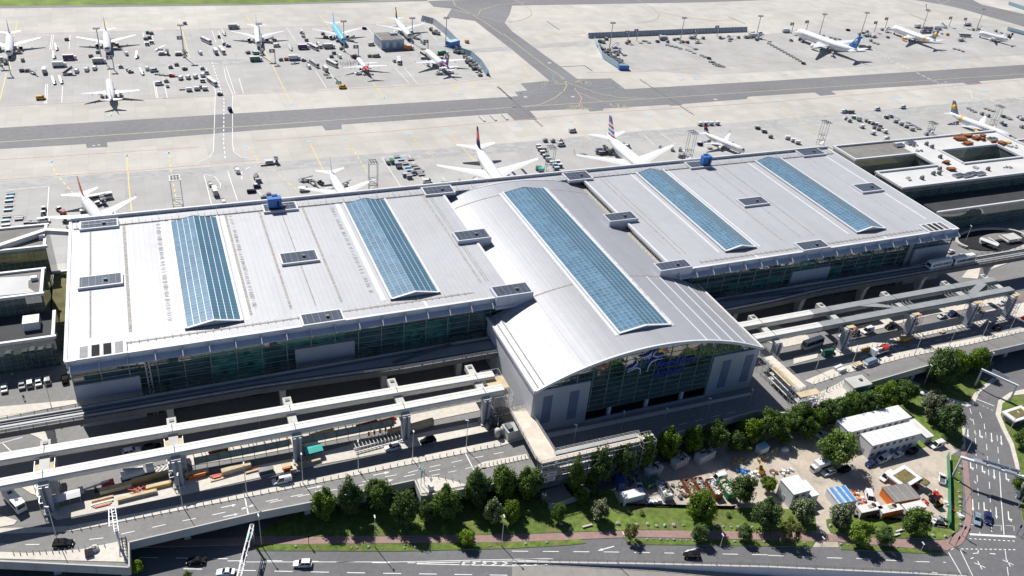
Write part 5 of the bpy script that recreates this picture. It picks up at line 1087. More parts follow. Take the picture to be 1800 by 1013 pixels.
# ================= aircraft
def airfoil(mb, root, tip, cr, ct, tr, tt, mm, sweep_root=0):
    """a tapered wing: root and tip leading edge points, chords along -x, thicknesses"""
    rings = []
    for p, c, t in ((root, cr, tr), (tip, ct, tt)):
        p = Vector(p); rings.append([p, p+Vector((-c*.3, 0, t/2)), p+Vector((-c, 0, 0)), p+Vector((-c*.35, 0, -t/2))])
    mb.loft(rings, mm, False)
def make_plane(lab, nose, tail, L=None, span=None, r=None, fin='white', discs=None, stripes=None, eng='plane_white', rear=False, body='plane_white', band=None, winglet=None, tailcol=None, group=None, hsz=1.0):
    r0 = r or 2.0; hc = r0*1.75
    a, b = G(nose[0], nose[1], hc), G(tail[0], tail[1], hc); d = (a-b).to_2d(); Lm = d.length; d.normalize()
    if L is None: L = Lm
    c = Vector((b.x, b.y))+d*(L/2) if Lm < L*.9 else (Vector((a.x, a.y))+Vector((b.x, b.y)))/2
    span = span or L*.95
    t = thing('airliner', lab, 'airliner', (c.x, c.y, .07), math.atan2(d.y, d.x), group)
    r = r0 = r0*1.14; hc = r0*1.7; n = 14
    prof = [(.5, .02, -.25), (.485, .42, -.16), (.455, .74, -.06), (.41, .95, 0), (.34, 1, 0), (-.16, 1, 0), (-.25, .93, .08), (-.36, .66, .30), (-.45, .34, .56), (-.5, .12, .70)]
    def ring(x, k, dz): return [(x*L, math.cos(2*math.pi*i/n)*r*k, hc+dz*r+math.sin(2*math.pi*i/n)*r*k) for i in range(n)]
    m = MB(); cut = 6 if tailcol else len(prof)
    m.loft([ring(*p) for p in prof[:cut+1 if tailcol else cut]], body)
    if tailcol: m.loft([ring(*p) for p in prof[cut:]], tailcol)
    fu = m.build('fuselage', t)
    if band:
        m = MB(); m.loft([ring(x, k*1.015, dz) for x, k, dz in ((-.27, .92, .09), (-.315, .80, .19))], band, True, False); m.build('tail_band', fu)
    for s in (-1, 1):
        m = MB(); m.box((L*.03, s*r*.985, hc+r*.18), (L*.66, .06, .5), 'window_row'); m.build('window_row', fu)
    m = MB(); m.loft([[(x*L, math.cos(q)*r*k, hc+dz*r+math.sin(q)*r*k) for q in (R(35), R(70), R(110), R(145))]+[(x*L, math.cos(q)*r*k*.9, hc+dz*r+math.sin(q)*r*k*.9) for q in (R(145), R(110), R(70), R(35))] for x, k, dz in ((.478, .56, -.11), (.46, .74, -.06))], 'win', False); m.build('cockpit_window', fu)
    sw = span*.5
    for s in (-1, 1):
        m = MB(); x0 = L*.10; tx = x0-sw*.52
        airfoil(m, (x0, s*r*.6, hc-r*.45), (x0-sw*.32*.55-L*.012, s*sw*.34, hc-r*.1), L*.21, L*.118, r*.5, r*.3, 'plane_white')
        airfoil(m, (x0-sw*.32*.55-L*.012, s*sw*.34, hc-r*.1), (tx, s*sw, hc+r*.55), L*.118, L*.034, r*.3, r*.1, 'plane_white'); w_ = m.build('wing', t)
        m = MB(); airfoil(m, (tx-.2, s*sw, hc+r*.55), (tx-L*.035, s*sw*1.012, hc+r*.55+r*.85), L*.032, L*.014, .18, .08, winglet or 'plane_white'); m.build('winglet', w_)
        m = MB()
        for q in (.42, .62): m.box((x0-sw*q*.55-L*.085, s*sw*q, hc-r*.15), (L*.05, .5, .5), 'plane_white')
        m.build('flap_fairing', w_)
        m = MB()
        ex, ey, ez, er, el = (x0-sw*.15, s*sw*.33, hc-r*.95, r*.55, L*.095) if not rear else (-L*.27, s*r*1.55, hc+r*.35, r*.42, L*.11)
        k = 10
        def er_(x, q): return [(x, ey+math.cos(2*math.pi*i/k)*q, ez+math.sin(2*math.pi*i/k)*q) for i in range(k)]
        m.loft([er_(ex+el*.5, er*.86), er_(ex+el*.42, er), er_(ex, er), er_(ex-el*.5, er*.6)], eng); m.add(er_(ex+el*.505, er*.78), [tuple(range(k))], 'engine_dark'); m.build('engine', t)
        m = MB(); hx = -L*.415 if not rear else -L*.455; hz = hc+r*.5 if not rear else hc+r*.9+L*.165
        airfoil(m, (hx, s*r*(.3 if not rear else .05), hz), (hx-L*.075, s*span*.185*hsz, hz+r*.3), L*.10, L*.035, r*.22, r*.08, 'plane_white'); m.build('tailplane', t)
    fh = L*.18 if L < 50 else L*.165; cols = stripes or [fin]; nS = len(cols) if stripes else 1; zb = hc+r*.85
    for k_ in range(1): 
        m = MB()
        for i in range(nS):
            q0, q1 = i/nS, (i+1)/nS
            def P(q): return (-L*.35-q*L*.115, 0, zb+q*fh), L*(.135-q*.085), r*(.28-.17*q)
            rings = []
            for q in (q0, q1):
                p, c_, th = P(q); rings.append([(p[0], 0, p[2]), (p[0]-c_*.35, th/2, p[2]), (p[0]-c_, 0, p[2]), (p[0]-c_*.35, -th/2, p[2])])
            m.loft(rings, cols[i], False)
        f = m.build('fin', t)
        if discs:
            m = MB(); cx_, cz, rad = -L*.35-L*.115*.55-L*.045, zb+fh*.52, fh*.19
            for s in (-1, 1): m.tube((cx_, s*r*.04, cz), (cx_, s*r*.12, cz), rad, discs, 14)
            m.build('fin_emblem', f)
    m = MB()
    for x, y in ((L*.40, 0), (-.02*L, r*1.2), (-.02*L, -r*1.2)):
        m.tube((x, y, .5), (x, y, hc-r*.7), .16, 'steel', 6); m.tube((x, y-.45, .55), (x, y+.45, .55), .55, 'tyre', 10)
    m.build('landing_gear', t); return t
PLN = []
def pl(lab, nick, nose, tail, **k): o = make_plane(lab, nose, tail, **k); PLN.append((nick, (nose[0]+tail[0])/2, (nose[1]+tail[1])/2)); return o
pl('white narrow body jet cut by the left edge with stairs at its nose', 'the left edge jet', (15.5, 96), (17.5, 61), r=1.95, L=38, span=34, fin='grey', winglet='white')
pl('white jet facing the camera behind the left light mast, stairs at its door', 'the jet behind the left mast', (189, 91), (186, 55), r=1.95, L=39, span=34, fin='grey')
pl('white jet parked alone with its tail toward the camera, near the taxiway', 'the lone jet', (192, 146), (197, 181), r=1.75, L=34, span=28.5)
pl('white jet in the middle of the stand row behind two catering trucks', 'the jet behind catering trucks', (455, 79), (451, 49), r=1.95, L=38, span=34, fin='white')
pl('jet with sky blue front half and blue tail behind a light mast', 'the blue jet', (604, 73), (586, 45), r=1.95, L=38, span=34, fin='sky', body='sky', winglet='white')
pl('white jet with dark gold marked fin beside the grey stand building', 'the jet by the stand building', (722, 67), (694, 35), r=1.95, L=40, span=35, fin='navy', discs='yellow')
pl('small white rear engined jet with red tail boarding passengers', 'the red tailed small jet', (629, 104), (648, 128), r=1.45, rear=True, fin='red', span=28, winglet='red', tailcol='red')
pl('white jet with purple tail and stairs at both doors near the blue fence', 'the purple tailed jet', (755, 96), (788, 124), r=1.95, L=38, span=34, fin='purple', tailcol='purple')
pl('large white wide body with royal blue fin on the right remote stand', 'the wide body with blue fin', (1398, 56), (1505, 95), r=2.9, fin='brightblue', discs='bluegrey', span=60)
pl('large white jet with yellow tail band and yellow engines on the far right stand', 'the yellow engined jet', (1567, 49), (1643, 77), r=2.4, fin='condor', discs='goldy', band='goldy', eng='goldy', span=44)
pl('small white jet with navy fin and yellow disc at the far right edge', 'the far right navy tailed jet', (1719, 58), (1776, 73), r=1.75, fin='navy', discs='yellow')
pl('white jet with orange fin partly hidden behind the left end of the hall', 'the orange tailed jet', (172, 382), (142, 345), L=41, r=1.95, fin='goldy', stripes=['orange', 'orange', 'goldy'], span=36, hsz=1.1)
pl('white jet with plain white fin partly hidden behind the hall roof', 'the white tailed jet behind the roof', (600, 339), (580, 306), L=39, r=1.95, fin='white', span=36)
pl('large white jet with navy and red fin behind the middle of the hall', 'the navy and red tailed jet', (870, 311), (836, 263), L=57, r=2.6, stripes=['navy', 'navy', 'red', 'red', 'navy'], span=52, hsz=1.05)
pa = pl('large white jet with red white and blue striped fin behind the hall', 'the striped tail jet', (1112, 283), (1066, 245), L=60, r=2.9, stripes=['red', 'white', 'brightblue', 'white', 'red', 'white', 'brightblue', 'red', 'brightblue'], span=58, body='plane_white')
pl('small white regional jet with blue and red striped fin near the blue container', 'the small regional jet', (1309, 267), (1235, 237), r=1.55, stripes=['white', 'navy', 'red', 'navy'], span=26)
pl('white jet with dark green fin and yellow tail band behind the right pier', 'the green tailed jet', (1735, 228), (1667, 203), L=41, r=2.0, fin='condor', discs='goldy', band='goldy', span=36, eng='goldy')
cu = bpy.data.curves.new('lettering', 'FONT'); cu.body = 'American'; cu.size = 4.2; cu.extrude = .04
ob = bpy.data.objects.new('x', cu); me = bpy.data.meshes.new_from_object(ob); bpy.data.objects.remove(ob); me.materials.clear(); me.materials.append(MATS['grey'])
fus = [o for o in kids(pa) if o.name.startswith('fuselage')][0]
o = link('lettering', me, fus, (24, -1.9, 2.9*1.75+2.2)); o.rotation_euler = (R(42), 0, R(180)); o.rotation_euler = (R(138), R(180), 0) if False else (R(-42), 0, R(180)); o.location = (24, 1.75, 2.9*1.75+2.33)

# ================= apron vehicles: one small mesh each
AV = {}
def wheels(m, L, W, r=.42, n=2):
    for i in range(n):
        x = -L/2+L*.2+(L*.6)*i/max(1, n-1)
        for s in (-1, 1): m.tube((x, s*(W/2-.3), r), (x, s*(W/2+.02), r), r, 'tyre', 8)
def vmesh(kind, col):
    key = (kind, col)
    if key in AV: return AV[key]
    m = MB()
    if kind in 'VC':
        L, W, H = (5.2, 2.0, 2.2) if kind == 'V' else (4.4, 1.8, 1.45)
        f = -L/2
        m.loft([[(x, -W/2*w_, .35), (x, W/2*w_, .35), (x, W/2*w_, z), (x, -W/2*w_, z)] for x, w_, z in ((-L/2, .92, .9), (-L/2+.15, 1, 1.0), (L/2-.9, 1, 1.0), (L/2-.1, .96, .85), (L/2, .85, .7))], col, False)
        m.loft([[(x, -W/2*w0, .98), (x, W/2*w0, .98), (x+dx, W/2*w_, z), (x+dx, -W/2*w_, z)] for x, dx, w0, w_, z in ((-L/2+.08, .12, .97, .86, H), (L/2-2.0, 0, .97, .86, H), (L/2-1.0, -.9, .97, .86, H*.98))], col, False)
        m.box((L/2-1.32, 0, 1.0+(H-1)*.5), (.9, W*.84, (H-1)*.7), 'win', 0, .8)
        for s in (-1, 1): m.box((.1, s*W*.478, 1.0+(H-1)*.52), (L*.6, .06, (H-1)*.5), 'win')
        wheels(m, L, W, .34)
    elif kind == 'B':
        m.box((0, 0, 1.75), (12.5, 2.7, 2.7), 'white'); m.box((0, 0, 3.18), (12.2, 2.4, .22), col)
        for s in (-1, 1): m.box((0, s*1.36, 2.1), (11.6, .06, 1.2), 'win')
        for s in (-1, 1): m.box((s*6.26, 0, 2.1), (.06, 2.3, 1.3), 'win')
        m.box((2, 0, 3.34), (2.2, 1.6, .25), 'offwhite'); wheels(m, 12, 2.6, .48)
    elif kind == 'K':
        m.box((-.9, 0, 2.35), (7.2, 2.5, 2.7), col); m.box((-.9, 0, 3.72), (7.2, 2.5, .08), 'white'); m.box((3.7, 0, 1.6), (1.8, 2.3, 2.2), 'white', 0, .92); m.box((4.5, 0, 2.0), (.3, 2.0, .9), 'win'); m.box((0, 0, .75), (9, 2.2, .4), 'dark_steel'); wheels(m, 8.6, 2.4, .48)
    elif kind == 'L':
        m.box((-.6, 0, .8), (4.0, 1.8, .9), 'white'); m.box((0, .35, 1.9), (7.6, .9, .3), col, 0, 1, -.28); m.box((-1.6, -.5, 1.5), (.9, .7, .9), 'dark_steel'); wheels(m, 4, 1.8, .36)
    elif kind == 'S':
        m.box((-.5, 0, .9), (6.5, 2.2, .9), 'white'); m.box((0, 0, 2.5), (8.2, 1.7, .35), 'steel', 0, 1, -.5)
        for s in (-1, 1): m.box((0, s*.85, 3.0), (8.2, .08, .9), col, 0, 1, -.5)
        m.box((3.6, 0, 4.5), (1.9, 2.0, .15), 'offwhite')
        for x, y in ((2.8, -.8), (2.8, .8), (4.2, -.8), (4.2, .8)): m.tube((x, y, .8), (x, y, 4.4), .08, 'steel', 4)
        wheels(m, 6, 2.1, .4)
    elif kind == 'T':
        m.box((0, 0, .85), (3.4, 1.9, .9), col); m.box((-.5, 0, 1.6), (1.2, 1.5, .8), 'win', 0, .9); m.box((-.5, 0, 2.05), (1.3, 1.6, .1), 'white'); wheels(m, 3.2, 1.9, .42)
    elif kind == 'D':
        m.box((0, 0, .55), (3.4, 1.7, .16), col); m.box((0, 0, .4), (3.0, .3, .2), 'dark_steel'); m.bar((1.7, 0, .5), (2.8, 0, .3), .1, .1, 'dark_steel')
        for s in (-1, 1): m.box((0, s*.82, .72), (3.4, .08, .2), 'galv')
        wheels(m, 3.2, 1.6, .26)
    elif kind == 'G':
        m.box((0, 0, .6), (3.0, 1.6, .2), 'steel'); m.box((0, 0, 1.25), (2.7, 1.2, 1.0), 'dark_steel', 0, .85); m.box((0, 0, 1.95), (3.0, 1.65, .1), col)
        for x in (-1.4, 1.4):
            for s in (-1, 1): m.box((x, s*.75, 1.25), (.1, .1, 1.4), 'steel')
        wheels(m, 3, 1.6, .3)
    elif kind == 'U':
        m.box((0, 0, .5), (3.2, 1.8, .2), 'dark_steel'); m.loft([[(x, -.95, .65), (x, .6, .65), (x, 1.0, 1.1), (x, 1.0, 2.2), (x, -.95, 2.2)] for x in (-1.55, 1.55)], col, False); m.box((0, -.96, 1.4), (2.6, .05, 1.2), 'steel'); wheels(m, 3, 1.7, .28)
    elif kind == 'F':
        m.tube((-3.4, 0, 1.9), (2.4, 0, 1.9), 1.15, col, 12); m.box((3.5, 0, 1.5), (1.7, 2.2, 2.0), 'white', 0, .92); m.box((4.25, 0, 1.8), (.3, 1.9, .8), 'win'); m.box((0, 0, .7), (8.4, 2.2, .4), 'dark_steel'); wheels(m, 8, 2.3, .46)
    elif kind == 'X':
        m.box((0, 0, 1.05), (2.8, 1.7, 1.4), col); m.box((.2, 0, 1.8), (1.6, 1.2, .12), 'dark_steel'); m.box((0, -.86, 1.0), (2.0, .05, .8), 'dark_steel'); wheels(m, 2.6, 1.7, .3)
    elif kind == 'H':
        m.box((0, 0, .9), (8.0, 3.0, .6), col); m.box((-1.4, 0, 2.3), (4.6, 2.8, .3), 'steel'); m.box((2.9, 0, 2.9), (2.4, 2.9, .3), 'offwhite')
        for s in (-1, 1):
            m.bar((-3.2, s*1.2, 1.0), (.6, s*1.2, 2.3), .2, .2, 'dark_steel'); m.bar((.6, s*1.2, 1.2), (-3.2, s*1.2, 2.3), .2, .2, 'dark_steel'); m.box((2.9, s*1.4, 3.5), (2.4, .08, .9), 'galv')
        m.box((3.2, 1.2, 2.0), (1.2, .8, 1.4), 'win'); wheels(m, 7, 2.9, .45, 3)
    me = m.mesh('veh'); AV[key] = me; return me
NM = dict(V=('van', 'van'), C=('car', 'car'), B=('apron_bus', 'bus'), K=('box_truck', 'truck'), L=('belt_loader', 'belt loader'), S=('passenger_stairs', 'stairs truck'), T=('tow_tractor', 'tractor'), D=('flat_dolly', 'dolly'), G=('baggage_cart', 'cart'), U=('container_dolly', 'container'), F=('tank_truck', 'tank truck'), X=('ground_unit', 'ground unit'), H=('cargo_loader', 'loader'))
WORD = dict(V='van', C='car', B='apron bus', K='box truck', L='belt loader', S='passenger stairs truck', T='tow tractor', D='flat dolly', G='covered baggage cart', U='cargo container dolly', F='tank truck', X='ground power unit', H='cargo high loader')
CN = dict(white='white', grey='grey', black='black', silver='silver', green='green', navy='dark blue', purple='purple sided', orange='orange', yellow='yellow', brown='brown', tan='tan', steel='steel grey', bluegrey='blue grey', dark_steel='dark', lightblue='pale blue', blue='blue', offwhite='dull white', brightblue='bright blue')
AITEMS = []
def put(ox, oy, s):
    for e in s.split(';'):
        e = e.split()
        if not e: continue
        k, col, x, y, a = e[0], e[1], float(e[2]), float(e[3]), float(e[4]); px = (ox+x/4, oy+y/4)
        p = G(px[0], px[1], 0); o = link(NM[k][0], vmesh(k, col), None, (p.x, p.y, .07), R(a)); sc_ = .8 if k in 'KBSH' else .92; o.scale = (sc_, sc_, sc_); o['category'] = NM[k][1]; o['group'] = WORD[k]+'s on the apron'
        AITEMS.append((o, f'{CN.get(col, col)} {WORD[k]}', px))
put(0, 0, '''X tan 470 285 0;L white 400 348 95;L white 383 405 92;K white 420 470 0;K purple 492 420 0;V grey 160 428 95;X grey 640 402 0;K grey 700 445 0;G tan 685 425 0;V white 612 498 80;V white 668 488 80;V white 541 508 85;S brown 480 525 20;K grey 315 512 92;L steel 235 522 -60;X grey 195 505 0;X dark_steel 155 505 0;L steel 382 585 100;L steel 432 580 100;X white 850 478 0;V white 888 385 100;L steel 965 405 80;X silver 905 503 -45;T grey 920 512 0;S brown 825 348 155;S tan 122 375 155;X green 1040 238 0;X grey 1065 242 0;X silver 1024 280 0;X dark_steel 1050 273 0;G white 1035 320 0;G white 1067 308 0;B white 1450 298 115;K grey 1645 202 0;L steel 1575 245 100;T dark_steel 1540 265 90;K grey 1515 375 95;B offwhite 1562 368 97;T grey 1605 330 0;X white 1578 318 0;V white 1407 380 100;H steel 1150 385 0;L steel 1130 358 20;H tan 1268 388 0;L steel 1000 520 100;V white 1036 490 85;V silver 1085 505 10;X white 1200 480 0;X grey 1242 463 0;T dark_steel 1300 492 20;D steel 1105 525 -8;D steel 1137 529 -8;D steel 1170 533 -8;T red 1208 540 -8;D steel 1243 540 -8;U white 1272 560 60;U white 1324 555 60;U white 1375 550 60;U white 1427 540 60;G white 1425 578 0;G grey 1452 522 0;X white 1424 490 0;V white 1120 598 0;X white 1170 578 0;X white 1177 612 90;D steel 1280 632 0;U white 1330 642 0;U white 1385 635 0;U white 1442 635 0;G grey 1406 622 0;B white 1493 590 108;T dark_steel 1547 670 0;V navy 1618 782 95;V yellow 290 700 0;X grey 1300 172 0;T dark_steel 20 425 0;X grey 45 455 0;X silver 690 375 0;D steel 1740 372 0;X grey 1745 378 10;G grey 1790 380 0''')
put(450, 0, '''T grey 325 240 -60;X silver 335 265 -60;X grey 355 290 0;L white 243 350 95;K purple 335 345 0;B white 402 342 113;H steel 447 333 95;G grey 480 330 0;K grey 515 340 0;V white 147 330 0;S steel 95 300 -30;T dark_steel 128 290 0;H steel 18 382 0;K white 20 300 0;K green 1 430 0;X grey 175 428 0;X orange 212 425 0;K white 270 422 0;D white 285 447 0;D white 262 450 0;T grey 335 430 0;D steel 372 437 60;V white 370 478 95;B grey 410 462 105;K grey 487 500 95;D tan 490 528 0;D steel 510 548 0;L green 578 590 115;V yellow 610 622 0;B white 535 460 113;X grey 530 405 0;X dark_steel 548 382 0;V white 586 405 95;X bluegrey 560 445 0;T navy 762 207 -20;V silver 812 322 0;X grey 798 402 0;X grey 830 402 0;V grey 850 402 0;B white 1005 440 75;T grey 972 437 90;K orange 1070 350 0;V silver 1173 308 100;S steel 1130 275 -30;S steel 665 290 -25;X tan 600 350 0;T dark_steel 490 270 0;X grey 470 245 0;S brown 1182 412 160;F green 1310 388 0;H steel 1310 420 0;S steel 1290 522 20;L steel 1375 517 0;L steel 728 525 0;T grey 1575 535 10;D white 1555 510 0;X grey 1180 300 0;X grey 845 295 0;U yellow 1482 302 0;X grey 575 295 0;T red 700 410 0;V grey 690 405 20;X steel 720 412 0''')
for x, y in ((1490, 430), (1510, 440), (1530, 450), (1505, 465), (1525, 475), (1545, 470), (1530, 492), (1552, 492), (1572, 505), (1470, 412), (1485, 445), (1450, 380), (1420, 378), (1400, 372), (1250, 240), (1265, 232), (1230, 215), (1280, 245)): put(450, 0, f'U dark_steel {x} {y} {random.randint(-30, 60)}')
for x, y in ((610, 335), (625, 350), (645, 360), (640, 382), (665, 378), (680, 365), (660, 402), (682, 400), (700, 415), (720, 412), (715, 435), (738, 440), (755, 452), (745, 430), (775, 465), (615, 300), (640, 305), (780, 470), (690, 385), (765, 440)): put(900, 0, f'U dark_steel {x} {y} {random.randint(-40, 50)}')
put(900, 0, '''S white 722 338 20;H steel 735 372 0;X steel 740 390 0;D steel 790 393 0;T dark_steel 663 282 20;X orange 820 300 0;X steel 805 310 0;D steel 940 295 -10;D steel 962 305 -10;D steel 925 292 0;T dark_steel 1022 298 0;K grey 1065 282 0;X steel 1092 300 0;T grey 1045 265 0;X grey 1140 285 0;G white 1165 280 0;T grey 1200 300 0;X red 1232 305 0;H steel 1268 272 0;L steel 1305 305 10;X grey 1342 275 0;X white 1460 272 0;D white 1485 270 0;L steel 1540 278 0;T grey 1525 265 0;X steel 1590 270 0;D steel 1530 292 0;H steel 1652 268 0;K steel 1700 262 0;V white 1742 242 0;V white 1690 240 0;T dark_steel 1720 285 0;S steel 1738 275 0;D steel 1090 320 -20;D steel 1120 328 -20;D steel 1150 335 -20;D steel 1180 345 -20;D white 1230 353 -25;D white 1252 362 -25;D white 1277 376 -25;D steel 1290 350 0;D steel 1333 395 -30;D steel 1355 405 -30;T dark_steel 1383 416 -30;D steel 1395 440 -30;D steel 1412 440 -30;D steel 1420 455 -30;D steel 1438 465 -30;D steel 1448 458 -30;D steel 1462 470 -30;D steel 1480 472 -30;V silver 425 930 0;U white 1320 883 0;U white 1358 881 0;U white 1397 880 0;U white 1440 878 0;T dark_steel 1725 908 -15;T dark_steel 1772 933 -20;X grey 232 998 0;X silver 285 1000 0;X white 340 1000 0''')
put(1350, 0, '''K white 125 228 0;C black 562 217 0;X steel 640 248 0;T dark_steel 670 240 0;H steel 690 258 0;X grey 720 262 0;D steel 750 268 0;V white 742 265 0;X steel 720 292 0;D steel 745 305 0;D steel 770 312 0;D steel 655 268 0;X grey 695 230 0;B black 675 345 -22;S steel 450 395 -140;S white 228 278 30;X steel 240 300 0;T grey 160 290 0;X grey 385 262 0;D steel 440 268 0;D steel 470 275 0;D steel 500 280 0;K white 1050 195 10;B purple 1118 212 -5;K white 1190 208 -15;S white 1235 198 120;B navy 1105 242 -10;X steel 1165 235 0;D steel 1220 240 0;X orange 1260 250 0;S steel 835 228 30;X grey 800 215 0;T grey 840 268 0;B white 1380 258 -20;H steel 1355 290 0;F white 1400 182 0;X grey 1440 215 0;L steel 1480 210 0;S steel 1110 65 60;X steel 1600 225 0;D steel 1640 235 0;X grey 1690 255 0;D steel 1310 348 -12;D steel 1340 355 -12;D steel 1368 365 -12;V white 765 776 0;V white 945 762 0;V white 530 793 0;G grey 562 795 0;G grey 590 795 0;X white 545 842 -20;X silver 570 858 -20;G white 600 835 -20;U green 638 852 -25;X steel 690 858 -25;G white 712 868 -25;X grey 735 878 -25;G white 762 885 -25;G grey 785 898 -25;X steel 745 905 -25;X grey 775 918 -25;U white 657 900 0;U white 735 945 0;U white 820 935 0;V white 830 985 0;U silver 895 862 -20;U silver 935 880 -20;U silver 970 897 -20;U silver 1010 918 -20;D steel 985 870 -25;D steel 1010 885 -25;D steel 1035 898 -25;D steel 1058 910 -25;D steel 905 842 -25;T dark_steel 830 832 0;T bluegrey 862 825 0;D steel 1410 768 -25;D steel 1430 780 -25;D steel 1450 790 -25;D tan 1530 768 -20;D tan 1555 777 -20;D tan 1580 785 -20;X grey 1500 808 0;X grey 1545 822 0;T dark_steel 1650 825 -10;D steel 1680 832 -20;D steel 1700 842 -20;U silver 1760 830 -20;U silver 1780 845 -20;T blue 1660 885 0;X grey 1640 872 0;U white 135 980 -20;U white 175 998 -20;U white 205 1012 -20;X grey 15 970 -20;T dark_steel 247 452 -30;X silver 1110 950 0;X bluegrey 1140 930 0;X grey 1780 900 0''')
for i in range(11): put(1350, 0, f'D steel {5+i*22} {310+i*12.3} -28')
put(0, 253, '''D bluegrey 75 355 0;D lightblue 68 378 0;D lightblue 63 406 0;D grey 60 442 0;D lightblue 55 470 0;D grey 47 517 0;D lightblue 38 545 0;D white 40 575 0;T dark_steel 310 468 90;T dark_steel 307 500 90;T dark_steel 425 475 -50;X red 445 495 -50;D grey 135 520 0;D grey 132 535 0;D grey 195 556 0;D grey 240 556 0;B white 705 392 12;H steel 690 430 20;X grey 650 405 0;X steel 590 488 0;V white 1667 198 95;C silver 1478 292 95;C black 1770 343 0;C white 1570 412 95;K grey 1512 350 92;X grey 1795 245 90;V white 310 552 0;T dark_steel 470 552 0;V white 775 505 10''')
put(450, 253, '''H steel 108 140 0;D steel 55 152 0;L dark_steel 350 265 -10;T dark_steel 385 272 -40;L dark_steel 405 290 -70;T dark_steel 455 285 -60;X grey 5 235 90;G grey 18 270 0;T navy 8 308 0;X grey 55 388 0;X grey 88 368 0;U grey 925 138 90;U green 957 136 90;D grey 990 98 0;D lightblue 1018 117 0;D grey 1087 115 0;D grey 1050 145 0;D grey 1110 158 0;D lightblue 1067 170 0;D grey 1130 175 0;D lightblue 1080 190 0;D grey 1156 195 0;D grey 1047 218 0;D grey 1100 222 0;D grey 1162 222 0;U navy 1005 170 0;G grey 1078 245 0;G silver 1050 232 0;V white 1205 275 0;H yellow 530 335 0;V white 340 332 0;L dark_steel 622 300 10;X bluegrey 1110 212 0;D grey 1150 208 0''')
put(900, 253, '''G white 185 28 0;G white 195 48 0;G white 212 72 0;G white 232 98 0;G lightblue 252 122 0;G white 282 145 0;G lightblue 297 162 0;G lightblue 312 186 0;G grey 222 50 0;G grey 245 98 0;G white 318 140 0;G white 335 165 0;U green 185 185 -20;U teal 205 198 -20;D grey 500 80 0;H steel 622 55 0;H dark_steel 640 72 0;X grey 690 72 0;X silver 700 55 0;X grey 1125 48 60;X grey 1180 50 60;H grey 1190 88 40;C grey 1050 35 90;V silver 345 15 0;V white 805 30 0;X silver 780 15 0;T navy 1320 10 0;D grey 1390 35 0''')
# passengers boarding the small jet
pm = MB()
def ell(x, y, z, rx, ry, n=8): return [(x+rx*math.cos(2*math.pi*i/n), y+ry*math.sin(2*math.pi*i/n), z) for i in range(n)]
def person_mesh(top, leg):
    m = MB(); ring = lambda z, rx, ry, x=0: ell(x, 0, z, rx, ry)
    for s, dx in ((-1, .10), (1, -.12)):
        m.loft([ell(dx*1.4+.06, s*.10, 0, .10, .06), ell(dx, s*.10, .1, .06, .055), ell(dx*.7, s*.10, .5, .065, .065), ell(0, s*.09, .92, .10, .09)], leg)
        m.loft([ell(dx*-1.2, s*.27, .75, .04, .04), ell(dx*-.6, s*.26, 1.08, .045, .045), ell(0, s*.20, 1.42, .06, .06)], top)
    m.loft([ring(.86, .14, .18), ring(1.1, .13, .17), ring(1.35, .14, .21), ring(1.47, .08, .12), ring(1.52, .055, .055)], top)
    m.loft([ring(1.5, .055, .055), ring(1.58, .085, .075, .01), ring(1.66, .10, .08, .01), ring(1.74, .08, .065), ring(1.78, .02, .02)], 'skin'); m.loft([ring(1.68, .105, .088, -.012), ring(1.76, .085, .075, -.01), ring(1.80, .02, .02, -.01)], 'engine_dark')
    return m.mesh('person')
PM = [person_mesh(*c) for c in (('navy', 'black'), ('red', 'grey'), ('white', 'blue'), ('grey', 'black'), ('hivis', 'navy'), ('bluegrey', 'tan'))]
random.seed(4); PIT_ = []
def person(px, z, k, where, ang=None):
    p = G(px[0], px[1], z); o = link('person', PM[k], None, (p.x, p.y, z+(.07 if z == 0 else .16)), ang if ang is not None else random.uniform(0, 6)); o['category'] = 'person'; o['group'] = where[1]
    o['label'] = where[0]; return o
CL = ['dark blue jacket and black trousers', 'red top and grey trousers', 'white shirt and blue trousers', 'grey coat and black trousers', 'yellow safety vest', 'blue grey top and tan trousers']
for i, (x, y) in enumerate(((595, 452), (608, 458), (618, 450), (628, 458), (640, 448), (650, 455), (660, 445), (668, 455), (676, 448), (684, 456), (690, 445), (698, 452), (640, 462), (665, 462), (705, 440))):
    k = [0, 3, 1, 2, 0, 3, 5, 0, 2, 3, 0, 1, 3, 0, 5][i]; person((450+x/4, y/4), 0, k, (f'passenger in {CL[k]} boarding the small red tailed jet', 'boarding passengers'), R(20))
for px, z, k, lab in (((42.5, 703), ZD, 0, 'person in dark clothes walking alone across the sunny left plaza'), ((1452.5, 688), ZD, 3, 'person in grey coat crossing the deck by the lift kiosk'), ((23, 664), ZD, 4, 'person in yellow safety vest by the left glass annex'), ((1716, 691), .2, 5, 'person in blue grey top on the footway under the narrower gantry')):
    person(px, z, k, (lab, 'people on foot'))

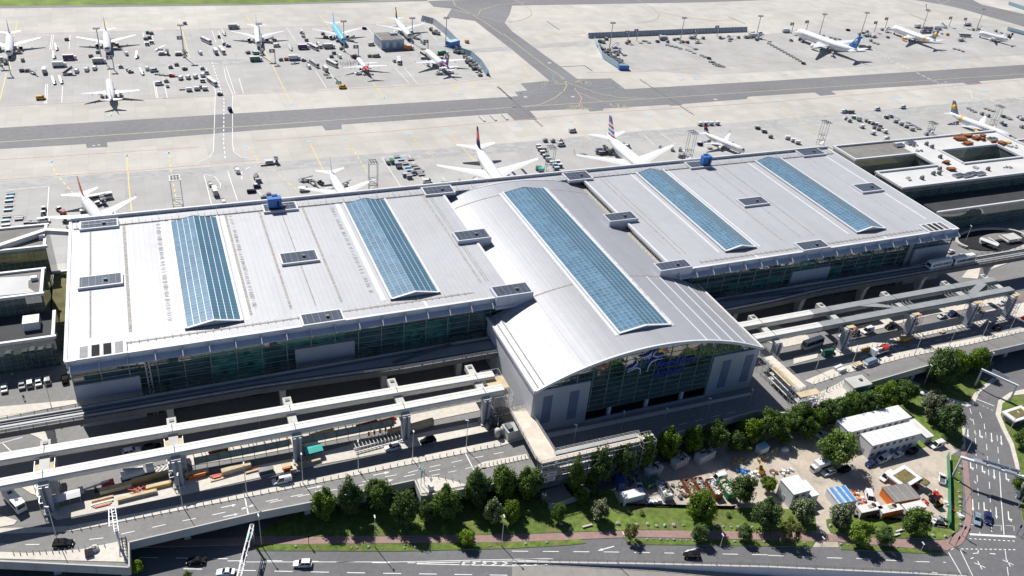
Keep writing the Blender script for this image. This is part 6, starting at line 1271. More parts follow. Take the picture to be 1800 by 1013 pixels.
# ================= light masts and fences
def hgt(base, top):
    b = G(base[0], base[1], 0); return min((abs(PX((b.x, b.y, z/4))[1]-top), z/4) for z in range(8, 160))[1]
def mast(h, lab, px):
    t = thing('light_mast', lab, 'light mast', G(px[0], px[1], 0), 0, 'flood light masts'); m = MB(); m.tube((0, 0, 0), (0, 0, h), .36, 'steel', 8, .22); m.build('pole', t)
    m = MB(); m.box((0, 0, h+.3), (3.8, 1.6, .25), 'dark_steel')
    for i in range(4):
        for s in (-1, 1): m.box((-1.5+i*1.0, s*.7, h+.8), (.7, .4, .7), 'galv')
    m.build('flood_lights', t)
    m = MB(); m.box((0, 0, .4), (1.8, 1.8, .8), 'pale_concrete'); m.build('base', t); return t
MST = []
for base, tp in (((179, 107), 52), ((324, 101), 46), ((459, 98), 44), ((605, 91), 39), ((724, 76), 34), ((783, 82), 33), ((1071, 86), 42), ((1195, 76), 33), ((1329, 65), 30), ((1440, 62), 27), ((1514, 58), 24), ((1620, 55), 20), ((1716, 54), 17), ((2, 116), 85)):
    MST.append((mast(hgt(base, tp), '', base), 'tall flood light mast', base))
def lattice(lab, base, w_, h):
    p = G(base[0], base[1], 0); t = thing('lamp_portal', lab, 'light portal', (p.x, p.y, 0), 0, 'lattice lamp portals'); m = MB()
    for x in (-w_/2, w_/2):
        for y in (-.9, .9): m.tube((x, y, 0), (x, y, h), .13, 'steel', 5)
    for z in (3.2, 6.4): 
        for y in (-.9, .9): m.bar((-w_/2, y, z), (w_/2, y, z), .3, .3, 'steel')
    m.bar((-w_/2, -.9, 0), (w_/2, -.9, 3.2), .2, .2, 'steel'); m.bar((w_/2, -.9, 3.2), (-w_/2, -.9, 6.4), .2, .2, 'steel'); m.build('portal_frame', t)
    m = MB()
    for y in (-2.6, 0, 2.6): m.bar((-w_/2, y, h), (w_/2, y, h), .35, .3, 'galv')
    for x in (-w_/2, w_/2): m.bar((x, -2.7, h), (x, 2.7, h), .25, .25, 'galv')
    
    for i in range(3):
        for j in (-1.7, 0, 1.6): m.box((-w_/2+.8+i*(w_-1.6)/2, j, h+.1), (.55, .5, .4), 'dark_steel')
    m.build('lamp_frame', t); return t
for base, tp, lab in (((315, 372), 312, 'tall grey lattice lamp portal behind the hall right of the orange tailed jet'), ((656, 335), 284, 'tall grey lattice lamp portal behind the hall beside the crowd of dollies'), ((965, 300), 258, 'lattice lamp portal beside the row of white covered carts'), ((1208, 283), 232, 'lattice lamp portal left of the small regional jet'), ((1441, 255), 214, 'lattice lamp portal behind the right end of the hall'), ((1634, 235), 216, 'short lattice lamp portal left of the green tailed jet'), ((1742, 228), 187, 'lattice lamp portal by the nose of the green tailed jet')): lattice(lab, base, 4.0, hgt(base, tp))
def gatesign(px): 
    p = G(px[0], px[1], 0); t = thing('stand_sign', '', 'stand sign', p, 0, 'stand number signs'); m = MB(); m.tube((0, 0, 0), (0, 0, 8.5), .3, 'steel', 6); m.build('post', t); m = MB(); m.box((-1.6, 0, 7.6), (3.2, .4, 2.2), 'dark_steel'); m.box((-1.6, -.22, 7.6), (1.2, .06, 1.4), 'white'); m.build('sign_panel', t); return t
for px in ((19, 131), (201, 124), (484, 111), (630, 103), (752, 93), (1103, 75), (1119, 72), (1222, 72), (1260, 65), (1391, 59), (1417, 55), (1537, 56), (1556, 49), (1668, 47), (1694, 49), (323, 88)): MST.append((gatesign(px), 'stand number sign', px))
def blastfence(lab, pts, h, mm, lean=1.0, ribs=True):
    P = [Vector((*G2(p), 0)) for p in pts]; m = MB(); r2 = MB()
    for a, b in zip(P, P[1:]):
        d = (b-a).normalized(); n_ = Vector((-d.y, d.x, 0))*lean
        m.add([a, b, b+n_+Vector((0, 0, h)), a+n_+Vector((0, 0, h)), a+n_*.15, b+n_*.15, b+n_*1.2+Vector((0, 0, h)), a+n_*1.2+Vector((0, 0, h))], [(0, 1, 2, 3), (7, 6, 5, 4), (3, 2, 6, 7)], mm)
        L = (b-a).length
        for k in range(int(L/3)+1): q = a+d*min(k*3, L); r2.bar(q, q+n_+Vector((0, 0, h)), .3, .2, 'dark_steel'); r2.bar(q+n_*2.5, q+n_*1.1+Vector((0, 0, h*.9)), .2, .2, 'steel')
    t = thing('blast_fence', lab, 'blast fence'); m.build('screen', t)
    if ribs: r2.build('rib', t)
    return t
blastfence('long dark ribbed blast fence across the back of the empty right stand', Z4(900, 0, [(540, 270), (900, 254), (1300, 237), (1655, 224)]), 3.6, 'steel', 1.2)
blastfence('pale blue solid noise wall bent round the corner of the right stand', Z4(900, 0, [(588, 305), (612, 352), (640, 412), (755, 488)]), 4.5, 'lightblue', -1.2, False)
m = MB(); m.box((0, 0, 1.5), (7, 4, 3), 'brightblue'); m.box((0, 0, 3.1), (6.6, 3.6, .2), 'bluegrey'); tag(m.build('container', None, G(1095, 122, .05), -.2), 'bright blue container at the end of the pale blue noise wall', 'container')
blastfence('curved grey blast fence behind the stand building, upper half', Z4(450, 0, [(1160, 150), (1240, 172), (1325, 240)]), 4, 'steel', 1.5)
blastfence('curved grey and blue blast fence ending in a blue block by the tall mast', Z4(450, 0, [(1325, 240), (1370, 285), (1405, 325)]), 4, 'bluegrey', 1.5)
blastfence('blue grey blast fence curving right of the purple tailed jet', Z4(450, 0, [(1390, 362), (1505, 400), (1570, 460), (1618, 535)]), 3.6, 'bluegrey', 1.2)
m = MB(); m.box((0, 0, 1.8), (9, 4.5, 3.6), 'brightblue'); m.box((0, 0, 3.65), (8.6, 4.1, .12), 'lightblue'); tag(m.build('container', None, G(796, 81, .05), .45), 'bright blue block container at the foot of the tall mast', 'container')
blastfence('light blue noise wall at the far right edge', Z4(1350, 0, [(1680, 215), (1800, 248), (1860, 262)]), 3.5, 'lightblue', -1, False); blastfence('light blue noise wall at the top right corner', Z4(1350, 0, [(1690, 35), (1800, 72), (1860, 90)]), 3.5, 'lightblue', -1, False)
# grey stand building
p0, p1 = G(669, 88), G(709, 86); sb = thing('stand_building', 'low grey flat roofed stand building on the apron among the jets', 'building', ((p0.x+p1.x)/2, p0.y+8, 0), .06); wd = (p1-p0).length
m = MB(); m.box((0, 0, 3.2), (wd, 16, 6.4), 'panel_grey'); m.build('wall', sb); m = MB(); m.box((0, 0, 6.5), (wd+.6, 16.6, .5), 'steel'); m.box((0, 0, 6.78), (wd-.6, 15.4, .1), 'dark_roof'); m.box((wd*.22, 2, 7.4), (5, 3.5, 1.4), 'steel'); m.build('roof', sb)
for i in range(6):
    m = MB(); m.box((-wd*.40+i*wd*.16, -8.05, 3.0), (wd*.1, .12, 3.4), 'lightblue' if i % 2 else 'bluegrey'); m.build('window', sb)
autolabel(AITEMS, PLN+[('the blue block container', 796, 81), ('the grey stand building', 690, 80), ('the dark long blast fence', 1175, 60), ('the pale blue noise wall', 1055, 100), ('the yellow crossing lines', 395, 190), ('the crossing of the two taxiways', 1000, 165), ('the lamp portal by the carts', 965, 250), ('the lattice portal behind the hall', 310, 330), ('the dolly yard', 720, 300), ('the right hall end', 1460, 250), ('the tank row', 1590, 225), ('the left pier', 40, 400)])
# ================= trees
def crown_mesh(seed, n_clump, leaf, size, n_leaf, shape=1.0):
    rnd = random.Random(seed); m = MB(); vs = []; fs = []
    cl = []
    for i in range(n_clump):
        while True:
            v = Vector((rnd.uniform(-1, 1), rnd.uniform(-1, 1), rnd.uniform(-1, 1)))
            if .25 < v.length < 1: break
        v = v.normalized()*(v.length**.45)*.78
        lob = .80+.26*math.sin(3*math.atan2(v.y, v.x)+seed*1.7+2*v.z)*math.cos(2.3*v.z+seed)+.10*math.sin(5*math.atan2(v.y, v.x)-seed); v *= max(.55, lob)*1.12
        if v.z < 0: v.x *= 1+.15*v.z; v.y *= 1+.15*v.z
        tz = 1-.30*max(0, v.z); v.x *= tz; v.y *= tz
        cl.append((v, rnd.uniform(.15, .32)))
    for c, r in cl:
        for j in range(n_leaf):
            d = Vector((rnd.gauss(0, 1), rnd.gauss(0, 1), rnd.gauss(0, 1))).normalized()
            p = c+d*r*(rnd.random()**.35); p.z = p.z*shape
            nrm = (d*.7+Vector((rnd.gauss(0, .5), rnd.gauss(0, .5), rnd.gauss(0, .5)+.35))).normalized(); a = nrm.orthogonal().normalized(); b = nrm.cross(a); t = rnd.uniform(0, 6.28); a, b = a*math.cos(t)+b*math.sin(t), b*math.cos(t)-a*math.sin(t)
            s = size*rnd.uniform(.6, 1.3); o = len(vs); vs += [p-a*s, p-b*s*.6, p+a*s, p+b*s*.6]; fs.append((o, o+1, o+2, o+3))
    m.add(vs, fs, leaf); return m
TREES = {}
def tree_proto(kind, seed, leaf, ncl, size, nl, shape):
    t = thing(kind, '', 'tree', (0, 0, -80), 0)
    m = MB(); rnd = random.Random(seed)
    m.tube((0, 0, 0), (.02, .01, .55), .045, 'bark', 7, .032); m.tube((.02, .01, .55), (0, 0, .95), .032, 'bark', 6, .012)
    for i in range(6):
        a = i*1.05+rnd.uniform(-.3, .3); z = rnd.uniform(.4, .7); m.tube((.01, .01, z), (math.cos(a)*.5, math.sin(a)*.5, z+rnd.uniform(.3, .6)), .018, 'bark', 5, .006)
    m.build('trunk', t)
    c = crown_mesh(seed, ncl, leaf, size, nl, shape).build('crown', t); c.location = (0, 0, 1.12); return t
PROT = {'a': [('leafy_tree', 1, 'leaf', 95, .058, 90, 1.0), ('leafy_tree', 2, 'leaf', 88, .058, 92, 1.08), ('leafy_tree', 3, 'leaf', 100, .056, 86, .95), ('leafy_tree', 31, 'leaf', 90, .058, 90, 1.15)], 'b': [('blossom_tree', 4, 'leaf_blossom', 46, .056, 160, 1.05)], 'y': [('young_tree', 5, 'leaf_yellow', 26, .065, 110, 1.0)], 'l': [('young_tree', 6, 'leaf_light', 70, .06, 95, 1.0), ('young_tree', 7, 'leaf_light', 60, .06, 95, 1.0)], 'p': [('blossom_tree', 8, 'leaf_pale', 48, .056, 150, 1.0)], 's': [('shrub', 9, 'leaf_light', 20, .11, 60, .7)]}
TD = dict(a='dark green leafy tree', b='green tree with white blossom', y='sparse yellowish young tree', l='light green young tree', p='pale grey green blossoming tree', s='low green shrub')
TREEITEMS = []
tree_n = 0
for s in ('''a 570 896 47;a 614 886 50;a 666 876 52;a 713 902 50;a 786 893 54;a 838 870 52;b 866 905 36;a 884 858 52;a 931 858 48;t 1056 822 42;t 1097 808 42;t 1135 795 34;a 1175 790 46;a 1217 782 38;a 1257 772 46;a 1318 762 42;a 1352 750 50;a 1405 738 46;a 1455 728 46;a 1495 714 42;a 1528 712 42;a 1558 697 44;a 1595 690 36;p 1645 716 46;a 1670 738 46;a 1656 648 52;a 1688 640 38;a 1720 634 36;l 1475 790 62;a 1307 862 48;a 1352 852 30;a 1233 896 54;a 1350 906 54;b 1413 900 42;y 1390 932 40;b 1480 908 42;a 1612 918 46;l 1513 940 40;l 1555 944 32;l 1310 936 30;l 1230 938 32;y 1107 935 30;p 1055 898 38;a 982 906 28;l 820 946 30;a 1022 872 30;l 240 998 24;l 330 1012 16;l 1802 772 30;a 1800 852 34;s 1530 925 18;s 1128 902 12;s 1105 900 10;a 1420 757 36;a 1378 768 30;s 1060 870 22;s 1040 860 22;s 1310 785 30;s 905 905 24;s 960 885 20;s 1660 770 14;s 1280 905 12;a 960 835 30;a 900 905 34;a 750 905 34;a 1040 850 30;a 1380 744 40;a 1432 742 40;a 1476 722 38;a 1510 716 38;a 1338 764 36;a 1292 778 34;a 1575 702 34;t 1012 840 30'''.split(';')):
    k, x, y, wpx = s.split(); x, y, wpx = float(x), float(y), float(wpx)
    p0 = G(x, y, 5); dist = (Vector((0, 0, HC))-p0).length; dia = wpx*dist/FOC*1.06; rad = dia/2*.95; front = k in 'ab' and (y < 915 and x < 1000 or y < 830 and x < 1270)
    if k == 't': rad *= 1.05
    q = {'a': 1.30, 'b': 1.25, 'p': 1.2, 'y': 1.25, 'l': 1.2, 's': .75, 't': 1}[k]*dia
    shp = PROT[k.replace('t', 'a')][tree_n % len(PROT[k.replace('t', 'a')])]; tree_n += 1
    # crown radius is 1 in model space, its centre at 1.12
    tall = k == 't'; k = 'a' if tall else k
    zc = 7.4 if tall else 1.12*rad*({'s': .6}.get(k, 1.0)); p = G(x, y, zc)
    if k in 'ab' and y < 905 and x < 1700: pass
    if shp[1] not in TREES: o = TREES[shp[1]] = tree_proto(*shp); o.location = (p.x, p.y, .1); o.rotation_euler = (0, 0, random.uniform(0, 6))
    else: o = dup(TREES[shp[1]], (p.x, p.y, .1), random.uniform(0, 6), '')
    o.scale = (rad*1.05, rad*1.05, zc/1.12*(1.05 if tall else random.uniform(1.38, 1.55) if front else random.uniform(1.1, 1.22))); 
    o['category'] = 'tree' if k != 's' else 'shrub'; o['group'] = 'trees along the road and yard'; TREEITEMS.append((o, TD[k], (x, y)))

# ================= road vehicles with parts
mat('tarp_green', (.01, .075, .05), .8, var=.3, scale=1.5)
CARS = {}
def car_proto(kind, col):
    nm, cat = {'car': ('parked_car', 'car'), 'suv': ('parked_car', 'car'), 'van': ('van', 'van'), 'pickup': ('pickup_truck', 'pickup'), 'bus': ('coach', 'coach')}[kind]
    L, W, H, hood = {'car': (4.5, 1.82, 1.45, 1.25), 'suv': (4.7, 1.9, 1.7, 1.2), 'van': (5.3, 2.0, 2.1, .95), 'pickup': (5.2, 1.95, 1.85, 1.2), 'bus': (9.5, 2.5, 3.2, .3)}[kind]
    t = thing(nm, '', cat, (0, 0, -90)); bz = .95 if kind != 'bus' else 1.4; m = MB(); hx = L/2
    P = [(-hx, .88, .55, bz*.92), (-hx+.12, .97, .35, bz), (-hx+.9, 1, .28, bz), (hx-hood-.3, 1, .28, bz), (hx-.5, .97, .3, bz*.90), (hx-.08, .90, .38, bz*.72), (hx, .82, .45, bz*.62)]
    m.loft([[(x, -W/2*k, z0), (x, W/2*k, z0), (x, W/2*k, z1-.08), (x, W/2*k*.9, z1), (x, -W/2*k*.9, z1), (x, -W/2*k, z1-.08)] for x, k, z0, z1 in P], col, False); m.build('body', t)
    rear = {'car': .75, 'suv': .15, 'van': .06, 'pickup': 2.3, 'bus': .05}[kind]; fs = hood+.15
    m = MB(); x0, x1 = -hx+rear, hx-fs; slp = {'car': .55, 'suv': .3, 'van': .12, 'pickup': .15, 'bus': .05}[kind]; fsl = .75 if kind != 'bus' else .15
    bot = [(x0, -W*.46, bz-.02), (x1, -W*.46, bz-.02), (x1, W*.46, bz-.02), (x0, W*.46, bz-.02)]; tz = H-.10
    top = [(x0+slp, -W*.39, tz), (x1-fsl, -W*.39, tz), (x1-fsl, W*.39, tz), (x0+slp, W*.39, tz)]
    m.loft([bot, top], 'win', False); m.build('window_glass', t)
    m = MB(); m.loft([[(x0+slp-.02, -W*.395, tz-.02), (x1-fsl+.02, -W*.395, tz-.02), (x1-fsl+.02, W*.395, tz-.02), (x0+slp-.02, W*.395, tz-.02)], [(x0+slp+.1, -W*.36, H), (x1-fsl-.15, -W*.36, H), (x1-fsl-.15, W*.36, H), (x0+slp+.1, W*.36, H)]], col if kind != 'bus' else 'white', False)
    for s in (-1, 1):
        for a, b in ((bot[0], top[0]), (bot[1], top[1])): m.tube((a[0], s*abs(a[1]), a[2]), (b[0], s*abs(b[1]), b[2]), .06, col, 4)
        xm = (x0+x1)/2; m.tube((xm, s*W*.465, bz), (xm-.1, s*W*.395, tz), .05, col, 4)
        if kind in ('van',): m.box((x0+(x1-x0)*.26, s*W*.432, (bz+tz)/2), ((x1-x0)*.5, .09, tz-bz), col)
    m.build('roof', t)
    if kind == 'pickup':
        m = MB(); m.box((-hx+1.15, 0, bz-.02), (2.0, W*.82, .08), 'dark_steel')
        for s in (-1, 1): m.box((-hx+1.15, s*W*.45, bz+.12), (2.2, .1, .3), col)
        m.build('load_bed', t)
    for sx in (-hx+.85, hx-.9):
        for s in (-1, 1):
            m = MB(); m.tube((sx, s*(W/2-.2), .33), (sx, s*(W/2+.02), .33), .34, 'tyre', 10); m.tube((sx, s*(W/2+.0), .33), (sx, s*(W/2+.035), .33), .2, 'silver', 8); m.build('wheel', t)
    for s in (-1, 1):
        m = MB(); m.box((hx-.06, s*W*.34, bz*.66), (.1, .34, .16), 'white'); m.build('headlight', t)
        m = MB(); m.box((-hx+.0, s*W*.38, bz*.8), (.1, .26, .16), 'red'); m.build('tail_light', t)
    return t
CARITEMS = []
def car(kind, col, px, z, ang, lab):
    p = G(px[0], px[1], z); zl = z+(.02 if z == ZD else .06)
    if (kind, col) not in CARS: o = CARS[(kind, col)] = car_proto(kind, col); o.location = (p.x, p.y, zl); o.rotation_euler = (0, 0, R(ang) if not isinstance(ang, tuple) else IA(px, ang, z)); o['label'] = lab
    else: o = dup(CARS[(kind, col)], (p.x, p.y, zl), R(ang) if not isinstance(ang, tuple) else IA(px, ang, z), lab)
    return o
for a in [('suv', 'black', (112, 958), ZD, (1, -.07), 'black estate car with silver roof driving on the lower left viaduct road'), ('van', 'white', (496, 847), ZD, 182, 'white van driving left along the dark lane below the timber stacks'), ('suv', 'white', (690, 789), ZD, 186, 'white car on the shaded lane under the white steel grid rack'), ('suv', 'black', (752, 777), ZD, 186, 'black car in the shade right of the white car under the girders'), ('suv', 'white', (232, 796), ZD, 5, 'white car half hidden between the two left girders'), ('suv', 'black', (268, 789), ZD, 5, 'black car in the shade between the two left girders'), ('car', 'silver', (860, 729), ZD, 5, 'silver car in the shade at the left foot of the footbridge'), ('car', 'silver', (820, 691), ZD, 5, 'silver car in deep shade behind the left girder near the arch'),
          ('car', 'white', (1482, 592), ZD, 190, 'pale car in front of the black one in the drop off lane'), ('suv', 'black', (1501, 588), ZD, 190, 'black car between pale car and white van in the drop off lane'), ('van', 'white', (1524, 584), ZD, 190, 'white van behind the black car in the drop off lane'), ('car', 'black', (1563, 576), ZD, 190, 'dark car under the girder behind the second right column'), ('suv', 'black', (1602, 567), ZD, 188, 'black car alone between the second and third right columns'), ('car', 'silver', (1655, 558), ZD, 188, 'silver car just left of the third right column'), ('car', 'navy', (1673, 554), ZD, 188, 'dark blue car at the third right column'), ('suv', 'black', (1714, 546), ZD, 188, 'black car right of the third right column'), ('car', 'silver', (1727, 554), ZD, 8, 'silver car in the outer lane right of the third column'), ('car', 'silver', (1762, 535), ZD, 188, 'silver car on the pale pavement edge near the last column'), ('car', 'black', (1752, 578), ZD, 8, 'black car in the shade on the right deck road'),
          ('bus', 'silver', (1426, 609), ZD, 188, 'silver coach with white roof standing under the right girder'),
          ('car', 'silver', (8, 685), ZD, 95, 'silver car at the left end of the shaded row by the glass annex'), ('car', 'grey', (39, 679), ZD, 95, 'dark grey car second in the shaded row by the glass annex'), ('suv', 'silver', (53, 676), ZD, 95, 'silver car in the middle of the shaded row by the glass annex'), ('car', 'silver', (68, 674), ZD, 95, 'silver car fourth in the shaded row by the glass annex'), ('suv', 'grey', (84, 671), ZD, 95, 'grey car at the right end of the shaded row by the glass annex'), ('suv', 'black', (115, 669), ZD, 95, 'black car parked against the end wall of the hall'),
          ('car', 'black', (345, 989), 0, (-1, .06), 'black car on the lower road in the viaduct shadow'), ('car', 'white', (397, 1009), 0, (-1, .03), 'white car cut by the bottom edge beside the lattice gantry'), ('suv', 'white', (532, 994), 0, (-1, .02), 'white estate car driving left on the lower road'), ('suv', 'black', (1215, 979), 0, (-1, -.01), 'black car driving left by the underpass wall'), ('suv', 'bluegrey', (1716, 916), 0, (.06, 1), 'silver blue car waiting in the left lane at the stop line'), ('suv', 'navy', (1735, 914), 0, (.06, 1), 'navy car waiting in the next lane at the stop line'),
          ('van', 'white', (1262, 843), .04, 184, 'white van behind the row of open skips'), ('pickup', 'white', (1122, 857), .04, (.3, 1), 'white pickup beside the tarpaulin covered truck'), ('suv', 'white', (1455, 833), .04, 183, 'white car in front of the white camper'), ('suv', 'black', (1482, 829), .04, 186, 'black car in the shade of the yard tree'), ('car', 'white', (1442, 766), .04, 190, 'white car farther back beside the yard tree'), ('car', 'white', (1450, 775), .04, 190, 'white car half hidden behind the yard tree crown'), ('car', 'navy', (1530, 817), .04, 188, 'dark blue car at the left end of the row before the white cabins'), ('van', 'white', (1551, 810), .04, 188, 'white van with grey roof before the white cabins'), ('car', 'white', (1576, 802), .04, 188, 'white car third in the row before the white cabins'), ('suv', 'black', (1601, 797), .04, 188, 'dark car at the right end of the row before the white cabins'), ('van', 'white', (1646, 785), .04, 184, 'white van alone right of the white cabins'), ('van', 'white', (1557, 841), .04, 195, 'white van behind the green roofed hut'), ('van', 'white', (1527, 878), .04, (.27, 1), 'white van pointing to the road beside the blue roofed cabin'), ('pickup', 'white', (1655, 844), .04, (.04, -1), 'white pickup along the green fence'),
          ('suv', 'white', (1611, 691), 0, (1, .3), 'white car coming out from under the right viaduct'), ('car', 'black', (1646, 694), 0, (1, .3), 'dark car in the bend behind the pale blossoming tree'), ('car', 'white', (1670, 444), ZD, 10, 'pale car parked behind the people mover cars'), ('suv', 'grey', (1691, 452), ZD, 10, 'grey car behind the rear people mover car')]: car(*a)
# minibus, trucks and site machines on the deck
def solid(name, lab, cat, px, z, ang, parts, group=None):
    p = G(px[0], px[1], z); t = thing(name, lab, cat, (p.x, p.y, z+(.15 if z == ZD else .06)), R(ang), group)
    for nm, f in parts: m = MB(); f(m); m.build(nm, t)
    return t
def _b(c, d, mm, rz=0, top=1.0, ry=0): return lambda m: m.box(c, d, mm, rz, top, ry)
def _w(L, W, r=.45, n=2): return lambda m: wheels(m, L, W, r, n)
def win_(L, W, z, h):
    def f(m):
        for s in (-1, 1): m.box((0, s*W/2, z), (L, .06, h), 'win')
    return f
solid('minibus', 'white minibus with roof hatches standing in shade at the left edge', 'minibus', (27, 887), ZD, 118, [('body', _b((0, 0, 1.7), (8.5, 2.4, 2.6), 'white', 0, .95)), ('roof_hatch', lambda m: (m.box((1.5, 0, 3.05), (1.1, 1.0, .15), 'win'), m.box((-2, 0, 3.05), (1.0, .9, .15), 'win'))), ('window_band', win_(7.5, 2.36, 2.1, 1.0)), ('rear_window', _b((-4.2, 0, 2.1), (.12, 1.8, .9), 'win')), ('wheel', _w(8, 2.3))])
solid('crane_truck', 'white crane truck between the girders and the yellow timber', 'truck', (243, 838), ZD, 8, [('chassis', _b((0, 0, .9), (8.5, 2.4, .5), 'dark_steel')), ('cab', _b((3.2, 0, 1.9), (2.0, 2.3, 2.1), 'white', 0, .9)), ('load_bed', _b((-1.2, 0, 1.7), (5.6, 2.3, 1.1), 'offwhite')), ('crane_arm', lambda m: m.bar((1.6, 0, 2.4), (-3.2, .6, 3.4), .5, .5, 'bluegrey')), ('wheel', _w(8, 2.4, .5, 3))])
solid('boom_lift', 'red and grey boom lift on the dark lane left of the timber stacks', 'lift', (175, 860), ZD, 8, [('base', _b((2.2, 0, .8), (3.0, 2.2, .9), 'red')), ('boom', lambda m: m.bar((2.6, 0, 2.0), (-3.6, 0, 1.4), .4, .4, 'galv')), ('basket', _b((-4.2, 0, 1.2), (1.2, 1.8, 1.0), 'steel')), ('wheel', _w(3, 2.2))])
solid('lorry', 'white flatbed lorry with red machine on the right deck road', 'lorry', (1544, 622), ZD, 8, [('cab', _b((-3.2, 0, 1.7), (1.8, 2.3, 2.4), 'white', 0, .92)), ('load_bed', _b((.8, 0, 1.1), (6, 2.4, .4), 'offwhite')), ('load', lambda m: (m.box((2.4, 0, 2.0), (2.6, 2.0, 1.5), 'red'), m.bar((-1.5, 0, 2.6), (2.2, 0, 2.2), .6, .6, 'white'))), ('wheel', _w(7.6, 2.3))])
solid('trailer', 'dull white trailer with pale load on the right deck bollard strip', 'trailer', (1529, 639), ZD, 8, [('bed', _b((0, 0, .8), (6.5, 2.3, .4), 'offwhite')), ('load', _b((0, 0, 1.4), (5.6, 1.9, .8), 'bluegrey', 0, .8)), ('wheel', _w(6, 2.2))])
solid('flatbed_trailer', 'low pale trailer left of the blue topped one on the right deck', 'trailer', (1506, 645), ZD, 8, [('bed', _b((0, 0, .8), (4.5, 2.2, .3), 'offwhite')), ('load', _b((0, 0, 1.1), (3.6, 1.8, .5), 'timber')), ('wheel', _w(4, 2.1))])
solid('skip', 'orange yellow waste skip by the second right column foot', 'skip', (1590, 599), ZD, 8, [('tub', lambda m: m.loft([[(-2, -.9, .2), (2, -.9, .2), (2, .9, .2), (-2, .9, .2)], [(-2.6, -1.1, 1.7), (2.6, -1.1, 1.7), (2.6, 1.1, 1.7), (-2.6, 1.1, 1.7)]], 'yellow', False)), ('fill', _b((0, 0, 1.6), (4.6, 1.9, .3), 'rubble'))])
rr = random.Random(8)
def pile(name, lab, cat, px, z, ang, items, group=None):
    """bundle lying on the deck: boxes (L, W, H, colour) laid side by side"""
    p = G(px[0], px[1], z); m = MB(); y = 0
    for L, W, H, c in items:
        L *= .86; H *= .8; W *= .85
        m.box((rr.uniform(-.3, .3), y, H/2), (L, W, H), c, rr.uniform(-.03, .03)); m.box((0, y, H+.02), (L*.98, W*.9, .05), 'timber' if c in ('timber', 'yellow_timber', 'tan') else c); y -= W*1.08
    o = m.build(name, None, (p.x, p.y, z+.14), R(ang)); return tag(o, lab, cat, group)
for a in [('timber_stack', 'long yellow formwork beam stack nearest the scaffolded column', 'timber', (267, 842), 4, [(11, 1.3, 1.5, 'yellow_timber')]), ('timber_stack', 'pale topped timber stack left of the red steel heap', 'timber', (206, 861), 4, [(9, 1.8, 1.5, 'timber')]), ('timber_stack', 'yellow timber bundle right of the red steel heap', 'timber', (281, 856), 4, [(7, 1.5, 1.2, 'yellow_timber')]), ('timber_stack', 'grey brown timber bundle in front of the red steel heap', 'timber', (240, 875), 4, [(11, 1.2, 1.2, 'tan')]), ('plank_pile', 'loose heap of planks right of the white site shelter', 'planks', (180, 879), 4, [(6, .8, .5, 'timber'), (5, .6, .4, 'rust'), (6, .7, .4, 'offwhite'), (5, .5, .3, 'timber'), (4, .5, .3, 'red_steel')]), ('timber_stack', 'pale timber stack between the red frames and the white pallets', 'timber', (416, 828), 5, [(9, 1.8, 1.8, 'timber')]), ('steel_bundle', 'yellow and red formwork bundle right of the scaffolded column', 'steel', (347, 835), 5, [(7, 1.4, 1.4, 'yellow_timber'), (5, .25, 1.6, 'orange')]), ('red_steel_pile', 'red steel frames lying on the pale strip', 'steel', (381, 837), 5, [(3.5, .5, .5, 'red_steel'), (3, .6, .4, 'red_steel'), (2, .6, .7, 'red_steel'), (4.5, .9, .3, 'timber')]), ('steel_bundle', 'red steel tube bundle behind the white pallets', 'steel', (445, 828), 5, [(4, .5, .4, 'red_steel'), (4.5, .6, .5, 'tan')]), ('steel_rods', 'rusty upright bundles on the pavement under the girder', 'steel', (383, 797), 6, [(6, .9, 1.2, 'rust'), (4.5, .7, .8, 'yellow_timber'), (3, .5, .9, 'rust')]), ('beam_bundle', 'long red beam bundle under the girder, nearer the arch', 'steel', (677, 741), 6, [(7.5, .8, .7, 'red_steel')]), ('beam_bundle', 'long rusty beam bundle under the girder, left of the red one', 'steel', (645, 747), 6, [(7.5, .9, .8, 'rust')]), ('beam_bundle', 'yellowish plank bundle under the girder behind the fourth column', 'planks', (567, 762), 6, [(8, 1.0, .7, 'yellow_timber')]), ('timber_stack', 'tall timber block stack left of the black car', 'timber', (741, 752), 6, [(9, 2, 2.4, 'timber')]), ('timber_stack', 'brown timber block stack behind the white steel rack', 'timber', (700, 761), 6, [(7.5, 2, 2, 'tan')]),
          ('pallet_group', 'pale pallets and red barrier by the fourth column', 'pallets', (503, 822), 5, [(3, 1.8, .9, 'timber'), (2, 1.2, 1.2, 'orange'), (5, 1.0, .5, 'offwhite'), (3, .8, 1.4, 'orange')]), ('plank_pile', 'long brown plank stack below the fourth column', 'planks', (542, 816), 5, [(8, 1.4, 1.1, 'tan')]), ('site_container', 'dark open material box left of the white pallets', 'box', (469, 831), 5, [(4.5, 1.8, 1.6, 'dark_steel')]), ('material_pile', 'pale and orange site material on the pavement between right columns', 'material', (1520, 613), 9, [(5, .8, .6, 'timber'), (4, .7, .8, 'yellow_timber'), (5, .5, .4, 'orange')]), ('material_pile', 'small heap of timber near the third right column foot', 'material', (1655, 584), 9, [(3.5, .7, .6, 'timber'), (2.5, .6, .5, 'tan')]), ('sack_heap', 'heap of white sacks beside the right deck bollard strip', 'sacks', (1472, 648), 9, [(4.5, 1.2, 1.2, 'white'), (3.5, 1.0, .8, 'white'), (4, .9, 1.4, 'offwhite')]), ('red_barriers', 'red barriers at the right end of the building pavement', 'barriers', (1798, 560), 9, [(3, .8, 1.2, 'red'), (2, .8, .9, 'red')])]: pile(a[0], a[1], a[2], a[3], ZD, a[4], a[5])
m = MB()
for i in range(40): m.box((rr.uniform(-2.5, 2.5), rr.uniform(-1, 1), rr.uniform(.2, .9)), (rr.uniform(.8, 2.2), .12, .12), 'red_steel', rr.uniform(0, 3))
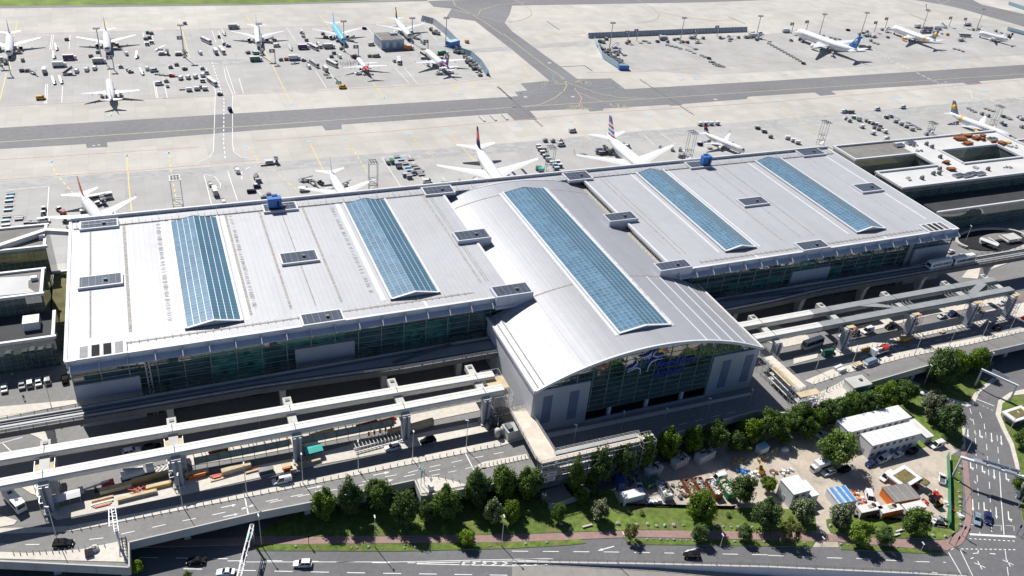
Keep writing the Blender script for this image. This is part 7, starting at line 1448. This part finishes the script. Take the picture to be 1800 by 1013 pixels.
p = G(250, 863, ZD); tag(m.build('steel_heap', None, (p.x, p.y, ZD+.14)), 'tangled red steel heap between the yellow timber stacks', 'steel')
def shelter(name, lab, px, ang, L, W, H, c, z=ZD):
    p = G(px[0], px[1], z); t = thing(name, lab, 'shelter', (p.x, p.y, z+.14), R(ang)); m = MB()
    for x in (-L/2, 0, L/2):
        for y in (-W/2, W/2): m.tube((x, y, 0), (x, y, H), .07, 'steel', 4)
    m.build('frame', t); m = MB(); m.loft([[(x, -W/2-.2, H), (x, 0, H+.5), (x, W/2+.2, H), (x, 0, H+.3)] for x in (-L/2-.2, L/2+.2)], c, False); m.build('roof', t)
shelter('site_shelter', 'white barrel roofed site shelter beside the leftmost column', (124, 884), 5, 5, 2.6, 2.6, 'white'); shelter('site_shelter', 'small pale blue roofed shelter left of the white one', (104, 889), 5, 2.4, 2.2, 2.2, 'lightblue'); shelter('site_tent', 'green roofed tent at the fourth column', (551, 800), 5, 4.5, 3.0, 2.3, 'teal'); shelter('site_tent', 'pale tan roofed tent behind the green one', (547, 791), 5, 3.5, 2.6, 2.3, 'timber_pale')
p = G(664, 782, ZD); t = thing('steel_rack', 'white steel grid rack with rows of upright plates by the white car', 'rack', (p.x, p.y, ZD+.14), R(5)); m = MB()
for i in range(13): m.box((-6.5+i*1.08, .9, .9), (.14, 3.2, 1.0), 'offwhite'); 
m.build('plates', t); m = MB()
for y in (-1.4, .2, 2.4): m.box((0, y, .5), (14, .2, .4), 'galv')
m.build('rails', t); m = MB()
for i in range(5): m.box((-1.5+i*1.7, 3.4, 1.6), (.5, .4, 1.4), 'orange')
m.build('orange_posts', t)
p = G(1470, 622, ZD); m = MB(); m.box((0, 0, 1.2), (4.0, 2.0, 1.8), 'tarp_green', 0, .8, .08); m.box((2.8, .3, .9), (2.3, 1.5, 1.3), 'tarp_green', .3, .75)
o = tag(m.build('covered_load', None, G(1452, 624, ZD), .15), 'dark green tarpaulin covered load by the first right column', 'tarpaulin')
m = MB(); m.box((0, 0, .7), (1.9, 1.5, 1.2), 'dark_steel', 0, .9); m.box((0, 0, 1.34), (1.7, 1.3, .1), 'engine_dark'); tag(m.build('waste_bin', None, G(157, 975, ZD+.1), .1), 'dark waste box on the lower left deck corner', 'bin')
m = MB(); m.tube((0, 0, 0), (0, 0, .8), 1.1, 'pale_concrete', 14); m.tube((0, 0, .8), (0, 0, .86), .6, 'dark_steel', 12); tag(m.build('shaft_cover', None, G(166, 967, ZD+.1)), 'round pale concrete shaft cover on the lower left deck corner', 'shaft')
m = MB(); m.box((0, 0, .8), (1.4, 1.1, 1.6), 'white'); tag(m.build('switch_cabinet', None, G(757, 861, ZD+.14), .1), 'white switch cabinet on the viaduct wedge', 'cabinet')
for px, lab in (((885, 765), 'group of grey ribbed tanks beside the footbridge stairs, nearer the road'), ((870, 751), 'dark round topped silo group beside the footbridge stairs, farther back')):
    m = MB()
    for i in range(3): m.tube((i*2.0-2, (i % 2)*.5, 0), (i*2.0-2, (i % 2)*.5, 2.8), .95, 'pale_concrete' if px[1] > 760 else 'dark_steel', 10)
    tag(m.build('tank_group', None, G(px[0], px[1], ZD+.14)), lab, 'tanks')
m = MB(); m.box((0, 0, 1.6), (4.4, 4, 3.2), 'offwhite'); m.box((0, 0, 3.3), (4.6, 4.2, .3), 'steel'); m.box((-1, 0, 3.9), (1.6, 2.6, .9), 'dark_steel'); tag(m.build('stair_hut', None, G(898, 766, ZD), .1), 'pale stair hut under the left footbridge edge', 'hut')

# ================= the yard
mat('sheet_blue', (.06, .24, .52), .5, var=.08)
def cabin(name, lab, cx_, cy_, L, W, H, wall, roof, storeys=1, ang=0, wins=True, stripes=None, cat='cabin', z=.05):
    t = thing(name, lab, cat, (cx_, cy_, z), R(ang)); m = MB(); m.box((0, 0, H/2), (L, W, H), wall); 
    w_ = m.build('wall', t)
    m = MB(); m.box((0, 0, H+.08), (L+.25, W+.25, .2), roof)
    for i in range(int(L/3)): m.box((-L/2+1.5+i*3, 0, H+.2), (.08, W, .06), 'roof_residue')
    m.build('roof', t)
    if stripes:
        m = MB()
        for x in (-L*.3, L*.05, L*.36): m.box((x, 0, H+.2), (L*.2, W+.1, .05), stripes)
        m.build('roof_sheet', t)
    if wins:
        hs = H/storeys
        for s_ in range(storeys):
            for i in range(int(L/2.6)):
                m = MB(); x = -L/2+1.4+i*2.6; m.box((x, -W/2-.03, hs*s_+hs*.58), (1.0, .1, 1.0), 'win'); m.box((x, -W/2-.05, hs*s_+hs*.58), (.1, .1, 1.0), 'white'); m.build('window', w_)
        for s in (-1, 1):
            m = MB(); m.box((s*(L/2+.03), 0, hs*.5), (.08, .9, 2.0), 'panel_grey'); m.build('door', w_)
    return t
cabin('office_cabin', 'long two storey white site cabin standing farther back, partly behind the other', 201.5, 147.3, 25.5, 6.0, 5.8, 'cabin_white', 'white', 2)
cabin('office_cabin', 'long two storey white site cabin nearest the parked cars', 202, 140, 20, 5.4, 5.6, 'cabin_white', 'white', 2)
cabin('storage_container', 'low grey roofed container right of the white cabins', 216.8, 141.5, 3.0, 8.5, 2.8, 'panel_grey', 'offwhite', 1, 0, False)
p = G(1401, 890); cabin('office_cabin', 'two storey white site cabin beside the blossom tree', p.x, p.y+3, 6, 6.2, 5.6, 'cabin_white', 'white', 2); cabin('storage_container', 'low white container right of the two storey cabin by the blossom tree', p.x+4.9, p.y+2.4, 2.8, 6, 3.2, 'cabin_white', 'white', 1, 0, False)
p = G(1113, 886); cabin('storage_container', 'white container at the left end of the yard before the lawn', p.x, p.y+1.3, 6.6, 2.6, 2.7, 'cabin_white', 'white', 1, 0, False)
for px, L, lab in (((1151, 838), 5, 'white open topped container at the left end of the row under the trees'), ((1197, 822), 5.2, 'white container with rubbish on top in the middle of the row under the trees'), ((1241, 812), 6.5, 'white ribbed container at the right end of the row under the trees')):
    p = G(*px); t = cabin('storage_container', lab, p.x, p.y+1.2, L, 2.5, 2.6, 'cabin_white', 'offwhite', 1, 12, False); m = MB()
    for i in range(int(L/1.0)): m.box((-L/2+.5+i, -1.28, 1.3), (.12, .1, 2.4), 'panel_grey')
    m.build('wall_rib', t); m = MB()
    for i in range(16): m.box((rr.uniform(-L*.45, L*.45), rr.uniform(-1, 1), 2.85), (rr.uniform(.4, 1.2), rr.uniform(.3, .8), .3), rr.choice(('rubble', 'offwhite', 'brown', 'tan')), rr.uniform(0, 3))
    m.build('roof_rubbish', t)
p = G(1341, 799); cabin('storage_container', 'small white box container alone in the shade behind the yard', p.x, p.y+1, 3.4, 2.4, 2.5, 'cabin_white', 'lightblue', 1, 10, False)
p = G(1487, 895); cabin('office_cabin', 'small cabin with blue sheeted roof', p.x, p.y+3, 6.2, 6, 2.8, 'cabin_white', 'roof_residue', 1, -6, False, 'sheet_blue')
p = G(1592, 893); cabin('workshop_hut', 'orange walled workshop with flat grey roof', p.x, p.y+3.2, 9.0, 6.0, 3.0, 'orange', 'dark_roof', 1, -6, False, cat='hut')
for px, L, c, lab in (((1529, 909), 7.2, 'brown', 'dark red container with pale roof at the left end of the orange row'), ((1565, 910), 7.0, 'orange', 'orange container with pale roof in the middle of the row'), ((1607, 906), 7.0, 'orange', 'orange container half hidden by the tree at the right end of the row')):
    p = G(*px); t = cabin('storage_container', lab, p.x, p.y+1.2, L, 2.5, 2.6, c, 'offwhite', 1, -4, False); m = MB(); m.box((-L/2-.04, 0, 1.3), (.1, 2.3, 2.4), 'white'); m.box((-L/2-.1, .3, 1.5), (.06, .9, .7), 'red'); m.build('door', t)
    if px[0] < 1600: m = MB(); m.box((.5, .2, 2.85), (2, 1.2, .15), 'tan'); m.tube((1.6, .4, 2.75), (1.6, .4, 3.0), .7, 'tyre', 10); m.build('roof_load', t)
def green_hut(lab, cx_, cy_, L, W, ang, zz_=.05):
    t = thing('kiosk_building', lab, 'kiosk', (cx_, cy_, zz_), R(ang)); m = MB(); m.box((0, 0, 1.3), (L*.75, W*.75, 2.6), 'dark_steel'); 
    m.build('wall', t); m = MB(); m.box((0, 0, 2.9), (L, W, .5), 'white'); m.build('roof', t); m = MB(); m.box((0, 0, 3.18), (L*.66, W*.62, .12), 'sedum'); m.build('green_roof', t); m = MB()
    for s in (-1, 1): m.box((s*L*.2, -W*.38, 1.5), (1.6, .1, 1.3), 'win')
    m.build('window', t); return t
p = G(1586, 853); green_hut('hut with white framed planted roof standing in the yard', p.x, p.y+.5, 9.0, 6.5, 12); green_hut('white roofed kiosk with planted roof on the lawn at the right edge', 256.2, 137.2, 10, 5.5, 3)
m = MB(); m.box((0, 0, .4), (3, 6.5, .5), 'sedum', .2); m.box((0, 0, .2), (3.4, 7, .4), 'white', .2); tag(m.build('planted_tray', None, G(1612, 842, 2.0), .1), 'narrow planted tray beside the hut with planted roof', 'planted roof')
def skip(lab, px, ang, c, fill):
    p = G(*px); t = thing('open_skip', lab, 'skip', (p.x, p.y, .05), R(ang), 'open skips in the yard'); m = MB(); L, W, H = 6.5, 2.5, 2.2
    for s in (-1, 1): m.box((0, s*(W/2-.05), H/2+.1), (L, .12, H), c); m.box((s*(L/2-.05), 0, H/2+.1), (.12, W-.2, H), c)
    m.box((0, 0, .2), (L, W, .2), c)
    for i in range(6): m.box((-L/2+.5+i*1.1, -W/2-.04, H/2), (.14, .1, H), c); m.box((-L/2+.5+i*1.1, W/2+.04, H/2), (.14, .1, H), c)
    m.build('tub', t); m = MB()
    for i in range(70): m.box((rr.uniform(-L*.44, L*.44), rr.uniform(-W*.38, W*.38), rr.uniform(1.2, 2.2)), (rr.uniform(.3, 1.3), rr.uniform(.2, .7), rr.uniform(.1, .5)), rr.choice(fill), rr.uniform(0, 3), 1, rr.uniform(-.5, .5))
    m.build('fill', t)
skip('open skip full of grey rubble at the left of the skip row', (1166, 868), 84, 'panel_grey', ('rubble', 'white', 'offwhite')); skip('open skip full of timber left of the red one', (1213, 866), 84, 'rust', ('timber', 'brown', 'tan', 'rubble')); skip('open red skip with grey sacks behind the big tree', (1232, 863), 84, 'rust', ('rubble', 'grey', 'dark_steel')); skip('open dark red skip with white waste right of the big tree', (1253, 865), 84, 'rust', ('white', 'offwhite', 'bluegrey', 'rubble')); skip('open green skip full of pale boards at the right of the skip row', (1275, 865), 84, 'green', ('timber', 'offwhite', 'timber_pale'))
t = solid('tarpaulin_truck', 'truck under a blue tarpaulin at the left end of the yard', 'truck', (1088, 853), .0, 75, [('tarpaulin', _b((0, 0, 1.6), (5.5, 2.4, 2.2), 'blue', 0, .8)), ('cab', _b((3.4, 0, 1.3), (1.4, 2.2, 1.9), 'sky', 0, .9)), ('wheel', _w(7, 2.4))])
solid('flat_trailer', 'green sided trailer behind the white pickup', 'trailer', (1146, 852), .0, 15, [('bed', _b((0, 0, .8), (6, 2.3, .3), 'dark_steel')), ('side_board', lambda m: (m.box((0, 1.15, 1.4), (6, .1, 1.0), 'green'), m.box((0, -1.15, 1.4), (6, .1, 1.0), 'green'))), ('wheel', _w(5, 2.3))])
solid('camper', 'white camper with blue stripe under the yard tree', 'camper', (1447, 822), .0, 185, [('body', _b((0, 0, 1.9), (7.5, 2.5, 2.8), 'white')), ('stripe', win_(5.0, 2.52, 1.4, .8)), ('cab', _b((4.3, 0, 1.2), (1.6, 2.2, 1.8), 'white', 0, .85)), ('cab_window', _b((4.9, 0, 1.5), (.5, 1.9, .7), 'win')), ('blue_panel', lambda m: m.box((-1.2, -1.27, 1.2), (4.5, .05, 1.1), 'blue')), ('wheel', _w(7, 2.4))])
solid('digger', 'small yellow digger beside the bulk bags', 'digger', (1336, 832), .0, 60, [('body', _b((0, 0, 1.2), (2.4, 1.8, 1.4), 'yellow', 0, .8)), ('cab', _b((-.2, .3, 2.2), (1.2, 1.0, 1.2), 'win', 0, .85)), ('boom', lambda m: (m.bar((.8, 0, 2), (2.8, 0, 2.6), .3, .3, 'yellow'), m.bar((2.8, 0, 2.6), (3.5, 0, .6), .25, .25, 'dark_steel'))), ('track', lambda m: [m.box((0, s*.9, .4), (2.8, .45, .7), 'tyre', 0, .85) for s in (-1, 1)])])
solid('telehandler', 'black and orange telehandler by the green fence', 'telehandler', (1643, 886), .0, 80, [('body', _b((0, 0, 1.2), (4.2, 2.0, 1.1), 'black')), ('cab', _b((-.3, .5, 2.1), (1.4, .9, 1.2), 'win', 0, .9)), ('boom', lambda m: m.bar((-1.8, -.4, 2.0), (2.6, -.4, 1.5), .45, .45, 'yellow')), ('fork', _b((3.2, -.2, .5), (1.2, 1.2, .2), 'dark_steel')), ('wheel', _w(3.8, 2.1, .65))])
def heap(name, lab, cat, px, n, ex, ey, cols, smax=1.2, z=.05):
    m = MB(); p = G(px[0], px[1], 0)
    for i in range(n): s = rr.uniform(.4, smax); m.box((rr.uniform(-ex, ex), rr.uniform(-ey, ey), s*.35), (s, s*rr.uniform(.6, 1), s*.7), rr.choice(cols), rr.uniform(0, 3), rr.uniform(.6, 1))
    return tag(m.build(name, None, (p.x, p.y, z)), lab, cat)
heap('equipment_heap', 'bright blue machine parts beside the yellow digger', 'equipment', (1306, 830), 14, 1.6, 1, ('sky', 'blue', 'brightblue')); heap('bulk_bags', 'row of white bulk bags in front of the yellow digger', 'bags', (1318, 838), 16, 4.5, .8, ('white', 'offwhite')); heap('brick_pile', 'small pile of reddish bricks right of the yellow digger', 'bricks', (1359, 832), 12, 1, .8, ('rust', 'brown', 'offwhite')); heap('sack_heap', 'heap of white sacks and a mesh panel in the middle of the yard', 'sacks', (1382, 829), 20, 2.2, 1, ('white', 'offwhite', 'rubble')); heap('white_bulk_bag', 'big white bag alone near the yard entrance track', 'bags', (1379, 792), 5, .8, .6, ('white',), 1.8); heap('bulk_bags', 'column of white and red bags along the green fence', 'bags', (1661, 884), 26, .7, 6.5, ('white', 'offwhite', 'white', 'red')); heap('material_heap', 'mixed orange and white material right of the blue roofed cabin', 'material', (1508, 878), 34, 1.3, 3.5, ('orange', 'white', 'bluegrey', 'red', 'offwhite')); heap('material_heap', 'clutter of crates below the hut with planted roof', 'material', (1590, 862), 40, 5, 1.0, ('brown', 'tan', 'red', 'grey', 'orange')); heap('material_heap', 'red barriers at the corner of the planted tray', 'barriers', (1622, 853), 6, .7, .6, ('red', 'orange')); heap('pallet_stack', 'low yellow timber pallets in front of the trees', 'pallets', (1300, 811), 10, 3, .8, ('yellow_timber', 'timber', 'tan')); heap('pallet_stack', 'tan pallet stack beside the small white box container', 'pallets', (1358, 795), 12, 2.4, .9, ('timber', 'tan')); heap('pallet_stack', 'tan pallets below the small white box container', 'pallets', (1339, 806), 8, 2.4, .6, ('timber', 'tan')); heap('pipe_heap', 'white pipes and panels between container and rubble skip', 'pipes', (1148, 884), 14, 2.6, .8, ('white', 'galv', 'offwhite'), 1.8); heap('steel_heap', 'dark scrap metal between the rubble skip and the timber skip', 'scrap', (1193, 862), 22, 1.6, 2.8, ('dark_steel', 'brown', 'grey', 'rubble')); heap('material_heap', 'dark planks and pipes at the right end of the fence', 'material', (1648, 916), 14, 3, .8, ('grey', 'dark_steel', 'offwhite'), 1.6); heap('red_hose', 'red hose and drums right of the orange workshop', 'hose', (1627, 884), 10, .8, 1.4, ('red',), .8); heap('material_heap', 'dark clutter left of the white open topped container', 'material', (1108, 845), 30, 3.4, 2, ('dark_steel', 'blue', 'brown', 'grey'))
# green fences
def fence(lab, pts, h, c, rail='green'):
    t = thing('fence', lab, 'fence'); m = MB(); P = [Vector((*G2(p), 0)) for p in pts]; q = MB()
    for a, b in zip(P, P[1:]):
        m.bar(a+Vector((0, 0, h)), b+Vector((0, 0, h)), .1, h-.15, c); L = (b-a).length
        for k in range(int(L/2.5)+1): r_ = a.lerp(b, min(1, k*2.5/L)); q.tube(r_, r_+Vector((0, 0, h+.1)), .09, 'dark_steel', 5)
    m.build('fence_panel', t); q.build('post', t)
fence('tall green mesh fence along the right side of the yard', [(1664, 805), (1666, 850), (1667, 928)], 2.4, 'green'); fence('dark low fence between the yard and the lawn', [(1090, 889), (1285, 894), (1292, 893)], 1.0, 'black'); fence('dark low fence below the orange containers', [(1500, 909), (1600, 917), (1665, 928)], 1.0, 'black')
# low sheds under the bridge
for px, L, lab in (((982, 879), 9, 'dark low shed roof in the shade of the trees'), ((1012, 869), 5.5, 'small pale shed roof beside the dark one under the trees')):
    p = G(*px); t = thing('shed', lab, 'shed', (p.x, p.y, .05), .1); m = MB(); m.box((0, 0, 1.2), (L, 5, 2.4), 'grey'); m.build('wall', t); m = MB(); m.box((0, 0, 2.5), (L+.4, 5.4, .2), 'dark_roof' if L > 6 else 'rubble'); m.build('roof', t)
# boulders
bm_ = MB(); bm_.loft([[(.5*math.cos(a*1.05)*k+.08*math.sin(a*3+z*5), .42*math.sin(a*1.05)*k, z) for a in range(6)] for z, k in ((0, .9), (.25, 1.1), (.5, .9), (.68, .4))], 'stone', False); bme_ = bm_.mesh('boulder')
BI = []
for x, y in ((1086, 922), (1119, 924), (1138, 923), (1154, 926), (1168, 925), (1184, 925), (1201, 925), (1261, 926), (1271, 927), (1285, 928), (1297, 928), (1322, 928), (1459, 925), (1688, 822), (1686, 833), (1685, 849), (1685, 866), (1687, 876), (1687, 885), (1688, 891), (1687, 901), (1688, 912), (1688, 924), (1676, 937), (1661, 944), (1640, 943), (1634, 967), (1604, 964), (1478, 958), (1490, 959), (1577, 963), (1414, 955), (1137, 949), (1149, 949), (1161, 949), (1173, 950), (1184, 950), (1196, 951), (1207, 951), (1219, 951), (1291, 953), (1343, 953), (618, 964), (628, 964), (648, 963), (672, 965), (711, 964), (730, 963), (861, 961), (924, 957), (961, 955), (986, 922), (1002, 932), (520, 962)):
    p = G(x, y); o = link('boulder', bme_, None, (p.x, p.y, .1), random.uniform(0, 6)); s = random.uniform(.75, 1.4) if y < 946 else random.uniform(.5, .9); o.scale = (s, s, s*.8); o['category'] = 'boulder'; o['group'] = 'boulders along the path'; BI.append((o, 'pale boulder on the grass', (x, y)))
for x, y in ((1581, 934), (1574, 942), (1032, 926)):
    m = MB(); m.box((0, 0, .45), (3, .5, .14), 'pale_concrete'); m.box((-1.1, 0, .2), (.2, .4, .4), 'pale_concrete'); m.box((1.1, 0, .2), (.2, .4, .4), 'pale_concrete'); o = m.build('stone_bench', None, G(x, y, .1)); o['category'] = 'bench'; o['group'] = 'benches'; BI.append((o, 'pale stone bench on the lawn', (x, y)))
# traffic signals and small signs
for x, y in ((1690, 942), (1679, 960), (1668, 955), (1697, 946), (1787, 940), (543, 958), (1796, 945)):
    p = G(x, y); t = thing('traffic_signal', '', 'traffic light', (p.x, p.y, .1), random.uniform(0, 6), 'signals at the junction'); m = MB(); m.tube((0, 0, 0), (0, 0, 3.2), .09, 'dark_steel', 5); m.build('post', t); m = MB(); m.box((0, 0, 3.2), (.35, .35, 1.0), 'black'); m.build('signal_head', t); BI.append((t, 'dark traffic signal post', (x, y)))
ANC = [('the left foot of the arch', 950, 760), ('the viaduct wedge', 745, 860), ('the green sign', 737, 850), ('the lower deck corner', 215, 990), ('the rubble skip', 1166, 868), ('the white cabins', 1545, 770), ('the lone yard tree', 1475, 800), ('the blue roofed cabin', 1487, 890), ('the orange workshop', 1592, 885), ('the two storey cabin', 1401, 880), ('the yard end container', 1113, 880), ('the narrower gantry', 1745, 690), ('the thick gantry', 1735, 850), ('the junction corner', 1680, 960), ('the lift kiosk', 1512, 680), ('the leftmost column', 90, 880), ('the fourth column', 522, 790), ('the underpass wall car', 1215, 978), ('the right foot of the arch', 1330, 690), ('the ramp bowl', 1745, 430), ('the first right column', 1392, 615), ('the third right column', 1677, 565), ('the white estate car', 532, 994)]
autolabel(TREEITEMS, ANC); autolabel(BI, ANC); autolabel(lampset, ANC)
autolabel(MST, PLN+[('the dark long blast fence', 1175, 60), ('the blue block container', 796, 81)])
autolabel([(o, d, p) for o, d, p, k in PENDING], [('the courtyard', 1725, 272), ('the terrace notch', 1600, 285), ('the left front roof corner', 1586, 330), ('the far back roof corner', 1747, 235)])
for o in COL.objects:
    if len(str(o.get('label', '')).split()) > 16: print('LONG', o['label'])
    if o.parent is None and o.type in ('MESH', 'EMPTY') and 'kind' not in o and not o.get('label'): print('NOLABEL', o.name)
